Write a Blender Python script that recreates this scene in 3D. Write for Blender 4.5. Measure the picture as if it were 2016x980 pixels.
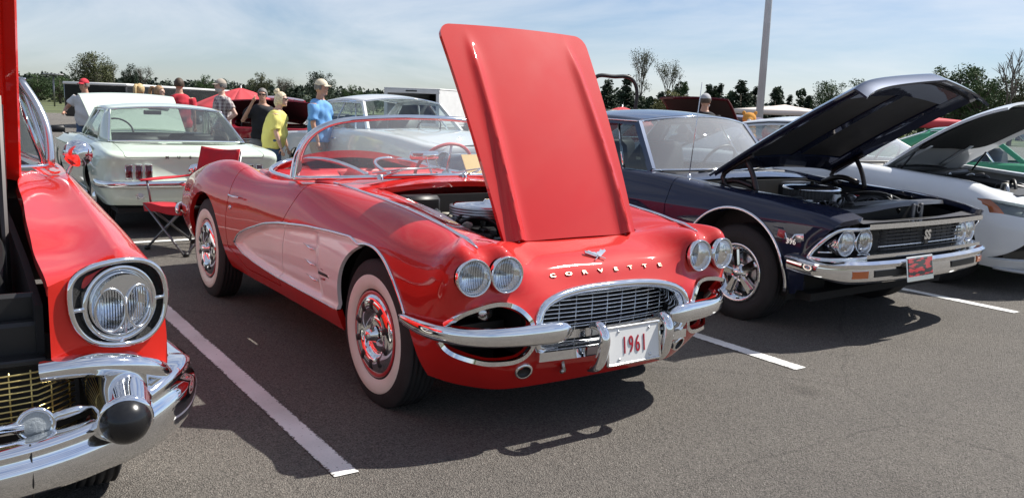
import bpy, bmesh, math, random
import numpy as np
from mathutils import Vector, Matrix
random.seed(7); RNG = np.random.default_rng(7)
SC = bpy.context.scene
for _o in list(bpy.data.objects): bpy.data.objects.remove(_o)
COL = SC.collection
R = math.radians

# ------------------------------------------------------------------ camera
CAM_F, CAM_P, CAM_YAW, CAM_PITCH, CAM_ROLL = 1680.7, (2.900, -1.246, 1.389), -0.607, 0.164, 0.037
def cam_axes():
    f = np.array([-math.cos(CAM_YAW)*math.cos(CAM_PITCH), -math.sin(CAM_YAW)*math.cos(CAM_PITCH), -math.sin(CAM_PITCH)])
    r = np.cross(f, [0, 0, 1]); r /= np.linalg.norm(r); u = np.cross(r, f)
    c, s = math.cos(CAM_ROLL), math.sin(CAM_ROLL)
    return c*r+s*u, -s*r+c*u, f
_r, _u, _f = cam_axes()
cd = bpy.data.cameras.new('camera'); cam = bpy.data.objects.new('camera', cd); COL.objects.link(cam)
cam.matrix_world = Matrix(((_r[0], _u[0], -_f[0], CAM_P[0]), (_r[1], _u[1], -_f[1], CAM_P[1]), (_r[2], _u[2], -_f[2], CAM_P[2]), (0, 0, 0, 1)))
cd.sensor_fit = 'HORIZONTAL'; cd.sensor_width = 36.0; cd.lens = 36.0*CAM_F/2016.0
cd.clip_start = 0.05; cd.clip_end = 5000
SC.camera = cam
# ------------------------------------------------------------------ sky and sun
SUN = np.array([0.13, 0.83, 1.0]); SUN /= np.linalg.norm(SUN)
wd = bpy.data.worlds.new('World'); SC.world = wd; wd.use_nodes = True
nt = wd.node_tree; nt.nodes.clear()
wo = nt.nodes.new('ShaderNodeOutputWorld'); bg = nt.nodes.new('ShaderNodeBackground')
sky = nt.nodes.new('ShaderNodeTexSky'); sky.sky_type = 'NISHITA'; sky.sun_disc = False
sky.sun_elevation = math.asin(SUN[2]); sky.sun_rotation = math.atan2(SUN[0], SUN[1])
sky.altitude = 200; sky.air_density = 1.0; sky.dust_density = 0.3; sky.ozone_density = 5.0
tc = nt.nodes.new('ShaderNodeTexCoord'); mp = nt.nodes.new('ShaderNodeMapping')
mp.inputs['Rotation'].default_value = (0.0, 0.0, 0.9); mp.inputs['Scale'].default_value = (1.0, 1.6, 6.5)
nz = nt.nodes.new('ShaderNodeTexNoise'); nz.inputs['Scale'].default_value = 1.7; nz.inputs['Detail'].default_value = 7; nz.inputs['Roughness'].default_value = .58; nz.inputs['Distortion'].default_value = .7
rp = nt.nodes.new('ShaderNodeValToRGB'); rp.color_ramp.elements[0].position = .40; rp.color_ramp.elements[1].position = .70
rp.color_ramp.elements[0].color = (.14, .14, .14, 1); rp.color_ramp.elements[1].color = (.62, .62, .62, 1)
mx = nt.nodes.new('ShaderNodeMix'); mx.data_type = 'RGBA'
mx.inputs['B'].default_value = (9.6, 9.8, 10.1, 1)
nt.links.new(tc.outputs['Generated'], mp.inputs['Vector']); nt.links.new(mp.outputs['Vector'], nz.inputs['Vector'])
nt.links.new(nz.outputs['Fac'], rp.inputs['Fac']); nt.links.new(rp.outputs['Color'], mx.inputs['Factor'])
tn = nt.nodes.new('ShaderNodeMix'); tn.data_type = 'RGBA'; tn.blend_type = 'MULTIPLY'; tn.inputs['Factor'].default_value = 1; tn.inputs['B'].default_value = (.94, .97, 1.06, 1)
nt.links.new(sky.outputs['Color'], tn.inputs['A']); nt.links.new(tn.outputs['Result'], mx.inputs['A']); nt.links.new(mx.outputs['Result'], bg.inputs['Color'])
bg.inputs['Strength'].default_value = 0.065
nt.links.new(bg.outputs['Background'], wo.inputs['Surface'])
sl = bpy.data.lights.new('sun', 'SUN'); sl.energy = 4.8; sl.angle = R(0.53); sl.color = (1.0, .955, .88)
so = bpy.data.objects.new('sun', sl); COL.objects.link(so)
so.rotation_mode = 'QUATERNION'; so.rotation_quaternion = Vector(-SUN).to_track_quat('-Z', 'Y'); so.location = (0, 0, 30)
SC.view_settings.view_transform = 'Standard'; SC.view_settings.look = 'None'; SC.view_settings.gamma = 1
SC.view_settings.exposure = 0.62; SC.view_settings.use_curve_mapping = False
# ------------------------------------------------------------------ materials
MATS = {}
def mat(name, col, rough=.5, metal=0., coat=0., var=0., vscale=8., bump=0., bscale=60., spec=.5, crough=.03, alpha=None, emit=None, sheen=0.):
    if name in MATS: return MATS[name]
    m = bpy.data.materials.new(name); m.use_nodes = True; n = m.node_tree; b = n.nodes['Principled BSDF']
    b.inputs['Base Color'].default_value = (*col, 1); b.inputs['Roughness'].default_value = rough; b.inputs['Metallic'].default_value = metal
    b.inputs['Coat Weight'].default_value = coat; b.inputs['Coat Roughness'].default_value = crough; b.inputs['Specular IOR Level'].default_value = spec
    if sheen: b.inputs['Sheen Weight'].default_value = sheen
    if emit: b.inputs['Emission Color'].default_value = (*emit[0], 1); b.inputs['Emission Strength'].default_value = emit[1]
    if var or bump:
        t = n.nodes.new('ShaderNodeTexCoord')
    if var:
        z = n.nodes.new('ShaderNodeTexNoise'); z.inputs['Scale'].default_value = vscale; z.inputs['Detail'].default_value = 5
        n.links.new(t.outputs['Object'], z.inputs['Vector'])
        r = n.nodes.new('ShaderNodeValToRGB'); r.color_ramp.elements[0].position = .3; r.color_ramp.elements[1].position = .7
        r.color_ramp.elements[0].color = (*[max(c*(1-var), 0) for c in col], 1); r.color_ramp.elements[1].color = (*[min(c*(1+var), 1) for c in col], 1)
        n.links.new(z.outputs['Fac'], r.inputs['Fac']); n.links.new(r.outputs['Color'], b.inputs['Base Color'])
        q = n.nodes.new('ShaderNodeMapRange'); q.inputs['To Min'].default_value = rough*.85; q.inputs['To Max'].default_value = min(rough*1.2, 1)
        n.links.new(z.outputs['Fac'], q.inputs['Value']); n.links.new(q.outputs['Result'], b.inputs['Roughness'])
    if bump:
        z2 = n.nodes.new('ShaderNodeTexNoise'); z2.inputs['Scale'].default_value = bscale; z2.inputs['Detail'].default_value = 4
        n.links.new(t.outputs['Object'], z2.inputs['Vector'])
        bp = n.nodes.new('ShaderNodeBump'); bp.inputs['Strength'].default_value = bump; bp.inputs['Distance'].default_value = .01
        n.links.new(z2.outputs['Fac'], bp.inputs['Height']); n.links.new(bp.outputs['Normal'], b.inputs['Normal'])
        if coat: n.links.new(bp.outputs['Normal'], b.inputs['Coat Normal'])
    MATS[name] = m; return m
def glass(name, tint=(.86, .93, .92), refl=1.45, rough=.01, haze=0.):
    if name in MATS: return MATS[name]
    m = bpy.data.materials.new(name); m.use_nodes = True; n = m.node_tree; n.nodes.clear()
    o = n.nodes.new('ShaderNodeOutputMaterial'); tr = n.nodes.new('ShaderNodeBsdfTransparent'); gl = n.nodes.new('ShaderNodeBsdfGlossy')
    tr.inputs['Color'].default_value = (*tint, 1); gl.inputs['Roughness'].default_value = rough
    ge = n.nodes.new('ShaderNodeNewGeometry'); dt = n.nodes.new('ShaderNodeVectorMath'); dt.operation = 'DOT_PRODUCT'; n.links.new(ge.outputs['Incoming'], dt.inputs[0]); n.links.new(ge.outputs['Normal'], dt.inputs[1])
    ab = n.nodes.new('ShaderNodeMath'); ab.operation = 'ABSOLUTE'; n.links.new(dt.outputs['Value'], ab.inputs[0]); om = n.nodes.new('ShaderNodeMath'); om.operation = 'SUBTRACT'; om.inputs[0].default_value = 1; om.use_clamp = True; n.links.new(ab.outputs[0], om.inputs[1])
    pw = n.nodes.new('ShaderNodeMath'); pw.operation = 'POWER'; pw.inputs[1].default_value = 5; n.links.new(om.outputs[0], pw.inputs[0]); mxx = n.nodes.new('ShaderNodeMixShader')
    ma = n.nodes.new('ShaderNodeMath'); ma.operation = 'MULTIPLY_ADD'; ma.inputs[1].default_value = .90; ma.inputs[2].default_value = .07; ma.use_clamp = True
    n.links.new(pw.outputs[0], ma.inputs[0]); n.links.new(ma.outputs[0], mxx.inputs['Fac'])
    n.links.new(tr.outputs[0], mxx.inputs[1]); n.links.new(gl.outputs[0], mxx.inputs[2])
    last = mxx
    if haze:
        df = n.nodes.new('ShaderNodeBsdfDiffuse'); df.inputs['Color'].default_value = (.8, .82, .85, 1)
        m2 = n.nodes.new('ShaderNodeMixShader'); m2.inputs['Fac'].default_value = haze
        n.links.new(mxx.outputs[0], m2.inputs[1]); n.links.new(df.outputs[0], m2.inputs[2]); last = m2
    n.links.new(last.outputs[0], o.inputs['Surface']); MATS[name] = m; return m
def paint(name, col, rough=.55, metal=0., var=.04): return mat(name, col, rough=.6 if not metal else .45, metal=metal, coat=1., var=var, vscale=2.5, crough=.03, spec=.15, bump=.05, bscale=7)

# ------------------------------------------------------------------ mesh helpers: every shape is (V, F)
def join(*parts):
    Vs, Fs, k = [], [], 0
    for V, F in parts:
        V = np.asarray(V, float).reshape(-1, 3); Vs.append(V); Fs += [tuple(i+k for i in f) for f in F]; k += len(V)
    return (np.concatenate(Vs) if Vs else np.zeros((0, 3))), Fs
def mk(name, vf, m, parent=None, smooth=True, sharp=None, label=None, cat=None, group=None, kind=None, loc=None):
    V, F = vf; me = bpy.data.meshes.new(name); me.from_pydata(np.asarray(V, float).tolist(), [], [tuple(int(i) for i in f) for f in F]); 
    me.materials.append(m)
    if smooth: me.shade_smooth()
    if sharp is not None: me.set_sharp_from_angle(angle=R(sharp))
    o = bpy.data.objects.new(name, me); COL.objects.link(o)
    if parent is not None: o.parent = parent
    if loc is not None: o.location = loc
    return tag(o, label, cat, group, kind)
def tag(o, label=None, cat=None, group=None, kind=None):
    if label: o['label'] = label
    if cat: o['category'] = cat
    if group: o['group'] = group
    if kind: o['kind'] = kind
    return o
def thing(name, label, cat, loc=(0, 0, 0), yaw=0., group=None):
    o = bpy.data.objects.new(name, None); COL.objects.link(o); o.location = loc; o.rotation_euler = (0, 0, yaw); o.empty_display_size = .2
    return tag(o, label, cat, group)
def inst(o, parent, M4=None, name=None):
    c = o.copy(); COL.objects.link(c); c.parent = parent
    if M4 is not None: c.matrix_local = M4
    for ch in o.children: 
        g = ch.copy(); COL.objects.link(g); g.parent = c
    return c
def tf(vf, M=None, t=(0, 0, 0), s=1.0):
    V = np.asarray(vf[0], float)*s
    if M is not None: V = V @ np.asarray(M, float).T
    return V+np.asarray(t, float), vf[1]
def mirror(vf): 
    V = np.array(vf[0], float); V[:, 1] *= -1; return V, [tuple(reversed(f)) for f in vf[1]]
def rotx(a): c, s = math.cos(a), math.sin(a); return np.array([[1, 0, 0], [0, c, -s], [0, s, c]])
def roty(a): c, s = math.cos(a), math.sin(a); return np.array([[c, 0, s], [0, 1, 0], [-s, 0, c]])
def rotz(a): c, s = math.cos(a), math.sin(a); return np.array([[c, -s, 0], [s, c, 0], [0, 0, 1]])
def box(c, s, b=0.):
    cx, cy, cz = c; hx, hy, hz = s[0]/2, s[1]/2, s[2]/2
    b = min(b, hx*.9, hy*.9, hz*.9)
    if b <= 0:
        V = [(cx+i*hx, cy+j*hy, cz+k*hz) for i in (-1, 1) for j in (-1, 1) for k in (-1, 1)]
        return np.array(V), [(0, 1, 3, 2), (4, 6, 7, 5), (0, 4, 5, 1), (2, 3, 7, 6), (0, 2, 6, 4), (1, 5, 7, 3)]
    V = []; idx = {}
    for i in (-1, 1):
        for j in (-1, 1):
            for k in (-1, 1):
                for a in range(3):
                    q = [i*hx, j*hy, k*hz]
                    for d in range(3):
                        if d != a: q[d] -= (i, j, k)[d]*b
                    idx[i, j, k, a] = len(V); V.append((cx+q[0], cy+q[1], cz+q[2]))
    F = []
    for a in range(3):
        o1, o2 = [d for d in range(3) if d != a]
        for sgn in (-1, 1):
            ring = []
            for (p, q) in ((-1, -1), (1, -1), (1, 1), (-1, 1)):
                t = [0, 0, 0]; t[a] = sgn; t[o1] = p; t[o2] = q; ring.append(idx[(*t, a)])
            F.append(tuple(ring))
    for a in range(3):                       # edges running along axis a
        o1, o2 = [d for d in range(3) if d != a]
        for p in (-1, 1):
            for q in (-1, 1):
                t0 = [0, 0, 0]; t0[o1] = p; t0[o2] = q; t1 = list(t0); t0[a] = -1; t1[a] = 1
                F.append((idx[(*t0, o1)], idx[(*t1, o1)], idx[(*t1, o2)], idx[(*t0, o2)]))
    for i in (-1, 1):
        for j in (-1, 1):
            for k in (-1, 1): F.append((idx[i, j, k, 0], idx[i, j, k, 1], idx[i, j, k, 2]))
    return fixn((np.array(V), F))
def fixn(vf):
    bm = bmesh.new(); vs = [bm.verts.new(v) for v in vf[0]]
    for f in vf[1]:
        try: bm.faces.new([vs[i] for i in f])
        except ValueError: pass
    bmesh.ops.recalc_face_normals(bm, faces=bm.faces); bm.verts.index_update()
    V = np.array([v.co[:] for v in bm.verts]); F = [tuple(v.index for v in f.verts) for f in bm.faces]; bm.free(); return V, F
def frame(axis):
    a = np.asarray(axis, float); a = a/np.linalg.norm(a); h = np.array([0, 0, 1.]) if abs(a[2]) < .9 else np.array([1., 0, 0])
    s = np.cross(h, a); s /= np.linalg.norm(s); return a, s, np.cross(a, s)
def lathe(prof, n, org, axis, a0=0., a1=2*math.pi):
    """prof: (radius, height along axis)"""
    a, s, t = frame(axis); full = abs(a1-a0-2*math.pi) < 1e-6; k = n if full else n+1
    th = np.linspace(a0, a1, n+1)[:k]; V = []; org = np.asarray(org, float)
    for r, h in prof:
        V.append(org+a*h+np.outer(np.cos(th), s)*r+np.outer(np.sin(th), t)*r)
    V = np.concatenate(V); F = []
    for i in range(len(prof)-1):
        for j in range(n):
            j2 = (j+1) % k; F.append((i*k+j, i*k+j2, (i+1)*k+j2, (i+1)*k+j))
    return V, F
def tube(path, r, n=8, closed=False, caps=True, flat=None, up=None):
    P = np.asarray(path, float); m = len(P); rr = np.full(m, r, float) if np.isscalar(r) else np.asarray(r, float)
    T = np.gradient(P, axis=0) if not closed else np.roll(P, -1, 0)-np.roll(P, 1, 0); T /= np.linalg.norm(T, axis=1)[:, None]+1e-12
    u = np.array([0, 0, 1.]) if up is None else np.asarray(up, float)
    if up is None and abs(T[0] @ u) > .9: u = np.array([0, 1., 0])
    V = []; th = np.arange(n)*2*math.pi/n; S = np.cross(u, T[0]); S /= np.linalg.norm(S)
    for i in range(m):
        if up is not None: S = np.cross(u, T[i])
        else: S = S-T[i]*(S @ T[i])
        S = S/(np.linalg.norm(S)+1e-12); W = np.cross(T[i], S); f = 1. if flat is None else flat
        V.append(P[i]+np.outer(np.cos(th), S)*rr[i]+np.outer(np.sin(th), W)*rr[i]*f)
    V = np.concatenate(V); F = []
    for i in range(m if closed else m-1):
        for j in range(n): a = i*n; b = ((i+1) % m)*n; F.append((a+j, a+(j+1) % n, b+(j+1) % n, b+j))
    if caps and not closed: F.append(tuple(range(n))[::-1]); F.append(tuple((m-1)*n+j for j in range(n)))
    return V, F
def sweep(path, prof, up=(0, 0, 1), closed=False, caps=True, scale=None):
    """prof points (a, b): a along side = up x tangent, b along up"""
    P = np.asarray(path, float); m = len(P); T = np.gradient(P, axis=0) if not closed else np.roll(P, -1, 0)-np.roll(P, 1, 0)
    T /= np.linalg.norm(T, axis=1)[:, None]+1e-12; pr = np.asarray(prof, float); n = len(pr); V = []
    ups = np.asarray(up, float); ups = np.tile(ups, (m, 1)) if ups.ndim == 1 else ups
    for i in range(m):
        S = np.cross(ups[i], T[i]); S /= np.linalg.norm(S)+1e-12; W = np.cross(T[i], S); k = 1. if scale is None else scale[i]
        V.append(P[i]+np.outer(pr[:, 0], S)*k+np.outer(pr[:, 1], W)*k)
    V = np.concatenate(V); F = []
    for i in range(m if closed else m-1):
        for j in range(n): a = i*n; b = ((i+1) % m)*n; F.append((a+j, a+(j+1) % n, b+(j+1) % n, b+j))
    if caps and not closed: F.append(tuple(range(n))[::-1]); F.append(tuple((m-1)*n+j for j in range(n)))
    return V, F
def prism(poly, h0, h1, axis='y'):
    """polygon in the plane normal to axis, extruded h0..h1"""
    n = len(poly); V = []
    for h in (h0, h1):
        for a, b in poly: V.append({'x': (h, a, b), 'y': (a, h, b), 'z': (a, b, h)}[axis])
    F = [tuple(range(n)), tuple(range(n, 2*n))[::-1]]+[(i, (i+1) % n, n+(i+1) % n, n+i) for i in range(n)]
    return fixn((np.array(V), F))
def grid(G):
    G = np.asarray(G, float); a, b = G.shape[:2]; V = G.reshape(-1, 3)
    i, j = np.meshgrid(np.arange(a-1), np.arange(b-1), indexing='ij'); q = (i*b+j).ravel()
    F = np.stack([q, q+b, q+b+1, q+1], 1); return V, [tuple(f) for f in F.tolist()]
def cspl(t, Y, tq):
    t = np.asarray(t, float); Y = np.asarray(Y, float); sh = Y.shape[1:]; Y = Y.reshape(len(t), -1); n = len(t); h = np.diff(t)
    if n == 2:
        w = ((tq-t[0])/h[0])[:, None]; return (Y[0]*(1-w)+Y[1]*w).reshape((len(tq),)+sh)
    A = np.zeros((n, n)); B = np.zeros_like(Y); A[0, 0] = A[-1, -1] = 1
    for i in range(1, n-1):
        A[i, i-1] = h[i-1]; A[i, i] = 2*(h[i-1]+h[i]); A[i, i+1] = h[i]; B[i] = 6*((Y[i+1]-Y[i])/h[i]-(Y[i]-Y[i-1])/h[i-1])
    Mm = np.linalg.solve(A, B); k = np.clip(np.searchsorted(t, tq)-1, 0, n-2); hh = h[k][:, None]; a = (t[k+1]-tq)[:, None]; b = (tq-t[k])[:, None]
    S = Mm[k]*a**3/(6*hh)+Mm[k+1]*b**3/(6*hh)+(Y[k]/hh-Mm[k]*hh/6)*a+(Y[k+1]/hh-Mm[k+1]*hh/6)*b
    return S.reshape((len(tq),)+sh)
def curve(pts, n):
    P = np.asarray(pts, float); d = np.r_[0, np.cumsum(np.linalg.norm(np.diff(P, axis=0), axis=1))]; return cspl(d, P, np.linspace(0, d[-1], n))
def poly(pts, n):
    P = np.asarray(pts, float); d = np.r_[0, np.cumsum(np.linalg.norm(np.diff(P, axis=0), axis=1))]; q = np.linspace(0, d[-1], n)
    return np.stack([np.interp(q, d, P[:, k]) for k in range(P.shape[1])], 1)
def tensor(P, nu, nv, creases=()):
    """P (M,N,3) control points, interpolated smoothly; creases = string indices across which it may bend sharply"""
    P = np.asarray(P, float); M, N = P.shape[:2]
    d = np.sqrt(np.linalg.norm(np.diff(P, axis=0), axis=2)).mean(1)**2; t = np.r_[0, np.cumsum(d)]
    A = cspl(t, P, np.linspace(0, t[-1], nu))
    d = np.linalg.norm(np.diff(P, axis=1), axis=2).mean(0); t = np.r_[0, np.cumsum(d)]
    cuts = [0]+sorted(creases)+[N-1]; out = []; dens = nv/t[-1]
    for a, b in zip(cuts[:-1], cuts[1:]):
        k = max(int(round((t[b]-t[a])*dens)), 2)+1; q = cspl(t[a:b+1], A[:, a:b+1].transpose(1, 0, 2), np.linspace(t[a], t[b], k)).transpose(1, 0, 2)
        out.append(q if not out else q[:, 1:])
    return np.concatenate(out, 1)
def clip(vf, val):
    """keep the part where val > 0 (val per vertex), cutting faces along val = 0"""
    V = np.asarray(vf[0], float); F = vf[1]; val = np.asarray(val, float); val = np.where(np.abs(val) < 1e-9, 1e-9, val); pos = val > 0
    newV = []; cache = {}; out = []
    def cut(a, b):
        k = (a, b) if a < b else (b, a)
        if k not in cache:
            t = val[a]/(val[a]-val[b]); cache[k] = len(V)+len(newV); newV.append(V[a]+(V[b]-V[a])*t)
        return cache[k]
    for f in F:
        s = [pos[i] for i in f]
        if all(s): out.append(f)
        elif any(s):
            g = []
            for i in range(len(f)):
                a, b = f[i], f[(i+1) % len(f)]
                if pos[a]: g.append(a)
                if pos[a] != pos[b]: g.append(cut(a, b))
            if len(g) > 2: out.append(tuple(g))
    VV = np.concatenate([V, np.array(newV)]) if newV else V
    return compact(VV, out)
def compact(V, F):
    used = np.zeros(len(V), bool)
    for f in F: used[list(f)] = True
    m = np.cumsum(used)-1; return V[used], [tuple(int(m[i]) for i in f) for f in F]
def vnormals(V, F):
    N = np.zeros_like(V); Q = np.array([(f[0], f[1], f[2]) if len(f) == 3 else (f[0], f[1], f[2]) for f in F]); 
    n = np.cross(V[Q[:, 1]]-V[Q[:, 0]], V[Q[:, 2]]-V[Q[:, 0]])
    for k in range(3): np.add.at(N, Q[:, k], n)
    q4 = [(i, f[3]) for i, f in enumerate(F) if len(f) > 3]
    if q4: q4 = np.array(q4); np.add.at(N, q4[:, 1], n[q4[:, 0]])
    return N/(np.linalg.norm(N, axis=1)[:, None]+1e-12)
def flange(vf, depth, pred=None, inward=None):
    """turn the open edges inward so a cut panel has thickness"""
    V, F = vf; N = vnormals(V, F); cnt = {}
    for f in F:
        for i in range(len(f)): a, b = f[i], f[(i+1) % len(f)]; cnt[(a, b)] = 1
    be = [(a, b) for (a, b) in cnt if (b, a) not in cnt]
    if pred is not None: be = [(a, b) for a, b in be if pred((V[a]+V[b])/2)]
    mp_ = {}; nv = []; nf = []
    def off(i):
        if i not in mp_:
            mp_[i] = len(V)+len(nv); nv.append(V[i]+(inward(V[i]) if inward is not None else -N[i])*depth)
        return mp_[i]
    for a, b in be: nf.append((b, a, off(a), off(b)))
    # separate copies of the rim so the shading stays crisp
    base = {}; VV = list(nv); k0 = len(V); dup = []
    def du(i):
        if i not in base: base[i] = k0+len(nv)+len(dup); dup.append(V[i])
        return base[i]
    nf = [(du(f[0]), du(f[1]), f[2], f[3]) for f in nf]
    if not nv: return V, F
    return np.concatenate([V, np.array(nv), np.array(dup)]), F+nf
def solidify(vf, th):
    V, F = vf; N = vnormals(V, F); n = len(V); cnt = set()
    for f in F:
        for i in range(len(f)): cnt.add((f[i], f[(i+1) % len(f)]))
    rim = [(b, a, a+n, b+n) for (a, b) in cnt if (b, a) not in cnt]
    return np.concatenate([V, V-N*th]), F+[tuple(i+n for i in f[::-1]) for f in F]+rim
def textmesh(s, size, depth=.004, bold=0., align='CENTER', space=1.):
    cu = bpy.data.curves.new('t', 'FONT'); cu.body = s; cu.size = size; cu.extrude = depth; cu.offset = bold; cu.align_x = align; cu.align_y = 'CENTER'; cu.space_character = space; cu.resolution_u = 3
    o = bpy.data.objects.new('t', cu); COL.objects.link(o); dg = bpy.context.evaluated_depsgraph_get(); dg.update()
    me = bpy.data.meshes.new_from_object(o.evaluated_get(dg)); V = np.array([v.co[:] for v in me.vertices]).reshape(-1, 3); F = [tuple(p.vertices) for p in me.polygons]
    bpy.data.objects.remove(o); bpy.data.meshes.remove(me); return V, F
def sm(a, b, x): t = np.clip((x-a)/(b-a), 0, 1); return t*t*(3-2*t)

# ------------------------------------------------------------------ shared materials
CHROME = mat('chrome', (.86, .87, .88), rough=.05, metal=1., var=.03, vscale=30)
CHROME2 = mat('brushed_trim', (.72, .73, .74), rough=.22, metal=1.)
RUBBER = mat('tyre_rubber', (.018, .018, .019), rough=.75, var=.25, vscale=14, bump=.25, bscale=90)
BLACK = mat('satin_black', (.012, .012, .013), rough=.45)
DARK = mat('engine_bay_black', (.010, .010, .011), rough=.7, var=.4, vscale=12)
UNDER = mat('chassis_black', (.012, .012, .012), rough=.9)
WHITEW = mat('whitewall_rubber', (.74, .71, .64), rough=.55, var=.05, vscale=10)
ALU = mat('cast_aluminium', (.50, .51, .52), rough=.35, metal=1., var=.15, vscale=20)
GLASS = glass('window_glass'); GLASSH = glass('windscreen_glass', tint=(.90, .95, .94), haze=.12)
LENS = None
def lens_mat():
    m = bpy.data.materials.new('headlamp_lens'); m.use_nodes = True; n = m.node_tree; n.nodes.clear()
    o = n.nodes.new('ShaderNodeOutputMaterial'); tr = n.nodes.new('ShaderNodeBsdfTransparent'); gl = n.nodes.new('ShaderNodeBsdfGlossy'); gl.inputs['Roughness'].default_value = .03
    rf = n.nodes.new('ShaderNodeBsdfRefraction'); rf.inputs['IOR'].default_value = 1.25; rf.inputs['Roughness'].default_value = .02; rf.inputs['Color'].default_value = (.93, .95, .97, 1)
    fr = n.nodes.new('ShaderNodeFresnel'); fr.inputs['IOR'].default_value = 1.5; mxx = n.nodes.new('ShaderNodeMixShader')
    t = n.nodes.new('ShaderNodeTexCoord'); w = n.nodes.new('ShaderNodeTexWave'); w.bands_direction = 'Y'; w.inputs['Scale'].default_value = 42; w.inputs['Distortion'].default_value = .6
    bp = n.nodes.new('ShaderNodeBump'); bp.inputs['Strength'].default_value = .55; bp.inputs['Distance'].default_value = .006
    n.links.new(t.outputs['Object'], w.inputs['Vector']); n.links.new(w.outputs['Fac'], bp.inputs['Height'])
    for q in (rf, gl): n.links.new(bp.outputs['Normal'], q.inputs['Normal'])
    n.links.new(fr.outputs['Fac'], mxx.inputs['Fac']); n.links.new(rf.outputs[0], mxx.inputs[1]); n.links.new(gl.outputs[0], mxx.inputs[2]); n.links.new(mxx.outputs[0], o.inputs['Surface'])
    return m
LENS = lens_mat()
REFL = mat('lamp_reflector', (.80, .82, .84), rough=.12, metal=1.)
AMBER = mat('amber_lens', (.55, .12, .02), rough=.2, coat=1.)
REDLENS = mat('red_lens', (.10, .006, .012), rough=.12, coat=1.)

# ------------------------------------------------------------------ shared car parts
def tyre_profile(Rt, w, Rr):
    h = w/2; sh = Rt-.018
    P = [(Rr-.012, -h*.80), (Rr+.01, -h*.86), (Rr+.03, -h*.95), ((Rr+Rt)/2, -h*1.03), (sh-.025, -h*.97), (sh, -h*.84)]
    g = np.linspace(-h*.78, h*.78, 6)
    for k, q in enumerate(g):
        P.append((Rt-.002*abs(k-2.5)/2.5, q-.004)); 
        if k < 5: P += [(Rt-.001, q+.006), (Rt-.010, q+.008), (Rt-.010, q+.016), (Rt-.001, q+.018)]
    P += [(sh, h*.84), (sh-.025, h*.97), ((Rr+Rt)/2, h*1.03), (Rr+.03, h*.95), (Rr+.01, h*.86), (Rr-.012, h*.80)]
    return P
def wheel_base(root, pos, side, Rt, w, Rr, white=None, rimcol=None, spin=0.):
    """tyre with whitewall and rim; returns the tyre object so that a cover can be added. side=+1 faces +y"""
    ax = (0, side, 0)
    t = mk('wheel', lathe(tyre_profile(Rt, w, Rr), 56, (0, 0, 0), ax), RUBBER, root, loc=pos)
    if white:
        r0, r1 = white; h = w/2
        pr = [(r0-.004, h*.80), (r0, h*.92), ((r0*2+r1)/3, h*1.055), ((r0+r1*2)/3, h*1.06), (r1, h*1.0), (r1+.002, h*.94)]
        mk('whitewall', lathe(pr, 56, (0, 0, 0), ax), WHITEW, t)
    h = w/2
    pr = [(Rr+.006, h*.86), (Rr+.008, h*.93), (Rr-.002, h*.95), (Rr-.016, h*.90), (Rr-.024, h*.70), (Rr-.05, h*.62), (Rr-.055, -.02), (Rr-.05, -h*.8)]
    mk('rim', lathe(pr, 48, (0, 0, 0), ax), rimcol or CHROME, t)
    mk('brake_drum', lathe([(0, h*.15), (Rr-.07, h*.15), (Rr-.065, -h*.6)], 24, (0, 0, 0), ax), DARK, t)
    return t
def headlamp(root, pos, rad, direc, ring=.012, bezel=None, deep=.05):
    a, s, t = frame(direc); M3 = np.stack([a, s, t], 1)
    def L(vf): return tf(vf, M3)
    bz = mk('headlight', L(lathe([(rad+ring, -.012), (rad+ring, .004), (rad+ring*.6, .011), (rad, .008), (rad-.002, .0), (rad-.002, -.01)], 40, (0, 0, 0), (1, 0, 0))), bezel or CHROME, root, loc=pos)
    dome = [(max(rad*math.sin(q), 0.0), .006+.022*(math.cos(q*1.0))-.012) for q in np.linspace(0, math.pi/2, 9)]
    dome[0] = (.0005, dome[0][1])
    mk('lens', L(lathe(dome, 40, (0, 0, 0), (1, 0, 0))), LENS, bz)
    bowl = [(rad-.001, -.006)]+[(rad*math.cos(q), -.006-deep*math.sin(q)) for q in np.linspace(.1, math.pi/2-.01, 9)]
    mk('reflector', L(lathe(bowl, 40, (0, 0, 0), (1, 0, 0))), REFL, bz)
    mk('bulb', L(tf(lathe([(.0005, .012), (.006, .010), (.009, .0), (.009, -.03)], 12, (0, 0, 0), (1, 0, 0)), t=(-.02, 0, 0))), ALU, bz)
    return bz

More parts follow.
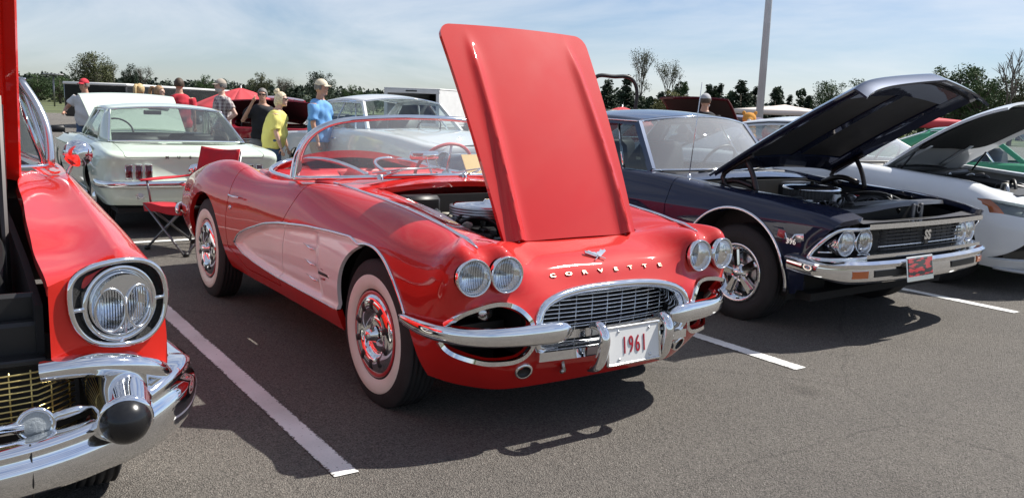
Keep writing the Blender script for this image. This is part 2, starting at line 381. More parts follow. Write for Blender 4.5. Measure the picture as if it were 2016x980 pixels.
def clutter(root, x0, x1, y0, y1, z, seed, n=10, zs=None):
    rng = np.random.default_rng(seed); cm = [BLACK, BLACK, mat('hose_grey', (.06, .06, .065), rough=.5), ALU, mat('wire_red', (.30, .02, .02), rough=.5), mat('reservoir_white', (.55, .53, .45), rough=.4), mat('brass_bit', (.45, .33, .14), rough=.35, metal=1)]
    for k in range(n):
        a = np.array((rng.uniform(x0, x1), rng.uniform(y0, y1), z+rng.uniform(-.03, .03))); L = rng.uniform(.12, .38); an = rng.random()*6.28; d = np.array((math.cos(an), math.sin(an), 0))*L; q = a+d; q[0] = np.clip(q[0], x0, x1); q[1] = np.clip(q[1], y0, y1)
        mk('hose', tube(curve([a-np.array((0, 0, .08)), a+(q-a)*.3+np.array((0, 0, rng.uniform(.0, .05))), a+(q-a)*.7+np.array((rng.uniform(-.04, .04), rng.uniform(-.04, .04), rng.uniform(.0, .05))), q-np.array((0, 0, .10))], 12), rng.choice([.004, .006, .010, .016]), 6), cm[rng.integers(0, 5)], root)
    for k in range(n//2):
        c = (rng.uniform(x0, x1), rng.uniform(y0, y1), z-.08); r = rng.uniform(.015, .04); h = rng.uniform(.05, .11)
        mk('filler_cap', lathe([(.0005, h), (r*.8, h), (r, h-.008), (r, h-.03), (r*.8, h-.035), (r*.8, 0)], 14, c, (rng.normal()*.1, rng.normal()*.1, 1)), cm[rng.integers(0, 7)], root)
    for k in range(n//2): mk('bracket', tf(box((0, 0, 0), (rng.uniform(.04, .12), rng.uniform(.03, .08), rng.uniform(.02, .06)), .006), rotz(rng.random()*3), (rng.uniform(x0, x1), rng.uniform(y0, y1), z-.03)), cm[rng.integers(0, 5)], root, sharp=40)
# ------------------------------------------------------------------ ground
def asphalt_mat():
    m = bpy.data.materials.new('asphalt'); m.use_nodes = True; n = m.node_tree; b = n.nodes['Principled BSDF']; L = n.links.new
    t = n.nodes.new('ShaderNodeTexCoord')
    def noise(sc, det=3, rough=.6):
        z = n.nodes.new('ShaderNodeTexNoise'); z.inputs['Scale'].default_value = sc; z.inputs['Detail'].default_value = det; z.inputs['Roughness'].default_value = rough; L(t.outputs['Object'], z.inputs['Vector']); return z
    vo = n.nodes.new('ShaderNodeTexVoronoi'); vo.inputs['Scale'].default_value = 190; L(t.outputs['Object'], vo.inputs['Vector'])
    fine = noise(260, 2); mid = noise(1.1, 5, .65); big = noise(.22, 3)
    r1 = n.nodes.new('ShaderNodeValToRGB'); e = r1.color_ramp.elements; e[0].position = 0; e[0].color = (.072, .065, .058, 1); e[1].position = 1; e[1].color = (.29, .265, .238, 1)
    e2 = e.new(.45); e2.color = (.172, .157, .139, 1); e3 = e.new(.86); e3.color = (.205, .187, .165, 1)
    sep = n.nodes.new('ShaderNodeSeparateColor'); L(vo.outputs['Color'], sep.inputs['Color']); L(sep.outputs['Red'], r1.inputs['Fac'])
    r2 = n.nodes.new('ShaderNodeValToRGB'); r2.color_ramp.elements[0].position = .3; r2.color_ramp.elements[0].color = (.74, .74, .75, 1); r2.color_ramp.elements[1].position = .75; r2.color_ramp.elements[1].color = (1.14, 1.13, 1.10, 1)
    ad = n.nodes.new('ShaderNodeMath'); ad.operation = 'MULTIPLY_ADD'; ad.inputs[1].default_value = .5; L(mid.outputs['Fac'], ad.inputs[0])
    hb = n.nodes.new('ShaderNodeMath'); hb.operation = 'MULTIPLY'; hb.inputs[1].default_value = .5; L(big.outputs['Fac'], hb.inputs[0]); L(hb.outputs[0], ad.inputs[2]); L(ad.outputs[0], r2.inputs['Fac'])
    mu = n.nodes.new('ShaderNodeMix'); mu.data_type = 'RGBA'; mu.blend_type = 'MULTIPLY'; mu.inputs['Factor'].default_value = 1; L(r1.outputs['Color'], mu.inputs['A']); L(r2.outputs['Color'], mu.inputs['B'])
    # hairline cracks and darker drips
    v2 = n.nodes.new('ShaderNodeTexVoronoi'); v2.feature = 'DISTANCE_TO_EDGE'; v2.inputs['Scale'].default_value = .33
    wob = noise(1.6, 4); mixv = n.nodes.new('ShaderNodeMix'); mixv.data_type = 'VECTOR'; mixv.inputs['Factor'].default_value = .22; L(t.outputs['Object'], mixv.inputs['A']); L(wob.outputs['Color'], mixv.inputs['B']); L(mixv.outputs['Result'], v2.inputs['Vector'])
    rc = n.nodes.new('ShaderNodeValToRGB'); rc.color_ramp.elements[0].position = .0; rc.color_ramp.elements[0].color = (.62, .62, .62, 1); rc.color_ramp.elements[1].position = .0035; rc.color_ramp.elements[1].color = (1, 1, 1, 1); L(v2.outputs['Distance'], rc.inputs['Fac'])
    m2 = n.nodes.new('ShaderNodeMix'); m2.data_type = 'RGBA'; m2.blend_type = 'MULTIPLY'; m2.inputs['Factor'].default_value = .6; L(mu.outputs['Result'], m2.inputs['A']); L(rc.outputs['Color'], m2.inputs['B'])
    st = noise(.9, 4, .55); rs = n.nodes.new('ShaderNodeValToRGB'); rs.color_ramp.elements[0].position = .28; rs.color_ramp.elements[0].color = (.55, .53, .52, 1); rs.color_ramp.elements[1].position = .36; rs.color_ramp.elements[1].color = (1, 1, 1, 1); L(st.outputs['Fac'], rs.inputs['Fac'])
    m3 = n.nodes.new('ShaderNodeMix'); m3.data_type = 'RGBA'; m3.blend_type = 'MULTIPLY'; m3.inputs['Factor'].default_value = .7; L(m2.outputs['Result'], m3.inputs['A']); L(rs.outputs['Color'], m3.inputs['B'])
    v4 = n.nodes.new('ShaderNodeTexVoronoi'); v4.inputs['Scale'].default_value = 1.15; L(mixv.outputs['Result'], v4.inputs['Vector']); s4 = n.nodes.new('ShaderNodeSeparateColor'); L(v4.outputs['Color'], s4.inputs['Color'])
    th = n.nodes.new('ShaderNodeMath'); th.operation = 'MULTIPLY'; th.inputs[1].default_value = .14; L(s4.outputs['Green'], th.inputs[0]); gt = n.nodes.new('ShaderNodeMath'); gt.operation = 'SUBTRACT'; L(v4.outputs['Distance'], gt.inputs[0]); L(th.outputs[0], gt.inputs[1])
    rd = n.nodes.new('ShaderNodeValToRGB'); rd.color_ramp.elements[0].position = .0; rd.color_ramp.elements[0].color = (.52, .51, .50, 1); rd.color_ramp.elements[1].position = .06; rd.color_ramp.elements[1].color = (1, 1, 1, 1); L(gt.outputs[0], rd.inputs['Fac'])
    m5 = n.nodes.new('ShaderNodeMix'); m5.data_type = 'RGBA'; m5.blend_type = 'MULTIPLY'; m5.inputs['Factor'].default_value = .55; L(m3.outputs['Result'], m5.inputs['A']); L(rd.outputs['Color'], m5.inputs['B'])
    L(m5.outputs['Result'], b.inputs['Base Color']); b.inputs['Roughness'].default_value = .82; b.inputs['Specular IOR Level'].default_value = .4
    bp = n.nodes.new('ShaderNodeBump'); bp.inputs['Strength'].default_value = 1.0; bp.inputs['Distance'].default_value = .008
    ah = n.nodes.new('ShaderNodeMath'); ah.operation = 'ADD'; L(vo.outputs['Distance'], ah.inputs[0]); L(fine.outputs['Fac'], ah.inputs[1]); L(ah.outputs[0], bp.inputs['Height']); L(bp.outputs['Normal'], b.inputs['Normal'])
    return m
ASPH = asphalt_mat()
def paint_line_mat():
    m = mat('line_paint', (.80, .80, .78), rough=.6); n = m.node_tree; b = n.nodes['Principled BSDF']; L = n.links.new
    t = n.nodes.new('ShaderNodeTexCoord'); z = n.nodes.new('ShaderNodeTexNoise'); z.inputs['Scale'].default_value = 55; z.inputs['Detail'].default_value = 4; z.inputs['Roughness'].default_value = .7; L(t.outputs['Object'], z.inputs['Vector'])
    z2 = n.nodes.new('ShaderNodeTexNoise'); z2.inputs['Scale'].default_value = 3; L(t.outputs['Object'], z2.inputs['Vector'])
    a = n.nodes.new('ShaderNodeMath'); a.operation = 'MULTIPLY_ADD'; a.inputs[1].default_value = .3; L(z2.outputs['Fac'], a.inputs[0]); L(z.outputs['Fac'], a.inputs[2])
    sx = n.nodes.new('ShaderNodeSeparateXYZ'); L(t.outputs['Object'], sx.inputs[0]); ab = n.nodes.new('ShaderNodeMath'); ab.operation = 'ABSOLUTE'; L(sx.outputs['Y'], ab.inputs[0])
    ed = n.nodes.new('ShaderNodeMapRange'); ed.inputs['From Min'].default_value = .036; ed.inputs['From Max'].default_value = .052; ed.inputs['To Min'].default_value = 0; ed.inputs['To Max'].default_value = .26; L(ab.outputs[0], ed.inputs['Value'])
    sb = n.nodes.new('ShaderNodeMath'); sb.operation = 'SUBTRACT'; L(a.outputs[0], sb.inputs[0]); L(ed.outputs['Result'], sb.inputs[1])
    r = n.nodes.new('ShaderNodeValToRGB'); e = r.color_ramp.elements; e[0].position = .445; e[0].color = (.15, .14, .13, 1); e[1].position = .50; e[1].color = (.80, .80, .78, 1); L(sb.outputs[0], r.inputs['Fac'])
    z3 = n.nodes.new('ShaderNodeTexNoise'); z3.inputs['Scale'].default_value = 2.2; z3.inputs['Detail'].default_value = 5; L(t.outputs['Object'], z3.inputs['Vector']); r3 = n.nodes.new('ShaderNodeValToRGB'); r3.color_ramp.elements[0].position = .3; r3.color_ramp.elements[0].color = (.72, .71, .69, 1); r3.color_ramp.elements[1].position = .6; r3.color_ramp.elements[1].color = (1, 1, 1, 1); L(z3.outputs['Fac'], r3.inputs['Fac'])
    mm = n.nodes.new('ShaderNodeMix'); mm.data_type = 'RGBA'; mm.blend_type = 'MULTIPLY'; mm.inputs['Factor'].default_value = 1; L(r.outputs['Color'], mm.inputs['A']); L(r3.outputs['Color'], mm.inputs['B']); L(mm.outputs['Result'], b.inputs['Base Color'])
    bp = n.nodes.new('ShaderNodeBump'); bp.inputs['Strength'].default_value = .5; bp.inputs['Distance'].default_value = .004; v = n.nodes.new('ShaderNodeTexVoronoi'); v.inputs['Scale'].default_value = 95; L(t.outputs['Object'], v.inputs['Vector']); L(v.outputs['Distance'], bp.inputs['Height']); L(bp.outputs['Normal'], b.inputs['Normal'])
    return m
LINE = paint_line_mat()
def sheet(x0, x1, y0, y1, z, n=1):
    return grid(np.stack(np.meshgrid(np.linspace(x0, x1, n+1), np.linspace(y0, y1, n+1), indexing='ij')+[np.full((n+1, n+1), z)], -1))
GRASSM = mat('meadow', (.085, .10, .035), rough=.95, var=.45, vscale=.15, bump=.6, bscale=3)
mk('ground', sheet(-900, 900, -900, 900, -.02, 6), GRASSM, kind='structure')
mk('parking_lot', sheet(-58, 24, -45, 60, 0, 8), ASPH, kind='structure')
def pline(name, x0, x1, yc, z, along='x'):
    L_ = x1-x0; o = mk(name, sheet(-L_/2, L_/2, -.05, .05, 0, 1), LINE, kind='structure'); o.location = ((x0+x1)/2, yc, z) if along == 'x' else (yc, (x0+x1)/2, z)
    if along == 'y': o.rotation_euler = (0, 0, math.pi/2)
for k in range(-3, 7): pline('parking_line', -11.2, {0: .069, 1: .034, 2: -.098}.get(k, .02), k*2.75, .004)
pline('centre_line', -8.2, 16.45, -5.635, .008, 'y')
for k in range(-4, 9): pline('parking_line', -30.0, -19.0, k*2.75, .004)
# ------------------------------------------------------------------ red roadster in the middle
RED = paint('torch_red_paint', (.50, .009, .006), rough=.30)
COVE = paint('cove_white_paint', (.90, .88, .86), rough=.3)
REDV = mat('red_vinyl', (.52, .02, .028), rough=.42, var=.08, vscale=20, bump=.15, bscale=120)
vette = thing('red_roadster', 'red vintage roadster with white side coves, whitewalls and raised hood', 'car', (-.607, 1.235, 0), .014)
def st(*p): return [tuple(q) for q in p]
def side(x, ys, zs, crest, j8, j9):
    """x: one value or list; ys/zs the seven lower strings"""
    xs = [x]*7 if np.isscalar(x) else x
    f = lambda q: q if len(q) == 3 else (x if np.isscalar(x) else xs[-1], q[1], q[0])
    return [(a, b, c) for a, b, c in zip(xs, ys, zs)]+[f(crest), f(j8), f(j9)]
VST = [
 st((-3.62,0,.32),(-3.68,0,.38),(-3.72,0,.46),(-3.73,0,.54),(-3.72,0,.60),(-3.70,0,.66),(-3.67,0,.71),(-3.62,0,.75),(-3.50,0,.785),(-3.3,0,.81)),
 st((-3.59,.42,.32),(-3.65,.44,.38),(-3.69,.45,.46),(-3.70,.45,.54),(-3.69,.45,.60),(-3.67,.45,.66),(-3.64,.45,.71),(-3.59,.44,.75),(-3.46,.40,.79),(-3.24,.34,.815)),
 st((-3.42,.66,.30),(-3.48,.70,.38),(-3.51,.73,.46),(-3.52,.74,.54),(-3.52,.735,.60),(-3.51,.725,.66),(-3.49,.71,.72),(-3.43,.67,.775),(-3.31,.56,.80),(-3.12,.44,.82)),
 side(-3.2, (.74,.79,.815,.825,.82,.805,.78), (.29,.38,.46,.54,.61,.68,.76), (.835,.71), (-3.1,.58,.84), (-2.98,.46,.825)),
 side(-2.9, (.77,.815,.845,.858,.855,.84,.80), (.28,.36,.46,.55,.63,.72,.82), (.905,.715), (.885,.585), (-2.8,.465,.835)),
 side(-2.59, (.79,.83,.857,.868,.864,.85,.805), (.27,.35,.45,.56,.64,.74,.855), (.95,.71), (.92,.59), (.85,.475)),
 side(-2.25, (.78,.82,.845,.855,.852,.838,.80), (.27,.35,.45,.56,.63,.73,.845), (.945,.72), (.925,.61), (.875,.51)),
 side(-1.9, (.77,.805,.83,.84,.838,.825,.80), (.26,.35,.45,.56,.63,.72,.81), (.895,.75), (.908,.675), (.898,.60)),
 side(-1.4, (.765,.80,.825,.837,.837,.826,.80), (.255,.345,.45,.56,.63,.72,.81), (.895,.755), (.915,.69), (.905,.635)),
 side(-.97, (.765,.80,.825,.84,.84,.83,.802), (.25,.34,.45,.56,.63,.72,.82), (.918,.75), (.94,.65), (.945,.52)),
 side(-.5, (.77,.805,.83,.846,.849,.84,.80), (.25,.34,.45,.56,.63,.72,.82), (.913,.71), (.928,.58), (.925,.46)),
 side(0., (.79,.825,.85,.862,.863,.848,.805), (.25,.34,.45,.56,.63,.72,.81), (.893,.69), (.893,.56), (.875,.452)),
 side(.30, (.78,.82,.845,.857,.858,.844,.805), (.25,.34,.45,.56,.63,.71,.79), (.865,.69), (.22,.567,.866), (.14,.447,.845)),
 side([.44,.48,.50,.52,.53,.53,.52], (.74,.79,.825,.84,.842,.832,.80), (.24,.34,.45,.56,.63,.70,.775), (.47,.705,.842), (.33,.58,.855), (.26,.445,.828)),
 st((.50,.66,.215),(.56,.72,.33),(.61,.765,.45),(.635,.80,.56),(.645,.812,.63),(.655,.812,.715),(.63,.797,.79),(.57,.742,.832),(.41,.59,.848),(.335,.44,.818)),
 st((.57,.58,.205),(.65,.65,.33),(.70,.69,.46),(.70,.727,.57),(.685,.727,.632),(.692,.726,.72),(.68,.726,.805),(.60,.718,.842),(.45,.60,.843),(.375,.435,.812)),
 st((.60,.52,.20),(.68,.58,.33),(.725,.61,.46),(.715,.648,.57),(.685,.648,.635),(.672,.647,.72),(.650,.647,.785),(.58,.65,.822),(.46,.58,.835),(.40,.42,.808)),
 st((.62,.45,.20),(.70,.50,.33),(.74,.53,.46),(.725,.566,.57),(.685,.567,.632),(.692,.567,.72),(.68,.567,.805),(.60,.576,.835),(.465,.54,.826),(.415,.39,.805)),
 st((.63,.37,.20),(.71,.40,.33),(.75,.42,.46),(.735,.455,.575),(.70,.475,.635),(.675,.482,.71),(.648,.487,.765),(.57,.480,.792),(.47,.45,.806),(.425,.34,.803)),
 st((.64,.2,.20),(.72,.22,.33),(.76,.23,.46),(.735,.25,.58),(.695,.27,.635),(.655,.28,.688),(.608,.285,.732),(.54,.285,.764),(.48,.27,.785),(.43,.22,.80)),
 st((.64,0,.20),(.72,0,.33),(.76,0,.46),(.735,0,.58),(.695,0,.635),(.655,0,.69),(.608,0,.732),(.54,0,.764),(.48,0,.786),(.43,0,.801))]
G = tensor(np.array(VST), 330, 100)
hV, hF = grid(G); hF = [f[::-1] for f in hF]
CT = np.array([(-2.4,.20),(-1.97,.44),(-1.94,.49),(-1.90,.515),(-1.856,.543),(-1.688,.595),(-1.386,.668),(-1.153,.701),(-.764,.736),(-.436,.752),(-.144,.760),(.1,.757),(.3,.70),(.9,.3)])
CB = np.array([(-2.4,.60),(-1.98,.50),(-1.955,.468),(-1.825,.418),(-1.634,.392),(-1.452,.379),(-1.256,.368),(-.9,.362),(-.545,.360),(.5,.360)])
def zt(x): return np.interp(x, CT[:, 0], CT[:, 1])
def zb(x): return np.interp(x, CB[:, 0], CB[:, 1])
def fcove(V): 
    s = np.minimum(zt(V[:, 0])-V[:, 2], V[:, 2]-zb(V[:, 0])); s = np.minimum(s, (.0-V[:, 0])); return np.where(V[:, 1] > .6, s, -1)
fc = fcove(hV); vent = sm(-.60, -.69, hV[:, 0])
hV[:, 1] -= np.where(fc > 0, sm(0, .035, fc)*(.016+.016*vent), 0)
ARCH = [(0., .335, .412), (-2.59, .335, .40)]
def farch(V):
    f = np.full(len(V), 9.)
    for xa, za, ra in ARCH: f = np.minimum(f, np.hypot(V[:, 0]-xa, np.maximum(V[:, 2]-za, 0))-ra)
    return np.where(V[:, 1] > .3, f, 9.)
def fgrille(V):
    zc = .47; top = .158-.022*(V[:, 1]/.43)**2
    f = (np.abs(V[:, 1])/.435)**5+(np.maximum(V[:, 2]-zc, 0)/top)**4.2+(np.maximum(zc-V[:, 2], 0)/.105)**5-1
    return np.where(V[:, 0] > .45, f, 9.)
def sup(V, yc, zc, a, b, e=2.6): return np.where(V[:, 0] > .35, (np.abs(V[:, 1]-yc)/a)**e+(np.abs(V[:, 2]-zc)/b)**e-1, 9.)
ITOP = np.array([(.455, .40), (.468, .50), (.478, .53), (.495, .553), (.516, .574), (.545, .592), (.581, .602), (.625, .605), (.668, .602), (.72, .592), (.765, .574), (.788, .548), (.800, .520), (.812, .44)])
IBOT = np.array([(.448, .50), (.456, .43), (.463, .408), (.485, .376), (.519, .357), (.58, .350), (.646, .354), (.70, .366), (.757, .390), (.782, .415), (.795, .437), (.805, .50)])
def finl(V):   # upper side inlet: arched top, floor at the bumper
    y, z = V[:, 1], V[:, 2]; f = np.maximum(z-np.interp(y, ITOP[:, 0], ITOP[:, 1]), .500-z); f = np.maximum(f, np.maximum(.468-y, y-.802)); return np.where(V[:, 0] > .30, f, 9.)
def flow(V):
    y, z = V[:, 1], V[:, 2]; f = np.maximum(np.interp(y, IBOT[:, 0], IBOT[:, 1])-z, z-.450); f = np.maximum(f, np.maximum(.460-y, y-.797)); return np.where(V[:, 0] > .30, f, 9.)
DSEAM = np.array([(.2, -1.27), (.366, -1.245), (.50, -1.20), (.70, -1.13), (.85, -1.02), (.93, -.965), (1.1, -.93)])
def fdoor(V):
    xf = np.interp(V[:, 2], DSEAM[:, 0], DSEAM[:, 1]); return np.minimum(np.minimum(xf-V[:, 0], V[:, 0]+2.10), V[:, 2]-.318-.10*sm(-1.80, -2.1, V[:, 0]))
H = (hV, hF)
def fhl(V): return np.where(V[:, 0] > .5, np.minimum(np.hypot(V[:, 1]-.726, V[:, 2]-.72), np.hypot(V[:, 1]-.567, V[:, 2]-.72))-.0735, 9.)
for fn in (farch, fgrille, finl, flow, fhl): H = clip(H, fn(H[0]))
fd = fdoor(H[0]); shell = clip(H, -fd-.004); door = clip(H, fd-.004)
shell_r, shell_w = clip(shell, -fcove(shell[0])), clip(shell, fcove(shell[0]))
door_r, door_w = clip(door, -fcove(door[0])), clip(door, fcove(door[0]))
def weld(vf, d=1e-4):
    V, F = vf; k = np.round(V/d).astype(np.int64); _, i0, inv = np.unique(k, axis=0, return_index=True, return_inverse=True); inv = inv.ravel()
    F2 = []
    for f in F:
        g = []; 
        for i in f:
            j = int(inv[i])
            if not g or (g[-1] != j): g.append(j)
        if len(g) > 1 and g[0] == g[-1]: g.pop()
        if len(g) > 2: F2.append(tuple(g))
    return V[i0], F2
isgap = lambda q: abs(fdoor(q[None])[0]) < .012
rimp = lambda q: isgap(q) or (q[1] > .02 and abs(fcove(q[None])[0]) > .004) or abs(q[0]) > 9
body = weld(join(shell_r, mirror(shell_r)))
hinged = lambda q: abs(q[1]) > .004 and abs(fcove(np.abs(q[None])*np.array([np.sign(q[0]), 1, 1]))[0]) > .004
body = flange(body, .03, pred=hinged)
mk('body', body, RED, vette)
for sgn in (1, -1):
    f = (lambda v: v) if sgn > 0 else mirror
    mk('cove_panel', f(flange(shell_w, .02, pred=lambda q: fcove(q[None])[0] > .004)), COVE, vette)
    d = mk('door', f(flange(door_r, .02, pred=isgap)), RED, vette)
    mk('door_cove', f(flange(door_w, .02, pred=isgap)), COVE, d)
    hy = .826*sgn
    mk('door_handle', f(join(tube(curve([(-2.06, .838, .765), (-1.98, .852, .770), (-1.90, .850, .770), (-1.86, .838, .768)], 9), [.006, .010, .009, .006, .006, .006, .007, .008, .006], 8), lathe([(.0005, .012), (.012, .010), (.013, 0)], 12, (-2.03, .835, .69), (0, 1, 0)))), CHROME, d)
# surface look-ups on the half shell
TV = hV[::1]
def surf_side(x, z):
    m = (TV[:, 1] > .55); q = TV[m]; d = (q[:, 0]-x)**2+(q[:, 2]-z)**2; i = np.argsort(d)[:4]; w = 1/(d[i]+1e-7); return float((q[i, 1]*w).sum()/w.sum())
def surf_front(y, z):
    m = (TV[:, 0] > .38); q = TV[m]; d = (q[:, 1]-y)**2+(q[:, 2]-z)**2; i = np.argsort(d)[:4]; w = 1/(d[i]+1e-7); return float((q[i, 0]*w).sum()/w.sum())
def surf_top(x, y):
    m = (TV[:, 2] > .60); q = TV[m]; d = (q[:, 0]-x)**2+(q[:, 1]-y)**2; i = np.argsort(d)[:4]; w = 1/(d[i]+1e-7); return float((q[i, 2]*w).sum()/w.sum())
def smooth_path(P, n, k=2):
    P = poly(P, n)
    for _ in range(k): P[1:-1] = (P[:-2]+2*P[1:-1]+P[2:])/4
    return P
# cove trim: along the top of the cove, over the arch and down to the bumper
xs = np.r_[np.linspace(-1.95, -.2, 60)]
tp = [(x, zt(x)+.002) for x in xs]+[(.412*math.cos(a), .335+.418*math.sin(a)) for a in np.linspace(1.9, .42, 24)]
tp = smooth_path(tp, 90, 1); trim = np.array([(x, surf_side(x, z)+.003, z) for x, z in tp])
trim[1:-1, 1] = (trim[:-2, 1]+trim[1:-1, 1]*2+trim[2:, 1])/4
bp_ = [(x, zb(x)) for x in np.linspace(-1.95, -.44, 50)]
trimb = np.array([(x, surf_side(x, z)+.002, z) for x, z in bp_])
for sgn in (1, -1):
    f = (lambda v: v) if sgn > 0 else mirror
    mk('cove_trim', f(tube(trim, .0085, 8, flat=.8)), CHROME, vette)
    mk('cove_trim', f(tube(trimb, .004, 6)), CHROME2, vette)
    fs = np.array([(x, y, surf_top(x, y)+.003) for x, y in poly([(-1.02, .60), (-.4, .625), (.2, .64), (.5, .645), (.60, .647)], 50)])
    fs[1:-1, 2] = (fs[:-2, 2]+2*fs[1:-1, 2]+fs[2:, 2])/4
    rr = np.interp(np.linspace(0, 1, 50), [0, .1, .9, .95, 1], [.003, .009, .010, .015, .004])
    mk('fender_strip', f(tube(fs, rr, 8, flat=.6, up=(0, 0, 1))), CHROME, vette)
    # three vents and the flag badge in the cove
    for z in (.628, .545, .462):
        y = surf_side(-.72, z); mk('cove_vent', f(tube([(-.86, y+.000, z+.004), (-.78, y+.006, z+.001), (-.70, y+.016, z-.002), (-.675, y+.012, z-.003)], [.002, .007, .011, .004], 8, flat=.7)), CHROME, vette)
    y = surf_side(-.56, .50)+.002
    e = mk('fender_badge', f(join(box((-.56, y, .515), (.125, .006, .016), .002))), BLACK, vette)
    for z in (.54, .49): mk('badge_bar', f(box((-.565, y+.001, z), (.05, .005, .009), .001)), mat('badge_red', (.35, .01, .02), rough=.3, coat=1), e)
    mk('badge_edge', f(box((-.493, y+.001, .515), (.008, .007, .018), .001)), CHROME, e)
    # rear bumperette
    mk('rear_bumper', f(sweep(curve([(-3.30, .845, .52), (-3.44, .80, .525), (-3.56, .70, .525), (-3.66, .52, .52)], 16), [(.022*math.cos(a), .04*math.sin(a)) for a in np.linspace(0, 2*math.pi, 13)[:-1]], scale=np.r_[.55, .9, np.ones(12), .9, .6])), CHROME, vette)
# closing panels: deck, cowl, floor
js = G[:, -1]
def deck(u, v):
    x = -3.28+u*1.235; k = np.interp(x, js[10:150, 0], js[10:150, 1]); zz = np.interp(x, js[10:150, 0], js[10:150, 2]); c = np.interp(x, [-3.28, -2.9, -2.5, -2.2, -2.04], [.022, .055, .10, .125, .115])
    return (x, v*(k+.004), zz-.001+c*max(1-v*v, 0)**.85)
mk('rear_deck', flange(grid([[deck(u, v) for v in np.linspace(1, -1, 41)] for u in np.linspace(0, 1, 34)]), .05, pred=lambda q: q[0] > -2.1 and abs(q[1]) < .5), RED, vette)
def cowlp(u, v):
    x = -.60-.03*(1-v*v)*0-u*.42-.05*(1-abs(v)**2)*(-1)*0
    k = np.interp(x, js[120:, 0][:90], js[120:, 1][:90]); zz = np.interp(x, js[120:, 0][:90], js[120:, 2][:90]); return (x, v*(k+.004), zz+.030*(1-v*v)+.012*math.sin(u*3.1)*(1-v*v))
mk('cowl', flange(grid([[cowlp(u, v) for v in np.linspace(1, -1, 31)] for u in np.linspace(0, 1, 14)]), .03), RED, vette)
# hood (hinged at the front), ribs formed in the skin
HT = R(61)
def hoodp(s, v):
    hw = .392+.055*(s/1.11)**.8; y = v*hw; r = .07
    c = max(0, s-(1.11-r)); ccut = 0.
    rib = 0.
    for yr in (-.315, .315):
        tpr = sm(1.10, .85, s)*1.; d = (y-yr-(.02 if yr > 0 else -.02)*(.5-s)); out = d*np.sign(yr)
        w = .030 if out < 0 else .022; rib += (.014+.022*(1-s/1.11))*tpr*math.exp(-abs(d/w)**1.6)
    crown = .018*(1-v*v)-.02*((s-.55)/.55)**2
    h = crown+rib
    return np.array([.445-s*math.cos(HT)+h*math.sin(HT), y, .806+s*math.sin(HT)+h*math.cos(HT)])
SS = np.linspace(0, 1.11, 50); VV = np.linspace(-1, 1, 97)
hg = grid([[hoodp(s, v) for v in VV] for s in SS]); par = np.array([(s, v) for s in SS for v in VV])
hw = .392+.055*(par[:, 0]/1.11)**.8
dx_ = np.maximum(np.abs(par[:, 1])*hw-(hw-.065), 0); ds = np.maximum(par[:, 0]-(1.11-.065), 0)
hg = clip(hg, .065-np.hypot(dx_, ds)+1e-4*(np.minimum(dx_, ds) <= 0))
hg = (hg[0], [f[::-1] for f in hg[1]]) if vnormals(*hg)[len(hg[0])//2][0] < 0 else hg
hood = mk('hood', solidify(hg, .022), RED, vette, sharp=50)
for sgn in (1, -1): mk('hood_hinge', tube([(.33, .30*sgn, .72), (.40, .30*sgn, .80), (.38, .30*sgn, .86)], .010, 6), BLACK, hood)
# engine bay
mk('engine_bay', join(prism([(-.6, .36), (.45, .36), (.45, .70), (.2, .77), (-.6, .87)], .50, .52), prism([(-.6, .36), (.45, .36), (.45, .70), (.2, .77), (-.6, .87)], -.52, -.50), box((-.60, 0, .64), (.02, 1.0, .52)), box((.47, 0, .55), (.02, .95, .42)), box((-.1, 0, .36), (1.1, 1., .02))), DARK, vette, smooth=False)
eng = mk('engine', join(box((-.22, 0, .58), (.62, .50, .30), .03), box((-.25, .22, .72), (.56, .16, .10), .03), box((-.25, -.22, .72), (.56, .16, .10), .03), box((-.52, -.30, .83), (.12, .22, .16), .02), box((-.50, .26, .82), (.16, .26, .14), .03), lathe([(.0005, .14), (.06, .14), (.06, 0)], 16, (.16, -.30, .62), (0, 0, 1)), *[tube(curve([(-.5+.3*a, -.40, .74+.05*a), (-.35, -.34+.05*a, .84), (-.2, -.3, .80-.03*a), (-.05+.1*a, -.28, .70)], 12), .009+.004*a, 7) for a in (0, .4, .8, 1.2)]), BLACK, vette, smooth=True, sharp=40)
ac = mk('air_cleaner', lathe([(.0005, .075), (.015, .078), (.018, .066), (.16, .058), (.178, .050), (.180, .045)], 48, (-.22, -.06, .835), (0, 0, 1)), CHROME, eng)
fin = [(.178, .046)]
for k in range(4): fin += [(.196, .042-k*.013), (.196, .036-k*.013), (.178, .034-k*.013)]
mk('air_filter', lathe(fin+[(.12, -.02)], 48, (-.22, -.06, .835), (0, 0, 1)), ALU, ac)
for k in range(4): mk('spark_wire', tube(curve([(-.42+.09*k, -.26, .73), (-.43+.09*k, -.33, .80-.02*k), (-.40+.07*k, -.37, .76), (-.36+.08*k, -.32, .66)], 10), .005, 6), mat('wire_grey', (.25, .25, .26), rough=.5), eng)
mk('chassis', join(box((-1.5, 0, .245), (3.2, 1.30, .03)), box((.2, 0, .24), (.75, .85, .04)), *[tube([(xa, -.7, .30), (xa, .7, .30)], .03, 8) for xa in (0, -2.59)], box((-3.1, 0, .33), (.8, 1.2, .04)), box((-2.33, 0, .55), (.02, 1.25, .6)), box((-.62, 0, .5), (.02, 1.5, .5))), UNDER, vette, smooth=False)
def well(root, xa, za, ra, y0, y1, m=None):
    for sgn in (1, -1):
        f = (lambda v: v) if sgn > 0 else mirror
        th = np.linspace(-.25, math.pi+.25, 26); mk('wheel_well', f(join(grid([[(xa+ra*math.cos(a), y, za+ra*math.sin(a)) for y in (y0, y1)] for a in th]), prism([(xa+ra*math.cos(a), za+ra*math.sin(a)) for a in th], y0-.01, y0))), m or UNDER, root)
for xa, za, ra in ARCH: well(vette, xa, za, ra+.012, .44, .76)
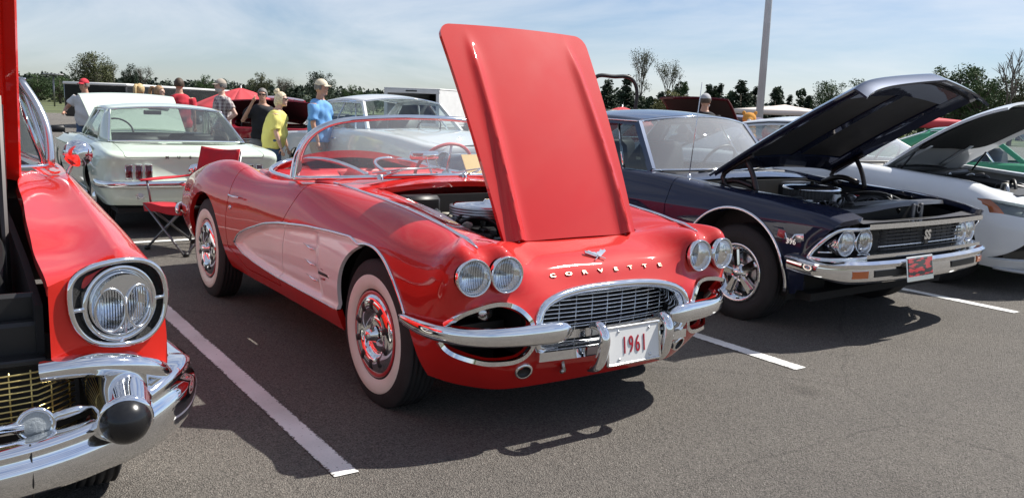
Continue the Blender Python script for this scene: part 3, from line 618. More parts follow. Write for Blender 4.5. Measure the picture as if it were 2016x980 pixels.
clutter(eng, -.50, .30, -.42, .42, .80, 3, 16)
# wheels
def vette_wheel(xa, sgn):
    yo = .735 if xa == 0 else .75; t = wheel_base(vette, (xa, yo*sgn, .335), sgn, .348, .165, .195, white=(.212, .285), rimcol=mat('wheel_red', (.50, .012, .02), rough=.3, coat=1))
    h = .0825; ax = (0, sgn, 0)
    cov = mk('wheel_cover', lathe([(.0005, h-.012), (.055, h-.014), (.080, h-.016), (.090, h-.024), (.096, h-.026), (.102, h-.010), (.112, h+.004), (.130, h+.010), (.150, h+.010), (.170, h+.003), (.184, h-.006), (.190, h-.016)], 60, (0, 0, 0), ax), CHROME, t)
    a, s, tt = frame(ax); M3 = np.stack([a, s, tt], 1); slot = mat('cover_slot', (.015, .015, .017), rough=.35)
    for k in range(10):
        an = 2*math.pi*k/10; b = box((0, 0, 0), (.018, .034, .046), .006); b = tf(b, rotz(R(0)), t=(h+.005, 0, .141)); b = tf(b, rotx(an)); b = tf(b, M3); mk('cover_slot', b, slot, t)
    hub = tf(lathe([(.0005, .046), (.018, .043), (.028, .030), (.034, .010), (.040, 0)], 32, (h-.008, 0, 0), (1, 0, 0)), M3); mk('hub_cap', hub, CHROME, t)
    bl = join(*[tf(prism([(.015, -.013), (.050, -.006), (.054, 0), (.050, .006), (.015, .013)], h+.008, h+.020, 'x'), rotx(q)) for q in (1.0, 1.0+math.pi)]); mk('spinner', tf(bl, M3), CHROME, t, sharp=30)
for xa in (0, -2.59):
    for sgn in (-1, 1): vette_wheel(xa, sgn)
# headlights
for sgn in (-1, 1):
    headlamp(vette, (.699, .726*sgn, .72), .070, (1, .10*sgn, .02), ring=.0065)
    headlamp(vette, (.699, .567*sgn, .72), .070, (1, .03*sgn, .02), ring=.0065)
# bumpers
el = [(.032*math.cos(a)*(1 if math.cos(a) > 0 else .7), .043*math.sin(a)) for a in np.linspace(0, 2*math.pi, 17)[:-1]]
bpth = curve([(.36, .872, .503), (.50, .862, .494), (.62, .815, .484), (.71, .72, .478), (.765, .58, .476), (.79, .44, .477), (.80, .34, .479), (.795, .285, .480)], 44)
bsc = np.interp(np.linspace(0, 1, 44), [0, .05, .2, .5, .86, .93, .97, 1], [.35, .55, .75, .90, 1.08, 1.0, .75, .2])
for sgn in (1, -1):
    f = (lambda v: v) if sgn > 0 else mirror
    mk('front_bumper', f(sweep(bpth, [(-a, b) for a, b in el], scale=bsc)), CHROME, vette)
    bo = curve([(.80, .190, .485), (.860, .188, .492), (.888, .188, .455), (.884, .188, .40), (.862, .190, .335), (.80, .195, .295)], 24)
    mk('bumper_guard', f(tube(bo, np.interp(np.linspace(0, 1, 24), [0, .15, .5, .85, 1], [.012, .022, .025, .024, .010]), 14)), CHROME, vette)
# grille: surround, deep chrome lip, bars
def outline_pts(fn, y0, z0, n=72, rmax=.6, half=False, a0=0, a1=2*math.pi):
    out = []
    for a in np.linspace(a0, a1, n):
        lo, hi = 0., rmax
        for _ in range(30):
            mid = (lo+hi)/2; q = np.array([[.7, y0+mid*math.cos(a), z0+mid*math.sin(a)]])
            if fn(q)[0] < 0: lo = mid
            else: hi = mid
        out.append((y0+lo*math.cos(a), z0+lo*math.sin(a)))
    return out
gp = outline_pts(lambda q: fgrille(np.abs(q)), 0, .47, 96)[:-1]
gout = np.array([(surf_front(abs(y), z)+.002, y, z) for y, z in gp])
for _ in range(2): gout[:, 0] = (np.roll(gout[:, 0], 1)+2*gout[:, 0]+np.roll(gout[:, 0], -1))/4
cy, cz = 0., .47
def shrink(P, k, dx): Q = P.copy(); Q[:, 1] = cy+(P[:, 1]-cy)*k; Q[:, 2] = cz+(P[:, 2]-cz)*(k-.05*(1-k)*4); Q[:, 0] += dx; return Q
gn = np.roll(gout, -1, 0)-np.roll(gout, 1, 0); gn = np.stack([np.zeros(len(gn)), gn[:, 2], -gn[:, 1]], 1); gn /= np.linalg.norm(gn, axis=1)[:, None]; gn *= np.sign((gn*(gout-np.array((0, 0, .47)))).sum(1))[:, None]
def offs(o, dx): Q = gout+gn*o; Q[:, 0] += dx; return Q
ring = [offs(.016, -.006), offs(.015, .010), offs(.004, .018), offs(-.012, .014), offs(-.022, .002), offs(-.030, -.03), offs(-.038, -.07), offs(-.042, -.10)]
gg = np.stack(ring, 0); gg = np.concatenate([gg, gg[:, :1]], 1); mk('grille_surround', grid(gg), CHROME, vette)
mk('grille_back', join(box((.56, 0, .48), (.01, .84, .25))), DARK, vette, smooth=False)
zb_ = np.linspace(.375, .595, 13)
for z in zb_:
    w_ = [abs(y) for y, zz in gp if abs(zz-z) < .02]; w = (min(w_) if z > .5 else .39)*.95 if w_ else .36
    path = [(.655+.035*(1-(y/.42)**2)-(.0), y, z) for y in np.linspace(-w, w, 13)]
    mk('grille_bar', tube(path, .0032, 5), CHROME2, vette)
for k in range(-4, 5):
    y = k*.088; zt_ = .60-.04*(abs(y)/.4)**2; mk('grille_post', tube([(.650+.035*(1-(y/.42)**2), y, .37), (.650+.035*(1-(y/.42)**2), y, zt_)], .0028, 5), CHROME2, vette)
mk('grille_crossbar', sweep([(.745+.035*(1-(y/.45)**2), y, .462) for y in np.linspace(-.42, .42, 25)], [(-.03, -.018), (.03, -.022), (.034, .0), (.03, .022), (-.03, .018)], up=(0, 0, 1)), CHROME, vette, sharp=30)
mk('grille_lower_bar', sweep([(.735+.035*(1-(y/.45)**2), y, .375) for y in np.linspace(-.43, .43, 25)], [(-.03, -.024), (.022, -.022), (.028, .0), (.022, .018), (-.03, .016)], up=(0, 0, 1)), CHROME, vette, sharp=30)
# inlet trims
for sgn in (1, -1):
    f = (lambda v: v) if sgn > 0 else mirror
    Pu = curve(ITOP[1:-1], 60); Pu = np.array([(surf_front(y, z)+.004, y, z) for y, z in Pu]); Pl = curve(IBOT[1:-1], 60); Pl = np.array([(surf_front(y, z)+.004, y, z) for y, z in Pl])
    for Q in (Pu, Pl):
        for _ in range(4): Q[1:-1, 0] = (Q[:-2, 0]+2*Q[1:-1, 0]+Q[2:, 0])/4
        mk('inlet_trim', f(sweep(Q, [(-.010, -.012), (.008, -.013), (.012, 0), (.008, .012), (-.010, .012)], up=(1, 0, 0))), CHROME, vette, sharp=50)
    mk('inlet_box', f(join(box((.47, .61, .47), (.02, .28, .25)), box((.57, .455, .47), (.2, .02, .22)), box((.53, .62, .475), (.10, .26, .045)))), BLACK, vette, smooth=False)
    mk('parking_lamp', f(lathe([(.0005, .01), (.03, .006), (.036, 0), (.038, -.02)], 24, (.60, .60, .545), (1, 0, .1))), CHROME2, vette)
    ax = (1, .25, -.45); q = (surf_front(.46, .30)+.004, .46, .30)
    mk('exhaust_ring', f(lathe([(.030, .012), (.036, .014), (.040, .006), (.041, -.01)], 28, q, ax)), CHROME, vette); mk('exhaust_hole', f(lathe([(.0005, -.002), (.031, 0), (.031, .012)], 24, q, ax)), BLACK, vette)
    mk('tow_hook', f(join(tube([(.70, .26, .33), (.72, .26, .27)], .008, 8), tube([(.70, .245, .275), (.72, .275, .275)], .010, 8))), ALU, vette)
# licence plate, letters, crossed-flag badge
plate = mk('licence_plate', tf(box((0, 0, 0), (.006, .295, .150), .002), roty(R(-8)), (.868, .0, .402)), mat('plate_white', (.80, .80, .78), rough=.35, coat=.4), vette, smooth=False)
fr_ = [(-.152, -.080), (.152, -.080), (.152, .080), (-.152, .080)]
pf = join(*[box((0, (a[0]+b[0])/2, (a[1]+b[1])/2), (.014, abs(a[0]-b[0])+.012, abs(a[1]-b[1])+.010), .003) for a, b in zip(fr_, fr_[1:]+fr_[:1])])
mk('plate_frame', tf(pf, roty(R(-8)), (.868, 0, .402)), CHROME, plate, sharp=35)
def place_text(vf, o, right, up): V = vf[0]; r_, u_ = np.asarray(right, float), np.asarray(up, float); r_ /= np.linalg.norm(r_); u_ /= np.linalg.norm(u_); n_ = np.cross(r_, u_); return np.asarray(o)+np.outer(V[:, 0], r_)+np.outer(V[:, 1], u_)+np.outer(V[:, 2], n_), vf[1]
for k, ch in enumerate('1961'):
    T_ = textmesh(ch, .105, .0015, bold=.0002); T_ = (T_[0]*np.array([.58, 1.0, 1]), T_[1])
    u_ = roty(R(-8)) @ np.array([0, 0, 1.]); mk('plate_digit', place_text(T_, (.8735, -.057+.038*k, .398), (0, 1, 0), u_), mat('plate_red', (.42, .012, .03), rough=.4), plate, smooth=False)
for y in (-.09, .09):
    for z in (.345, .462): mk('plate_bolt', lathe([(.0005, .006), (.006, .004), (.007, 0)], 10, (.871+(.009 if z < .4 else -.009), y, z), (1, 0, 0)), CHROME2, plate)
for k, ch in enumerate('CORVETTE'):
    y = -.30+k*.0905; z0 = .684; x0 = surf_front(abs(y), z0); x1 = surf_front(abs(y), z0+.02)
    T_ = textmesh(ch, .024, .003); T_ = (T_[0]*np.array([2.0, 1, 1]), T_[1])
    n_ = np.array([.75, 0, .66]); mk('nose_letter', place_text(T_, np.array((x0, y, z0))+n_*.003, (0, 1, 0), (-.66, 0, .75)), mat('gilt_letter', (.42, .33, .26), rough=.35, metal=1), vette, smooth=False)
bx = surf_front(0, .738); n_ = np.array([.62, 0, .78]); fl = []
def flag(s):
    pole = [(-.03*s, -.022), (.055*s, .030)]; V = [(-.004*s, .0), (.012*s, -.008), (.062*s, .022), (.058*s, .034), (.05*s, .026), (.035*s, .034), (.022*s, .022), (.004*s, .020)]
    n = len(V); P3 = [(a, b, h) for h in (0, .008) for a, b in V]; F_ = [tuple(range(n))[::-1], tuple(range(n, 2*n))]+[(i, (i+1) % n, n+(i+1) % n, n+i) for i in range(n)]; return np.array(P3), F_
em = join(flag(1), flag(-1), tube([(-.03, -.024, .005), (.058, .032, .005)], .0025, 6), tube([(.03, -.024, .008), (-.058, .032, .008)], .0025, 6))
mk('nose_badge', place_text(fixn(em), np.array((bx, 0, .738))+n_*.002, (0, 1, 0), (-.78, 0, .62)), CHROME, vette, smooth=False)
# windscreen
wb = curve([(-1.14, -.748, .955), (-1.02, -.71, .962), (-.90, -.62, .972), (-.79, -.36, .984), (-.755, 0, .99), (-.79, .36, .984), (-.90, .62, .972), (-1.02, .71, .962), (-1.14, .748, .955)], 61)
wt = curve([(-1.145, -.75, .957), (-1.14, -.735, 1.05), (-1.11, -.69, 1.17), (-1.06, -.58, 1.258), (-1.02, -.40, 1.294), (-1.0, 0, 1.312), (-1.02, .40, 1.294), (-1.06, .58, 1.258), (-1.11, .69, 1.17), (-1.14, .735, 1.05), (-1.145, .75, .957)], 61)
ws = mk('windscreen', grid([[wb[i]*(1-t)+wt[i]*t+np.array([.03*math.sin(math.pi*t)*(1-abs(i-30)/30), 0, 0]) for t in np.linspace(0, 1, 10)] for i in range(61)]), GLASSH, vette)
wn = np.array([(.79*math.cos(q)-.0, math.sin(q)*.9, .60*math.cos(q)+.05) for q in np.clip((np.arange(61)-30)/30, -1, 1)**3*1.25]); wn /= np.linalg.norm(wn, axis=1)[:, None]
fsc = np.interp(np.abs(np.arange(61)-30), [0, 18, 24, 30], [.85, .95, 1.3, 1.6])
mk('windscreen_frame', sweep(wt, [(-.016, -.010), (.016, -.010), (.016, .006), (.011, .011), (-.011, .011), (-.016, .006)], up=wn, scale=fsc), CHROME, ws, sharp=60)
mk('windscreen_base', tube(wb, .013, 8), CHROME, ws)
mk('screen_sticker', lathe([(.0005, .001), (.038, .001)], 24, (-1.118, -.735, 1.02), (.2, -1, .1)), mat('sticker_grey', (.35, .35, .33), rough=.5), ws)
for y0 in (-.42, .12):
    w_ = mk('wiper', join(tube([(-.74, y0, .985), (-.80, y0+.17, 1.02), (-.795, y0+.33, 1.03)], .006, 6), tube([(-.79, y0-.02, 1.005), (-.795, y0+.17, 1.026), (-.80, y0+.42, 1.03)], .005, 5), lathe([(.0005, .03), (.014, .025), (.018, 0)], 12, (-.735, y0, .975), (0, 0, 1))), CHROME2, vette)
# cockpit: rim moulding, seats, dash, wheel, mirror
def rim(v): return curve(v, 60)
rimR = [(-1.14, .735, .955), (-1.35, .668, .932), (-1.7, .640, .926), (-1.95, .585, .945), (-2.045, .46, .980), (-2.06, .32, 1.0), (-1.99, .18, .992), (-1.82, .10, .96), (-1.6, .085, .925)]
for sgn in (1, -1):
    f = (lambda v: v) if sgn > 0 else mirror
    mk('cockpit_moulding', f(tube(rim(rimR), .017, 8, flat=.8)), CHROME, vette)
    seat = mk('seat', f(join(tf(box((0, 0, 0), (.16, .50, .50), .06), roty(R(-14)), (-1.84, .36, .685)), box((-1.55, .36, .50), (.52, .50, .16), .06), *[tf(box((0, 0, 0), (.035, .094, .40), .014), roty(R(-14)), (-1.772, .36+.096*k, .675)) for k in (-2, -1, 0, 1, 2)])), REDV, vette)
    mk('door_card', f(grid([[(x, .70+.0*z, z) for z in (.35, .6, .90)] for x in (-1.05, -1.5, -1.95)])), REDV, vette)
for sgn in (1, -1): mk('deck_corner', tf(box((0, 0, 0), (.30, .17, .05), .022), roty(R(3)), (-1.99, .535*sgn, .893)), RED, vette)
mk('rear_bulkhead', join(box((-2.03, 0, .68), (.05, 1.1, .5), .02), box((-1.86, 0, .80), (.42, .15, .26), .05)), REDV, vette)
mk('dashboard', sweep([(-.98, y, .90+.02*(1-(y/.7)**2)) for y in np.linspace(-.68, .68, 21)], [(-.05, -.12), (.05, -.12), (.07, .02), (.02, .05), (-.06, .04)], up=(0, 0, 1)), REDV, vette)
mk('cockpit_floor', box((-1.5, 0, .28), (1.1, 1.4, .03)), BLACK, vette, smooth=False)
swc = np.array((-1.38, .36, .965)); a, s, t = frame((-.86, 0, .5)); rg = [swc+.205*(math.cos(q)*s+math.sin(q)*t) for q in np.linspace(0, 2*math.pi, 41)[:-1]]
sw = mk('steering_wheel', tube(rg, .011, 8, closed=True), REDV, vette)
mk('spoke', join(*[tube([swc-a*.05, swc+.2*(math.cos(q)*s+math.sin(q)*t)], .008, 6) for q in (math.pi/2, math.pi*7/6, math.pi*11/6)], tube([swc-a*.06, swc-a*.5], .02, 8), lathe([(.0005, .01), (.035, 0), (.04, -.05)], 16, swc-a*.04, a)), CHROME2, sw)
mir = mk('rear_mirror', tf(box((0, 0, 0), (.03, .20, .055), .014), t=(-1.03, .02, 1.085)), CHROME, vette); mk('mirror_stem', tube([(-.93, .02, .97), (-1.0, .02, 1.06)], .008, 8), CHROME, mir)
PAPER = mat('yellow_card', (.80, .55, .22), rough=.8)
card = mk('show_card', tf(box((0, 0, 0), (.004, .21, .13)), roty(R(-35)), (-.86, .30, 1.045)), PAPER, label='pale orange show card leaning inside the red roadster windscreen', cat='card', smooth=False)
card.location = (-.607, 1.235, 0); card.rotation_euler = (0, 0, .014)
# ------------------------------------------------------------------ generic car pieces
def both(fn):
    for sgn in (1, -1): fn((lambda v: v) if sgn > 0 else mirror, sgn)
def loft_half(stn, nu=120, nv=46, creases=()):
    V, F = grid(tensor(np.array(stn, float), nu, nv, creases)); return V, [f[::-1] for f in F]
def cut_arches(vf, arches):
    V = vf[0]; f = np.full(len(V), 9.)
    for xa, za, ra in arches: f = np.minimum(f, np.hypot(V[:, 0]-xa, np.maximum(V[:, 2]-za, 0))-ra)
    return clip(vf, f)
def seam(vf, fn, g=.003):
    v = fn(vf[0]); return clip(vf, -v-g), clip(vf, v-g)
def rows_x(y0, y1, n): return np.linspace(y0, y1, n)
def greenhouse(root, P, A0, A1, C1, C0, bow=.16, bowr=.10, crown=.05, trim=None, bx=None, q1=.16, q0=.30, seats=None, glassm=None, sidem=None, vent=None, pm=None):
    """A0/A1 foot and head of the screen pillar, C1/C0 head and foot of the rear pillar (all at +y)"""
    trim = trim or CHROME; A0, A1, C1, C0 = [np.array(q, float) for q in (A0, A1, C1, C0)]; gm = glassm or GLASS
    vv = np.linspace(-1, 1, 25)
    def cv(p, b, zb=.0): return np.array([(p[0]+b*(1-v*v), p[1]*v, p[2]+zb*(1-v*v)) for v in vv])
    w0, w1, r1, r0 = cv(A0, bow, .015), cv(A1, bow*.55, crown*.7), cv(C1, -bowr*.4, crown*.7), cv(C0, -bowr, .012)
    def pane(name, a, b, bulge, m):
        n = 8; ex = np.array([bulge, 0, abs(bulge)*.5])
        return mk(name, grid([[a[i]*(1-t)+b[i]*t+ex*math.sin(math.pi*t)*(1-vv[i]**2) for t in np.linspace(0, 1, n)] for i in range(25)]), m, root)
    ws_ = pane('windscreen', w0, w1, .03, gm); pane('rear_window', r0, r1, -.03, gm)
    def loop(a, b): return np.concatenate([a, poly([a[-1], b[-1]], 10)[1:-1], b[::-1], poly([b[0], a[0]], 10)[1:-1]])
    mk('windscreen_trim', tube(loop(w0, w1), .011, 6, closed=True), trim, root); mk('rear_window_trim', tube(loop(r0, r1), .011, 6, closed=True), trim, root)
    S = np.linspace(0, 1, 22); rg = []
    for s in S:
        e = w1*(1-s)+r1*s; e = e.copy(); lift = crown*.55*math.sin(math.pi*min(max(s, 0), 1)); row = []
        for i, v in enumerate(vv): row.append(e[i]+np.array([0, 0, lift*(1-.35*v*v)+.012]))
        # rounded shoulder down to the drip rail
        ed = e[-1]; ed0 = e[0]; row = [ed0+np.array([0, -.022, lift*.4-.035]), ed0+np.array([0, -.014, lift*.55-.008])]+row+[ed+np.array([0, .014, lift*.55-.008]), ed+np.array([0, .022, lift*.4-.035])]
        rg.append(row)
    rgv = grid(rg); mk('roof', rgv if vnormals(*rgv)[len(rgv[0])//2][2] > 0 else (rgv[0], [f[::-1] for f in rgv[1]]), P, root)
    def pil(f, sgn):
        if pm: mk('screen_pillar', f(tube(curve([A0, A0*.55+A1*.45+np.array([.03, .035, .0]), A1+np.array([0, .0, -.005])], 14), .020, 8)), pm, root)
        else: mk('screen_pillar', f(sweep(poly([A0, A1+np.array([0, .012, -.01])], 6), [(-.035, -.02), (.02, -.022), (.022, .015), (-.03, .02)], up=(0, 1, 0))), pm or P, root, sharp=40)
        a1 = C1+np.array([q1, .012, -.02]); a0 = C0+np.array([q0, .03, -.02]); n = 8
        mid = lambda t, a, b: a*(1-t)+b*t
        g = [[mid(t, mid(s, C0+np.array([-.02, -.012, -.01]), a0), mid(s, C1+np.array([-.01, -.01, .004]), a1))+np.array([0, .030*math.sin(math.pi*s)+.012*math.sin(math.pi*t), 0]) for s in np.linspace(0, 1, 9)] for t in np.linspace(0, 1, n)]
        gv = grid(g); gv = gv if vnormals(*gv)[20][1] > 0 else (gv[0], [q[::-1] for q in gv[1]]); mk('rear_pillar', f(solidify(gv, .02)), P, root)
        sg0, sg1 = A0+np.array([-.02, .012, -.01]), A1+np.array([-.02, .0, -.02])
        mk('side_window', f(grid([[mid(t, mid(s, sg0, a0+np.array([0, -.03, 0])), mid(s, sg1, a1+np.array([0, -.02, 0])))+np.array([0, .02*math.sin(math.pi*t), 0]) for t in np.linspace(0, 1, 5)] for s in np.linspace(0, 1, 9)])), sidem or gm, root)
        mk('drip_rail', f(tube([A1+np.array([0, .02, .0]), mid(.5, A1, C1)+np.array([0, .02, crown*.2]), C1+np.array([.05, .02, 0])], .007, 6)), trim, root)
        mk('belt_trim', f(tube([sg0+np.array([0, .02, .0]), a0+np.array([0, .01, 0.])], .006, 6)), trim, root)
        for bxx in ([bx] if bx else [])+([vent] if vent else []):
            s = (bxx-sg0[0])/(a0[0]-sg0[0]); mk('window_divider', f(tube([mid(s, sg0, a0), mid(s if bxx == bx else s+.06, sg1, a1)], .012, 6)), trim if bxx == vent else P, root)
    both(pil)
    if seats is not None:
        sx, sz = seats
        for x in sx:
            for y in (-.36, .36): mk('seat', join(tf(box((0, 0, 0), (.14, .52, .56), .05), roty(R(-12)), (x, y, sz)), box((x+.25, y, sz-.25), (.5, .5, .14), .05)), mat('dark_vinyl', (.02, .02, .022), rough=.5), root)
        mk('dashboard', box((A0[0]+.05, 0, A0[2]-.06), (.34, A0[1]*1.9, .12), .04), mat('dark_vinyl', (.02, .02, .022), rough=.5), root)
        c = np.array((A0[0]-.32, .38, A0[2]+.02)); a, s, t = frame((-.85, 0, .5)); mk('steering_wheel', tube([c+.19*(math.cos(q)*s+math.sin(q)*t) for q in np.linspace(0, 2*math.pi, 29)[:-1]], .012, 6, closed=True), BLACK, root)
    return ws_
def plain_wheel(root, pos, sgn, Rt=.33, w=.2, Rr=.19, kind='steel', white=None):
    t = wheel_base(root, pos, sgn, Rt, w, Rr, white=white); h = w/2; ax = (0, sgn, 0); a, s, tt = frame(ax); M3 = np.stack([a, s, tt], 1)
    if kind == 'disc': mk('hub_cap', lathe([(.0005, h+.01), (.04, h+.008), (.06, h-.01), (.09, h-.02), (.12, h-.004), (Rr-.02, h-.01), (Rr-.012, h-.02)], 32, (0, 0, 0), ax), CHROME, t)
    elif kind == 'five':
        for k in range(5):
            an = 2*math.pi*k/5+.2
            b = join(tf(prism([(-.024, .045), (.024, .045), (.034, Rr-.035), (-.034, Rr-.035)], -.03, .0, 'x'), t=(h-.032, 0, 0)), tf(prism([(-.010, .05), (.010, .05), (.016, Rr-.04), (-.016, Rr-.04)], 0, .012, 'x'), t=(h-.032, 0, 0)))
            mk('spoke', tf(tf(b, rotx(an)), M3), CHROME, t, sharp=30, smooth=True)
        mk('hub_cap', lathe([(.0005, h-.002), (.026, h-.004), (.032, h-.014), (.036, h-.03), (.062, h-.036), (.066, h-.06)], 28, (0, 0, 0), ax), CHROME, t)
        mk('brake_disc', lathe([(.05, h-.09), (Rr-.06, h-.09), (Rr-.06, h-.10)], 28, (0, 0, 0), ax), ALU, t)
    return t
def underbody(root, x0, x1, hw, z=.22): mk('chassis', join(box(((x0+x1)/2, 0, z), (x1-x0, hw*2, .05))), UNDER, root, smooth=False)

# ------------------------------------------------------------------ red 1950s hardtop at the left edge
c57 = thing('red_hardtop', 'red fifties hardtop with gold mesh grille cut off by the left edge', 'car', (-.38, -1.56, 0), 0)
RED57 = paint('bright_red_paint', (.60, .014, .006))
GOLD = mat('gold_anodised', (.72, .56, .22), rough=.3, metal=1.)
def xf57(y): return .722-.36*(y-.60)
def s57(x, hw, zsh, yr, zr, zi, yi, front=None):
    L = [(hw-.05, .28), (hw-.005, .48), (hw+.004, .66), (hw-.006, .80), (hw-.035, zsh), (yr, zr), ((yr+yi)/2, (zr+zi)/2-.016), (yi, zi)]
    return [((x if front is None else xf57(y)+front), y, z) for y, z in L]
S57 = [s57(-4.1, .86, .80, .80, .90, .86, .60), s57(-3.6, .91, .88, .84, .97, .93, .68), s57(-2.92, .93, .92, .85, 1.0, 1.0, .74), s57(-1.6, .93, .95, .86, 1.035, 1.04, .78), s57(-.95, .925, .955, .83, 1.045, 1.05, .72),
       s57(-.6, .922, .945, .80, 1.045, 1.045, .625), s57(-.2, .92, .925, .79, 1.008, 1.0, .60), s57(.1, .916, .91, .787, .978, .965, .582), s57(.3, .91, .90, .782, .96, .930, .575), s57(.48, .903, .892, .776, .945, .900, .57), s57(.58, .898, .888, .772, .935, .882, .57, -.06), s57(.62, .892, .882, .768, .926, .868, .57, -.006)]
h57 = loft_half(S57, 170, 60, creases=(5,)); h57 = cut_arches(h57, [(0, .34, .38), (-2.92, .34, .37)])
# the front end keeps clear of the bumper
h57 = clip(h57, np.where(h57[0][:, 0] > .3, h57[0][:, 2]-.50-.1*sm(.42, .3, h57[0][:, 0]), 1.))
def b57(f, sgn): 
    mk('fender', f(flange(h57, .03)), RED57, c57)
both(b57)
# front cap around the lamp
CY, CZ = .757, .792
cap_o = [(.57, .868), (.67, .902), (.768, .926), (.857, .882), (.886, .80), (.896, .66), (.888, .56), (.80, .60), (.70, .625), (.57, .628)]
def radial(pts, n, c=(CY, CZ)):
    P = poly(list(pts)+[pts[0]], 400); a = np.arctan2(P[:, 1]-c[1], P[:, 0]-c[0]); r = np.hypot(P[:, 0]-c[0], P[:, 1]-c[1]); o = np.argsort(a); q = np.linspace(-math.pi, math.pi, n+1)[:-1]
    return q, np.interp(q, a[o], r[o], period=2*math.pi)
q57, ro = radial(cap_o, 96)
rim_o = [(.768,.917),(.83,.907),(.866,.883),(.890,.832),(.890,.768),(.868,.708),(.828,.676),(.752,.672),(.674,.698),(.634,.752),(.622,.823),(.633,.88),(.675,.906),(.717,.914)]
rs_ = curve(rim_o+[rim_o[0]], 60)[:-1]; _, rr_ = radial([tuple(q) for q in rs_], 96)
def polar(rad, dx): return [(xf57(CY+r*math.cos(a))+dx, CY+r*math.sin(math.pi/2-a) if 0 else CY+r*math.cos(a), CZ+r*math.sin(a)) for a, r in zip(q57, rad)]
def ringg(rows): G_ = np.array(rows); return grid(np.concatenate([G_, G_[:, :1]], 1))
def cap57(f, sgn):
    mk('fender_cap', f(ringg([polar(ro, -.004), polar(np.minimum(ro-.001, rr_-.003), .0)])), RED57, c57)
    su = mk('lamp_surround', f(tube(np.array(polar(rr_, .010)), .0085, 8, closed=True)), CHROME, c57)
    mk('surround_mesh', f(ringg([polar(rr_*.985, .004), polar(np.full(96, .106), -.016)])), mat('mesh_black', (.010, .010, .011), rough=.6, bump=.8, bscale=260), su)
    for a in (0, math.pi, -math.pi/2):
        p0, p1 = [(xf57(CY+r*math.cos(a))+.008, CY+r*math.cos(a), CZ+r*math.sin(a)) for r in (.100, .132 if a == 0 else .128)]; mk('surround_tab', f(tube([p0, p1], .007, 6)), CHROME, su)
    n_ = np.array([1, .36, 0])/math.hypot(1, .36); ce = np.array((xf57(CY), CY, CZ))
    mk('lamp_ring', f(lathe([(.113, -.016), (.113, .004), (.109, .012), (.101, .012), (.096, .004), (.092, .0), (.091, -.01)], 56, ce, n_)), CHROME, su)
    pos = ce+n_*.004; hl = headlamp(c57, tuple(pos*np.array([1, sgn, 1])), .088, n_*np.array([1, sgn, 1]), ring=.004, deep=.07)
    # two-lobed chrome visor across the lens
    a_, s_, t_ = frame(n_); pr = []
    def at(y, z, d): return ce+s_*y+t_*z+n_*d
    sg = 1 if s_[1] > 0 else -1
    arc = []
    for c0 in (-1, 1): arc.append([at(c0*.043*sg+.042*math.cos(q), -.010+.062*math.sin(q), .034-.010*abs(c0*.043+.042*math.cos(q))/.085) for q in np.linspace(0, 2*math.pi, 37)[:-1]])
    for ar in arc: mk('visor_ring', f(tube(np.array(ar), .004, 6, closed=True)), CHROME2, su)
    top = [[at(y, z, .030) for z in np.linspace(min(-.010+.062*math.sqrt(max(1-((abs(y)-.043)/.043)**2, 0)), math.sqrt(max(.087**2-y*y, 1e-6))-.001), math.sqrt(max(.087**2-y*y, 1e-6)), 6)] for y in np.linspace(-.07, .07, 41)]
    mk('visor_plate', f(grid(top)), CHROME2, su); mk('visor_bar', f(tube([at(0, .02, .034), at(0, -.084, .026)], .005, 6)), CHROME2, su)
    # chrome eyebrow under the lamp
    pth = curve([(.725, .545, .632), (.745, .65, .640), (.738, .74, .628), (.705, .82, .600), (.655, .875, .560), (.60, .897, .522)], 26)
    mk('grille_moulding', f(sweep(pth, [(-.012, -.030), (-.030, -.014), (-.034, .010), (-.020, .028), (.01, .032), (.02, -.03)], up=(0, 0, 1), scale=np.interp(np.linspace(0, 1, 26), [0, .7, 1], [1, 1, .55]))), CHROME, c57, sharp=60)
    # bumper with its ear
    bpt = curve([(.905, 0, .415), (.895, .25, .415), (.87, .45, .416), (.82, .63, .425), (.755, .765, .445), (.67, .875, .470), (.56, .945, .478), (.38, .965, .475), (.15, .955, .47)], 56)
    hgt = np.interp(bpt[:, 1]+np.where(bpt[:, 0] < .5, .3, 0), [0, .5, .68, .80, .90, 1.2], [.070, .072, .078, .096, .105, .085])
    V_, F_ = [], []
    prof = [(-.03, -1.0), (.012, -.96), (.030, -.72), (.042, -.3), (.046, .05), (.040, .38), (.020, .55), (.030, .70), (.026, .88), (.006, 1.0), (-.035, 1.02)]
    Tn = np.gradient(bpt, axis=0); Tn /= np.linalg.norm(Tn, axis=1)[:, None]; gb = []
    for i in range(56):
        out = np.array([Tn[i, 1], -Tn[i, 0], 0]); out /= np.linalg.norm(out); gb.append([bpt[i]+out*a+np.array([0, 0, b*hgt[i]]) for a, b in prof])
    gv = grid(gb); gv = gv if vnormals(*gv)[5][0] > 0 else (gv[0], [q[::-1] for q in gv[1]]); mk('bumper', f(gv), CHROME, c57)
    mk('bumper_seam', f(tube([(.872, .497, .345), (.902, .497, .39), (.905, .497, .42), (.898, .497, .443), (.884, .497, .456), (.890, .497, .468), (.872, .497, .488)], .0025, 5)), BLACK, c57)
    # bullet guard with rubber tip
    A_, B_ = np.array((.62, .745, .565)), np.array((.862, .728, .507)); ax = B_-A_; L_ = np.linalg.norm(ax)
    bu = mk('bumper_bullet', f(lathe([(.092, 0), (.086, L_*.4), (.078, L_*.75), (.073, L_*.95), (.073, L_), (.066, L_+.004)], 40, A_, ax)), CHROME, c57)
    mk('bullet_tip', f(lathe([(.0005, .062), (.02, .060), (.040, .050), (.056, .032), (.065, .010), (.067, -.008)], 40, B_, ax)), mat('rubber_gloss', (.012, .012, .013), rough=.22), bu)
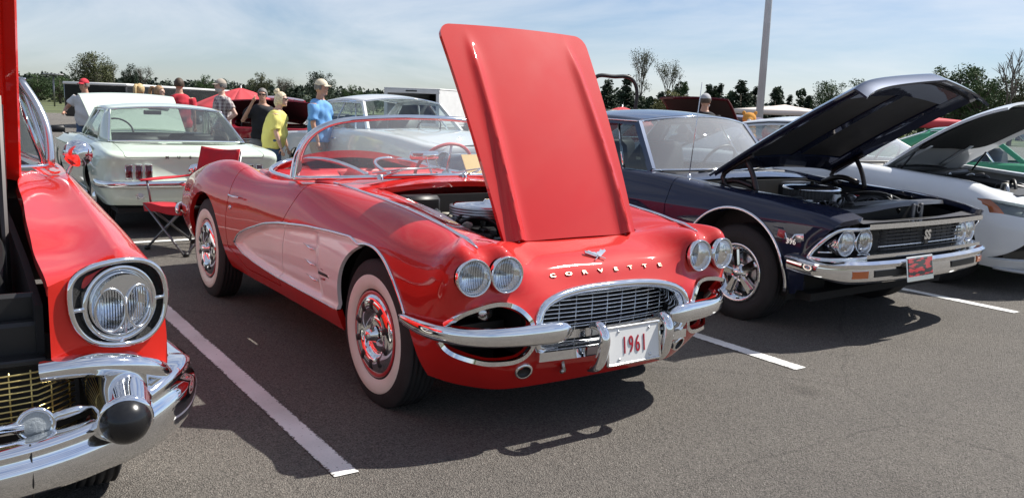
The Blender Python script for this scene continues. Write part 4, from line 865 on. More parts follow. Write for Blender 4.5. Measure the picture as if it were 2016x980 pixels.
    sgc = A_+ax*.55+np.array([.0, -.012, .082]); si = mk('signal_lamp', f(lathe([(.0005, .006), (.018, .005), (.024, .0), (.027, -.006)], 24, sgc, (.42, -.12, 1))), CHROME2, bu)
    # fog lamp, bar
    fo = (.80, .518, .513); mk('fog_lamp', f(lathe([(.0005, .0), (.036, .002), (.039, .010), (.046, .010), (.050, .0), (.046, -.012), (.03, -.04)], 32, fo, (1, 0, .05))), CHROME, c57)
    mk('fog_lens', f(lathe([(.0005, .009), (.02, .008), (.038, .004)], 28, fo, (1, 0, .05))), mat('fog_glass', (.30, .33, .35), rough=.3, coat=1, bump=.4, bscale=120), c57)
    mk('grille_wing', f(tube([(.79, .55, .52), (.79, .62, .535), (.775, .66, .532)], [.016, .013, .004], 8)), CHROME, c57)
    mk('inner_fender', f(join(prism([(-.66, .62), (.64, .62), (.64, .80), (.3, .87), (-.2, .93), (-.66, .97)], .545, .565))), DARK, c57, smooth=False)
both(cap57)
mk('grille_centre_bar', tube([(.80, y, .513) for y in (-.49, -.2, 0, .2, .49)], .018, 10), CHROME, c57)
mk('grille_back', box((.60, 0, .56), (.02, 1.3, .30)), DARK, c57, smooth=False)
for k in range(10):
    z = .482+k*.0165; mk('grille_wire', tube([(.70+.04*(1-(y/.64)**2)-.10*sm(.52, .66, abs(y)), y, z) for y in np.linspace(-.64, .64, 25)], .0028, 5), GOLD, c57)
for k in range(-12, 13):
    y = k*.052; mk('grille_wire', tube([(.696+.04*(1-(y/.64)**2)-.10*sm(.52, .66, abs(y)), y, .476), (.696+.04*(1-(y/.64)**2)-.10*sm(.52, .66, abs(y)), y, .638)], .0025, 5), GOLD, c57)
mk('radiator_support', join(box((.60, 0, .70), (.05, 1.12, .10), .01), box((.55, 0, .62), (.03, 1.12, .4), .01), box((.62, 0, .652), (.14, 1.13, .02), .005)), mat('support_black', (.016, .016, .017), rough=.4), c57, sharp=30)
mk('engine', join(box((-.1, 0, .60), (.8, .6, .4), .04), box((.1, .38, .78), (.22, .18, .20), .02), box((-.35, .42, .80), (.16, .16, .22), .03), tube(curve([(.45, .1, .8), (.3, .2, .92), (.0, .15, .88)], 10), .03, 8), tube(curve([(.40, .46, .70), (.2, .50, .86), (-.2, .47, .90), (-.5, .44, .86)], 14), .012, 6)), BLACK, c57, sharp=40)
mk('engine_floor', box((-.05, 0, .40), (1.3, 1.1, .02)), DARK, c57, smooth=False)
clutter(c57, -.5, .5, -.1, .50, .84, 5, 16)
# hood standing open on its rear hinge
HA = R(62); Lh = 1.36
def hp57(s, v, d=0):
    y = v*(.634-.02*(s/Lh)); h = .03*(1-v*v)+.02*math.sin(math.pi*s/Lh)-.05*(abs(v)**6)-.05*max(0, (s/Lh-.85)/.15)**2; h -= d
    return np.array([-.66+s*math.cos(HA)-h*math.sin(HA), y, 1.06+s*math.sin(HA)+h*math.cos(HA)])
hv = grid([[hp57(s, v) for v in np.linspace(-1, 1, 31)] for s in np.linspace(0, Lh, 24)]); hv = hv if vnormals(*hv)[300][0] < 0 else (hv[0], [q[::-1] for q in hv[1]])
h5 = mk('hood', solidify(hv, .018), RED57, c57, sharp=50)
for v in (-.90, -.82, .82, .90, 0, -.4, .4): mk('hood_rib', tube([hp57(s, v, .026) for s in np.linspace(.05, Lh-.08, 14)], .022, 6, flat=.7), RED57, h5)
for s in (.08, .7, 1.26): mk('hood_rib', tube([hp57(s, v, .03) for v in np.linspace(-.9, .9, 14)], .022, 6, flat=.7), RED57, h5)
def hin57(f, sgn):
    mk('hood_hinge', f(join(tube([(-.45, .545, .82), (-.30, .545, 1.05), (-.40, .555, 1.33)], .016, 6), tube([(.10, .52, .70), (-.05, .53, 1.02), (-.32, .55, 1.36)], .012, 6), box((-.30, .54, .92), (.10, .03, .16), .01))), mat('hinge_dark', (.05, .045, .045), rough=.4, metal=.7), h5, sharp=40)
both(hin57)
greenhouse(c57, RED57, (-1.05, .785, 1.055), (-1.24, .70, 1.435), (-2.55, .66, 1.43), (-3.05, .72, 1.06), bow=.38, bowr=.25, crown=.07, seats=((-1.9, -2.7), .95), bx=None, vent=-1.35, pm=CHROME2)
def rest57(f, sgn):
    ins = grid([[(x, .937-.012*abs(t-.5), np.interp(x, [-4.0, -1.0], [.50, .66])+(t-.5)*np.interp(x, [-4.0, -1.6, -.95], [.34, .20, .01])) for t in np.linspace(0, 1, 7)] for x in np.linspace(-.95, -3.95, 24)])
    mk('side_insert', f(solidify(ins if vnormals(*ins)[50][1] > 0 else (ins[0], [q[::-1] for q in ins[1]]), .006)), mat('ribbed_silver', (.80, .80, .80), rough=.35, metal=.3), c57)
    for k in (0, 1): mk('side_spear', f(tube([(x, .944, np.interp(x, [-4.0, -1.0], [.50, .66])+(k-.5)*np.interp(x, [-4.0, -1.6, -.95], [.36, .22, .02])) for x in np.linspace(.3 if k else -.95, -3.95, 20)], .011, 6)), CHROME, c57)
both(rest57)
def cw57(u, v): x = -.66-u*.55; k = np.interp(x, [-1.3, -.95, -.6], [.76, .73, .63]); return (x, v*k, 1.045+.03*(1-v*v))
mk('cowl', grid([[cw57(u, v) for v in np.linspace(1, -1, 21)] for u in np.linspace(0, 1, 6)]), RED57, c57)
mk('trunk', grid([[(x, v*np.interp(x, [-4.1, -3.0], [.60, .74]), np.interp(x, [-4.1, -3.6, -3.0], [.86, .94, 1.03])+.03*(1-v*v)) for v in np.linspace(1, -1, 15)] for x in np.linspace(-2.95, -4.1, 12)]), RED57, c57)
mk('tail_panel', box((-4.1, 0, .6), (.05, 1.6, .55), .02), RED57, c57)
for xa in (0, -2.92):
    for sg in (1, -1): plain_wheel(c57, (xa, .74*sg, .34), sg, .345, .18, .19, 'disc', white=(.205, .27))
well(c57, 0, .34, .385, .5, .88); well(c57, -2.92, .34, .375, .5, .88); underbody(c57, -4., .5, .7, .26)
mi = mk('wing_mirror', tf(lathe([(.0005, -.035), (.025, -.031), (.045, -.018), (.056, -.004), (.058, .004), (.050, .008), (.0005, .010)], 40, (0, 0, 0), (-1, .15, .1)), t=(-.78, .862, 1.128)), CHROME, c57)
mk('mirror_stem', tube(curve([(-.80, .82, 1.035), (-.80, .835, 1.07), (-.79, .855, 1.10)], 8), .009, 8), CHROME, mi)
# ------------------------------------------------------------------ dark blue muscle car on the right
chv = thing('blue_muscle_car', 'dark blue sixties muscle car with raised hood and chrome quad headlights', 'car', (-.994, 4.208, 0), .022)
NAVY = paint('midnight_blue_paint', (.006, .011, .036), metal=.0)
NAVYM = mat('midnight_blue_metallic', (.008, .022, .060), rough=.35, metal=.5, coat=1., crough=.02)
def sch(x, hw, zc, yc, zi, yi, zl=.27):
    return [(x, hw-.06, zl), (x, hw-.015, .40), (x, hw+.003, .54), (x, hw+.008, .65), (x, hw+.004, .742), (x, hw-.02, .795), (x, yc, zc), (x, (yc+yi)/2, (zc+zi)/2+.006), (x, yi, zi)]
CST = [sch(-4.0, .86, .86, .78, .88, .70), sch(-3.4, .93, .90, .84, .915, .76), sch(-2.92, .945, .915, .85, .93, .77), sch(-2.2, .945, .925, .86, .94, .79), sch(-1.2, .945, .928, .86, .945, .79), sch(-.8, .945, .922, .855, .935, .75), sch(-.4, .947, .895, .855, .905, .72), sch(0, .947, .872, .855, .882, .70), sch(.3, .945, .856, .85, .866, .70), sch(.48, .94, .838, .845, .848, .70),
 [(.50, .87, .30), (.53, .918, .40), (.57, .935, .54), (.63, .935, .65), (.665, .93, .735), (.68, .905, .78), (.70, .835, .806), (.71, .77, .815), (.71, .70, .822)],
 [(.53, .86, .30), (.56, .905, .40), (.60, .925, .54), (.67, .925, .65), (.735, .92, .725), (.765, .895, .76), (.79, .825, .782), (.80, .77, .79), (.80, .70, .795)]]
ch = loft_half(CST, 190, 60, creases=(4,)); CA = [(.0, .335, .437), (-2.92, .335, .40)]
ch = cut_arches(ch, CA)
dfn = lambda V: np.minimum(np.minimum(-.64-V[:, 0], V[:, 0]+1.95), V[:, 2]-.33)
ch_b, ch_d = seam(ch, dfn)
def chb(f, sgn):
    mk('fender', f(flange(ch_b, .035)), NAVY, chv); mk('door', f(flange(ch_d, .02)), NAVY, chv)
    for xa, za, ra in CA:
        arc = [(xa+(ra+.004)*math.cos(a), .955, za+(ra+.004)*math.sin(a)) for a in np.linspace(-.12, math.pi+.12, 44)]; arc = [(x, .955-.03*sm(.5, .3, z)-.0*x, z) for x, y, z in arc]
        mk('arch_trim', f(tube(arc, .011, 8)), CHROME, chv)
    mk('rocker_trim', f(tube([(-.46, .925, .33), (-2.45, .925, .33)], .016, 8, flat=1.6)), CHROME, chv)
    # headlamp bay: chrome frame, dark back, two lamps in bright buckets
    fr = curve([(.795, .66, .722), (.785, .78, .724), (.75, .88, .715), (.70, .925, .66), (.63, .945, .575), (.605, .945, .535)], 30)
    mk('lamp_frame', f(tube(fr, .013, 8)), CHROME, chv)
    mk('lamp_frame', f(tube(curve([(.605, .945, .535), (.70, .92, .535), (.78, .80, .537), (.81, .64, .538)], 16), .012, 8)), CHROME, chv)
    mk('lamp_bay', f(grid([[(.68-.14*sm(.72, .95, y), y, z) for z in (.50, .74)] for y in np.linspace(.46, .94, 10)])), BLACK, chv)
    for y, x in ((.76, .735), (.60, .755)):
        b = mk('lamp_bucket', f(lathe([(.092, -.09), (.090, -.03), (.086, -.004), (.080, .002)], 36, (x, y, .632), (1, .05, 0))), CHROME, chv)
        headlamp(chv, (x, y*sgn, .632), .079, (1, .04*sgn, .0), ring=.008)
    mk('corner_bar', f(tube([(.66, .93, .575), (.71, .86, .575)], .006, 6)), CHROME, chv)
both(chb)
# nose: header, grille bars, SS badge
mk('grille_header', sweep([(.80+.035*(1-(y/.75)**2), y, .742) for y in np.linspace(-.70, .70, 25)], [(-.05, -.014), (.02, -.016), (.028, 0), (.018, .016), (-.05, .018)]), CHROME, chv, sharp=35)
mk('grille_sill', sweep([(.80+.035*(1-(y/.75)**2), y, .556) for y in np.linspace(-.70, .70, 25)], [(-.05, -.010), (.02, -.012), (.024, 0), (.018, .010), (-.05, .012)]), CHROME, chv, sharp=35)
mk('grille_back', box((.735, 0, .645), (.02, 1.04, .18)), BLACK, chv, smooth=False)
for k in range(7):
    z = .580+.023*k; mk('grille_bar', tube([(.785+.035*(1-(y/.75)**2), y, z) for y in np.linspace(-.51, .51, 15)], .005, 6), mat('grille_dark', (.03, .03, .033), rough=.3, metal=.6) if k not in (1,) else CHROME2, chv)
for k in range(-6, 7): mk('grille_post', tube([(.778+.035*(1-(k*.08/.75)**2), k*.08, .57), (.778+.035*(1-(k*.08/.75)**2), k*.08, .73)], .003, 5), mat('grille_dark', (.03, .03, .033), rough=.3, metal=.6), chv)
ss = mk('grille_badge', place_text(textmesh('SS', .085, .006, bold=.004), (.835, .01, .655), (0, 1, 0), (0, 0, 1)), CHROME, chv, smooth=False)
mk('badge_number', place_text(textmesh('396', .032, .004, bold=.002), (.832, .01, .605), (0, 1, 0), (0, 0, 1)), BLACK, ss, smooth=False)
# fender flag badge
def vb(f, sgn):
    y0 = .950; e = mk('fender_badge', f(join(tube([(.50, y0, .665), (.455, y0, .60), (.425, y0, .665)], .006, 6))), CHROME, chv)
    mk('badge_flag', f(tf(box((0, 0, 0), (.055, .006, .05), .001), roty(R(8)), (.395, y0, .655))), mat('badge_red', (.35, .01, .02), rough=.3, coat=1), e)
    mk('badge_flag', f(tf(box((0, 0, 0), (.06, .006, .045), .001), roty(R(-8)), (.535, y0, .65))), CHROME2, e)
    mk('badge_plate', f(box((.36, y0, .612), (.09, .005, .016), .001)), BLACK, e)
both(vb)
num = textmesh('396', .05, .003, bold=.001); mk('badge_digits', place_text(num, (.475, -.951, .615), (1, 0, 0), (0, 0, 1)), CHROME2, chv, smooth=False)
# bumper
bq = curve([(.48, .955, .485), (.60, .965, .480), (.72, .925, .470), (.80, .80, .462), (.84, .60, .458), (.862, .3, .456), (.868, 0, .456)], 40); bq = np.concatenate([bq, (bq*np.array([1, -1, 1]))[::-1][1:]])
T_ = np.gradient(bq, axis=0); T_ /= np.linalg.norm(T_, axis=1)[:, None]; pr_ = [(-.05, -.072), (.000, -.076), (.022, -.058), (.030, -.02), (.026, .022), (.044, .030), (.050, .052), (.030, .070), (-.05, .074)]
gbm = []
for i in range(len(bq)):
    out = np.array([-T_[i, 1], T_[i, 0], 0]); out = out if out @ np.array([1., 0.3*np.sign(bq[i, 1]), 0]) > 0 else -out; out /= np.linalg.norm(out); tpz = 1-.25*sm(.80, .97, abs(bq[i, 1])); gbm.append([bq[i]+out*a+np.array([0, 0, b*tpz]) for a, b in pr_])
gv = grid(gbm); gv = gv if vnormals(*gv)[len(gv[0])//2][0] > 0 else (gv[0], [q[::-1] for q in gv[1]]); bmp = mk('bumper', gv, CHROME, chv, sharp=38)
def bpx(y): return float(np.interp(abs(y), bq[:40, 1][::-1], bq[:40, 0][::-1]))
def slots(f, sgn):
    mk('bumper_slot', f(sweep([(bpx(y)+.0285, y, .448) for y in np.linspace(.26, .62, 9)], [(-.006, -.022), (.004, -.022), (.004, .020), (-.006, .020)])), BLACK, bmp, sharp=40)
    mk('signal_lamp', f(sweep([(bpx(y)+.0285, y, .448) for y in np.linspace(.68, .80, 7)], [(-.006, -.024), (.005, -.024), (.005, .022), (-.006, .022)])), AMBER, bmp, sharp=40)
both(slots)
pl = mk('licence_plate', tf(box((0, 0, 0), (.008, .315, .16), .003), roty(R(-10)), (.925, -.20, .462)), CHROME2, chv, smooth=False)
def plate_mat():
    m = mat('plate_print', (.02, .02, .022), rough=.3, coat=.6); n = m.node_tree; b = n.nodes['Principled BSDF']; t = n.nodes.new('ShaderNodeTexCoord'); mp_ = n.nodes.new('ShaderNodeMapping'); mp_.inputs['Rotation'].default_value = (.22, 0, 0); w = n.nodes.new('ShaderNodeTexNoise'); w.inputs['Scale'].default_value = 14; mp_.inputs['Scale'].default_value = (1, .9, 3.4)
    r = n.nodes.new('ShaderNodeValToRGB'); r.color_ramp.elements[0].position = .50; r.color_ramp.elements[0].color = (.012, .012, .014, 1); r.color_ramp.elements[1].position = .54; r.color_ramp.elements[1].color = (.50, .02, .03, 1)
    n.links.new(t.outputs['Object'], mp_.inputs['Vector']); n.links.new(mp_.outputs['Vector'], w.inputs['Vector']); n.links.new(w.outputs['Fac'], r.inputs['Fac']); n.links.new(r.outputs['Color'], b.inputs['Base Color']); return m
mk('plate_face', tf(box((0, 0, 0), (.004, .285, .115)), roty(R(-10)), (.9295, -.20, .473)), plate_mat(), pl, smooth=False)
# engine bay
mk('engine_bay', join(prism([(-.62, .40), (.70, .40), (.70, .74), (.3, .82), (-.62, .88)], .69, .705), prism([(-.62, .40), (.70, .40), (.70, .74), (.3, .82), (-.62, .88)], -.705, -.69), box((-.62, 0, .66), (.03, 1.4, .46)), box((.72, 0, .60), (.02, 1.38, .30)), box((.04, 0, .42), (1.34, 1.4, .03))), DARK, chv, smooth=False)
eng = mk('engine', join(box((-.1, 0, .60), (.66, .44, .34), .04), box((-.1, .28, .72), (.60, .20, .12), .04), box((-.1, -.28, .72), (.60, .20, .12), .04), box((.30, .05, .62), (.12, .5, .34), .02), box((.38, .46, .70), (.26, .20, .22), .02), box((-.48, .40, .78), (.2, .3, .2), .03), tube(curve([(.50, .20, .76), (.35, .25, .84), (.18, .12, .80), (.08, .05, .74)], 12), .026, 8), tube(curve([(.45, -.45, .70), (.2, -.55, .80), (-.3, -.52, .84), (-.55, -.4, .82)], 12), .014, 6), tube(curve([(.5, .55, .72), (.2, .50, .85), (-.1, .35, .80)], 12), .012, 6)), BLACK, chv, sharp=40)
ac = mk('air_cleaner', lathe([(.0005, .062), (.012, .066), (.018, .052), (.06, .046), (.14, .044), (.20, .034), (.212, .026), (.214, .016)], 56, (-.10, .04, .855), (0, 0, 1)), CHROME, eng)
n_ = 96; th = np.arange(n_)*2*math.pi/n_; rr = np.where(np.arange(n_) % 2, .196, .204)
mk('air_filter', (np.array([(-.10+r*math.cos(a), .04+r*math.sin(a), z) for z in (.80, .872) for a, r in zip(th, rr)]), [(i, (i+1) % n_, n_+(i+1) % n_, n_+i) for i in range(n_)]), mat('filter_paper', (.06, .06, .058), rough=.7), ac, smooth=False)
mk('air_cleaner_base', lathe([(.206, .0), (.214, -.006), (.20, -.02), (.1, -.03)], 48, (-.10, .04, .805), (0, 0, 1)), CHROME, ac)
mk('carburettor', join(box((.16, .02, .79), (.10, .16, .10), .02), lathe([(.0005, .07), (.03, .06), (.035, 0)], 14, (.18, -.06, .80), (0, 0, 1)), lathe([(.0005, .07), (.03, .06), (.035, 0)], 14, (.20, .08, .79), (.3, 0, 1))), ALU, eng, sharp=40)
mk('valve_cover', join(box((-.1, -.30, .775), (.58, .15, .07), .025)), CHROME, eng, sharp=50)
rs = mk('radiator_support', sweep(curve([(.50, -.69, .815), (.56, -.45, .80), (.60, -.2, .825), (.61, .05, .838), (.60, .3, .838), (.56, .55, .83), (.52, .69, .82)], 30), [(-.05, -.012), (.05, -.014), (.055, .006), (.03, .014), (-.04, .014)]), mat('support_grey', (.10, .10, .11), rough=.4, metal=.5), chv, sharp=35)
mk('hood_latch', join(box((.66, .12, .77), (.02, .035, .14), .006), box((.66, .22, .77), (.02, .035, .14), .006), box((.70, .17, .70), (.10, .22, .02), .006), lathe([(.02, .02), (.026, .02), (.026, 0)], 16, (.655, .17, .80), (1, 0, 0)), tube([(.66, .10, .71), (.66, .24, .71)], .012, 8)), mat('support_grey', (.10, .10, .11), rough=.4, metal=.5), rs, sharp=35)
mk('radiator', join(box((.47, 0, .64), (.06, .9, .34), .01), box((.47, 0, .815), (.09, .72, .05), .015)), BLACK, chv, sharp=35)
mk('header_panel', grid([[(.72+.10*t+.03*(1-(y/.7)**2)*t, y, .775-.02*t-.03*(1-(y/.7)**2)*(1-t)) for y in np.linspace(-.70, .70, 21)] for t in np.linspace(0, 1, 5)]), mat('support_grey', (.10, .10, .11), rough=.4, metal=.5), chv)
mk('cowl', grid([[(-.62-.32*t+.10*(1-v*v)*t, v*np.interp(t, [0, 1], [.72, .76]), .895+.025*t+.02*(1-v*v)+.02*math.sin(math.pi*t)) for v in np.linspace(1, -1, 25)] for t in np.linspace(0, 1, 8)]), NAVYM, chv)
for y0 in (-.45, .10): mk('wiper', join(tube([(-.78, y0, .945), (-.83, y0+.25, .965), (-.86, y0+.42, .97)], .007, 6), tube([(-.86, y0+.1, .968), (-.87, y0+.58, .972)], .006, 5)), BLACK, chv)
mk('antenna', join(tube([(-.62, -.735, .93), (-.57, -.72, 1.62)], .0035, 5), lathe([(.0005, .04), (.012, .035), (.02, 0)], 10, (-.62, -.735, .91), (0, 0, 1))), CHROME2, chv)
clutter(eng, -.5, .45, -.62, .62, .80, 8, 22)
# hood, open on its rear hinge
HB = R(29.5); LH = 1.30
def hpc(s, v, d=0.):
    u = s/LH; hw = .775-.02*u; ext = .13*(1-abs(v))**1.0 if u > .0 else 0; ss_ = s+ext*u**3; y = v*hw
    h = .035*(1-v*v)+.020*math.sin(math.pi*u)-.085*max(0, (u-.958)/.042)**1.25-.05*abs(v)**8-d
    return np.array([-.42+ss_*math.cos(HB)-h*math.sin(HB), y, 1.005+ss_*math.sin(HB)+h*math.cos(HB)])
vs_ = np.linspace(-1, 1, 41); us_ = np.r_[np.linspace(0, .95, 24), np.linspace(.958, 1, 8)]*LH
hv = grid([[hpc(s, v) for v in vs_] for s in us_]); hv = hv if vnormals(*hv)[400][2] > 0 else (hv[0], [q[::-1] for q in hv[1]])
hd = mk('hood', solidify(hv, .015), NAVYM, chv, sharp=55)
def ubox(s0, s1, v0, v1, d0, d1, name='hood_brace', m=None):
    P = [hpc(s, v, d) for d in (d0, d1) for s in np.linspace(s0, s1, 8) for v in np.linspace(v0, v1, 8)]; n = 64
    F_ = []
    for l in (0, n):
        for i in range(7):
            for j in range(7): a = l+i*8+j; F_.append((a, a+1, a+9, a+8))
    edge = [i for i in range(8)]+[i*8+7 for i in range(1, 8)]+[63-i for i in range(1, 8)]+[i*8 for i in range(6, 0, -1)]
    F_ += [(edge[i], edge[(i+1) % len(edge)], edge[(i+1) % len(edge)]+n, edge[i]+n) for i in range(len(edge))]
    return mk(name, fixn((np.array(P), F_)), m or NAVY, hd, sharp=40)
for s0, s1, v0, v1 in ((.02, LH-.10, -.95, -.74), (.02, LH-.10, .74, .95), (.02, .20, -.73, .73), (LH-.24, LH-.10, -.73, .73), (.21, LH-.25, -.055, .055)): ubox(s0, s1, v0, v1, .018, .042)
PADM = mat('hood_pad', (.010, .009, .009), rough=.6, var=.3, vscale=6); ubox(.21, LH-.25, -.72, -.06, .018, .034, 'hood_pad', PADM); ubox(.21, LH-.25, .06, .72, .018, .034, 'hood_pad', PADM)
def hing(f, sgn):
    mk('hood_hinge', f(join(tube(curve([(-.30, .66, .87), (-.36, .665, .95), (-.28, .67, 1.02), (-.10, .675, 1.12)], 10), .018, 6), tube(curve([(-.05, .66, .86), (-.10, .665, 1.0), (-.16, .67, 1.09)], 8), .020, 6), tube(curve([(-.42, .64, .88), (-.28, .64, .93), (-.10, .64, .90)], 8), .022, 8))), mat('hinge_dark', (.05, .045, .045), rough=.4, metal=.7), hd)
both(hing)
greenhouse(chv, NAVYM, (-1.00, .74, .945), (-1.28, .635, 1.318), (-2.30, .62, 1.305), (-2.75, .70, .955), bow=.20, bowr=.18, crown=.075, seats=((-1.95, -2.6), .85), vent=-1.32, glassm=glass('glare_haze_glass', tint=(.86, .92, .90), haze=.24), sidem=glass('dark_side_glass', tint=(.35, .40, .42)))  # pale diffuse haze in the glass stands for dust, sky and dash glare
mk('trunk', grid([[(x, v*np.interp(x, [-4.0, -2.7], [.70, .78]), np.interp(x, [-4.0, -2.7], [.88, .935])+.02*(1-v*v)) for v in np.linspace(1, -1, 15)] for x in np.linspace(-2.6, -4.0, 8)]), NAVYM, chv)
mk('tail_panel', box((-4.0, 0, .6), (.05, 1.6, .5), .02), NAVY, chv)
for xa in (0, -2.92):
    for sg in (1, -1): plain_wheel(chv, (xa, .775*sg, .325), sg, .335, .225, .198, 'five')
well(chv, 0, .335, .452, .52, .90); well(chv, -2.92, .335, .415, .52, .90); underbody(chv, -3.9, .55, .80, .25)
# ------------------------------------------------------------------ cream coupe seen from behind (its rear axle is the origin, it faces away)
mus = thing('cream_coupe', 'pale mint cream sixties coupe seen from behind with its hood raised', 'car', (-6.86, 1.03, 0), R(178.4)); mus.scale = (1, 1, .965)
MINT = paint('wimbledon_cream', (.62, .71, .60))
def sms(x, dz=0, hw=.89, x7=None, x8=None, y8=.70, z7=.905, z8=.92, zl=.31):
    return [(x, hw-.09, zl), (x, hw-.03, .42), (x, hw-.006, .52), (x, hw, .60), (x, hw-.006, .70), (x, hw-.02, .79), (x, hw-.055, .862+dz), (x if x7 is None else x7, hw-.105, z7+dz), (x if x8 is None else x8, y8, z8+dz)]
MST = [[(-.93,0,.33),(-.975,0,.42),(-.985,0,.52),(-.965,0,.58),(-.945,0,.69),(-.965,0,.79),(-.955,0,.832),(-.80,0,.862),(-.45,0,.915)],
 [(-.93,.50,.33),(-.975,.52,.42),(-.985,.53,.52),(-.965,.53,.58),(-.945,.53,.69),(-.965,.53,.79),(-.955,.53,.834),(-.80,.52,.866),(-.45,.47,.916)],
 [(-.86,.75,.33),(-.90,.79,.42),(-.915,.81,.52),(-.925,.80,.58),(-.925,.785,.69),(-.965,.795,.79),(-.955,.785,.845),(-.80,.73,.878),(-.42,.60,.918)],
 [(-.72,.79,.32),(-.74,.84,.42),(-.75,.862,.52),(-.76,.866,.58),(-.77,.862,.69),(-.78,.85,.79),(-.77,.825,.856),(-.62,.765,.890),(-.33,.665,.92)],
 sms(-.35, x7=-.28, x8=-.18), sms(0), sms(.6), sms(1.2), sms(1.75), sms(2.2, -.01, y8=.66), sms(2.743, -.025, y8=.64), sms(3.2, -.05, .885, y8=.63), sms(3.52, -.09, .87, y8=.62)]
mh = loft_half(MST, 170, 56, creases=(5,)); mh = cut_arches(mh, [(0, .33, .36), (2.743, .33, .37)])
def ftrunk(V): return np.where(V[:, 0] < -.15, np.minimum(.665-np.abs(V[:, 1]), V[:, 2]-.812), -1.)
m_b, m_t = seam(mh, ftrunk); dm = lambda V: np.where(V[:, 1] > .5, np.minimum(np.minimum(1.72-V[:, 0], V[:, 0]-.55), V[:, 2]-.34), -1.)
m_b, m_d = seam(m_b, dm)
mk('body', flange(weld(join(m_b, mirror(m_b))), .02, pred=lambda q: abs(q[1]) > .004), MINT, mus)
mk('trunk_lid', flange(weld(join(m_t, mirror(m_t))), .02, pred=lambda q: abs(q[1]) > .004), MINT, mus)
mk('trunk_shelf', grid([[(x, v*np.interp(x, [-.48, -.12], [.50, .70]), .918+.006*(1-v*v)) for v in np.linspace(-1, 1, 15)] for x in np.linspace(-.47, -.05, 5)]), MINT, mus)
def mus_side(f, sgn):
    mk('door', f(flange(m_d, .02)), MINT, mus)
    for k in range(3):
        y = .625-k*.088; b = mk('tail_lamp', f(join(box((-.955, y, .735), (.03, .070, .012), .004), box((-.955, y, .592), (.03, .070, .012), .004), box((-.955, y-.030, .663), (.03, .010, .15), .003), box((-.955, y+.030, .663), (.03, .010, .15), .003))), CHROME, mus, sharp=40)
        mk('lamp_lens', f(box((-.952, y, .663), (.02, .052, .134), .004)), REDLENS, b)
    rv = mk('reversing_lamp', f(lathe([(.0005, .012), (.030, .008), (.036, .002), (.044, .006), (.048, -.004)], 24, (-.972, .53, .435), (-1, 0, 0))), CHROME2, mus)
    mk('lamp_lens', f(lathe([(.0005, .016), (.028, .010)], 20, (-.972, .53, .435), (-1, 0, 0))), mat('frosted_lens', (.55, .58, .60), rough=.25, coat=1), rv)
    mk('rocker_trim', f(tube([(.38, .83, .33), (2.3, .83, .33)], .012, 6)), CHROME2, mus)
both(mus_side)
bq2 = curve([(-.62, .885, .545), (-.78, .89, .545), (-.92, .84, .545), (-.985, .70, .545), (-1.01, .35, .545), (-1.015, 0, .545)], 26); bq2 = np.concatenate([bq2, (bq2*np.array([1, -1, 1]))[::-1][1:]])
mk('bumper', sweep(bq2, [(.02*math.cos(a), .035*math.sin(a)) for a in np.linspace(0, 2*math.pi, 13)[:-1]]), CHROME, mus)
for k, cc in enumerate('MUSTANG'): mk('deck_letter', place_text(tf(textmesh(cc, .040, .004, bold=.001), s=1.0), (-.968, .277-.109*k, .812), (0, -1, 0), (-.1, 0, 1)), mat('letter_grey', (.12, .12, .12), rough=.35, metal=.8), mus, smooth=False)
mk('rear_emblem', lathe([(.0005, .025), (.03, .02), (.06, .012), (.075, 0)], 28, (-.945, 0, .68), (-1, 0, 0)), CHROME, mus)
greenhouse(mus, MINT, (1.72, .70, .94), (1.18, .60, 1.262), (.40, .585, 1.255), (-.18, .685, .93), bow=.16, bowr=.12, crown=.055, q1=.22, q0=.62, seats=((.95, .30), .70), vent=1.45, glassm=glass('smoked_glass', tint=(.62, .68, .66), haze=.04))
mk('interior_mirror', box((1.12, .02, 1.215), (.02, .20, .05), .012), BLACK, mus)
mk('door_mirror', join(box((1.52, .99, .985), (.06, .15, .085), .02), tube([(1.52, .88, .93), (1.52, .95, .96)], .012, 6)), BLACK, mus)
HM = R(25)
def hpm(s, v): u = s/1.15; return np.array([2.0+s*math.cos(HM), v*(.54+.06*u), .955+s*math.sin(HM)+.03*(1-v*v)+.02*math.sin(math.pi*u)-.03*max(0, (u-.9)/.1)])
hv = grid([[hpm(s, v) for v in np.linspace(-1, 1, 31)] for s in np.linspace(0, 1.15, 20)]); hv = hv if vnormals(*hv)[300][2] > 0 else (hv[0], [q[::-1] for q in hv[1]])
hm_ = mk('hood', solidify(hv, .02), MINT, mus, sharp=50)
mk('hood_scoop', join(*[tf(box((0, 0, 0), (.05, .26, .02), .008), roty(-HM), hpm(.55, sg*.55)+np.array([0, 0, .012])) for sg in (1,)]), BLACK, hm_); mk('hood_scoop', tf(box((0, 0, 0), (.05, .26, .02), .008), roty(-HM), hpm(.55, -.55)+np.array([0, 0, .012])), BLACK, hm_)
mk('engine', join(box((2.7, 0, .65), (.8, .8, .3), .05), box((2.75, 0, .45), (1.4, 1.25, .05))), BLACK, mus)
mk('front_panel', box((3.5, 0, .62), (.06, 1.5, .36), .03), MINT, mus); mk('cowl', grid([[(x, v*.68, .93+.02*(1-v*v)) for v in np.linspace(1, -1, 9)] for x in (1.68, 1.85, 2.05)]), MINT, mus)
for xa in (0, 2.743):
    for sg in (1, -1): plain_wheel(mus, (xa, .74*sg, .32), sg, .325, .18, .185, 'disc')
well(mus, 0, .33, .37, .5, .84); well(mus, 2.743, .33, .38, .5, .84); underbody(mus, -.85, 3.4, .72, .27)

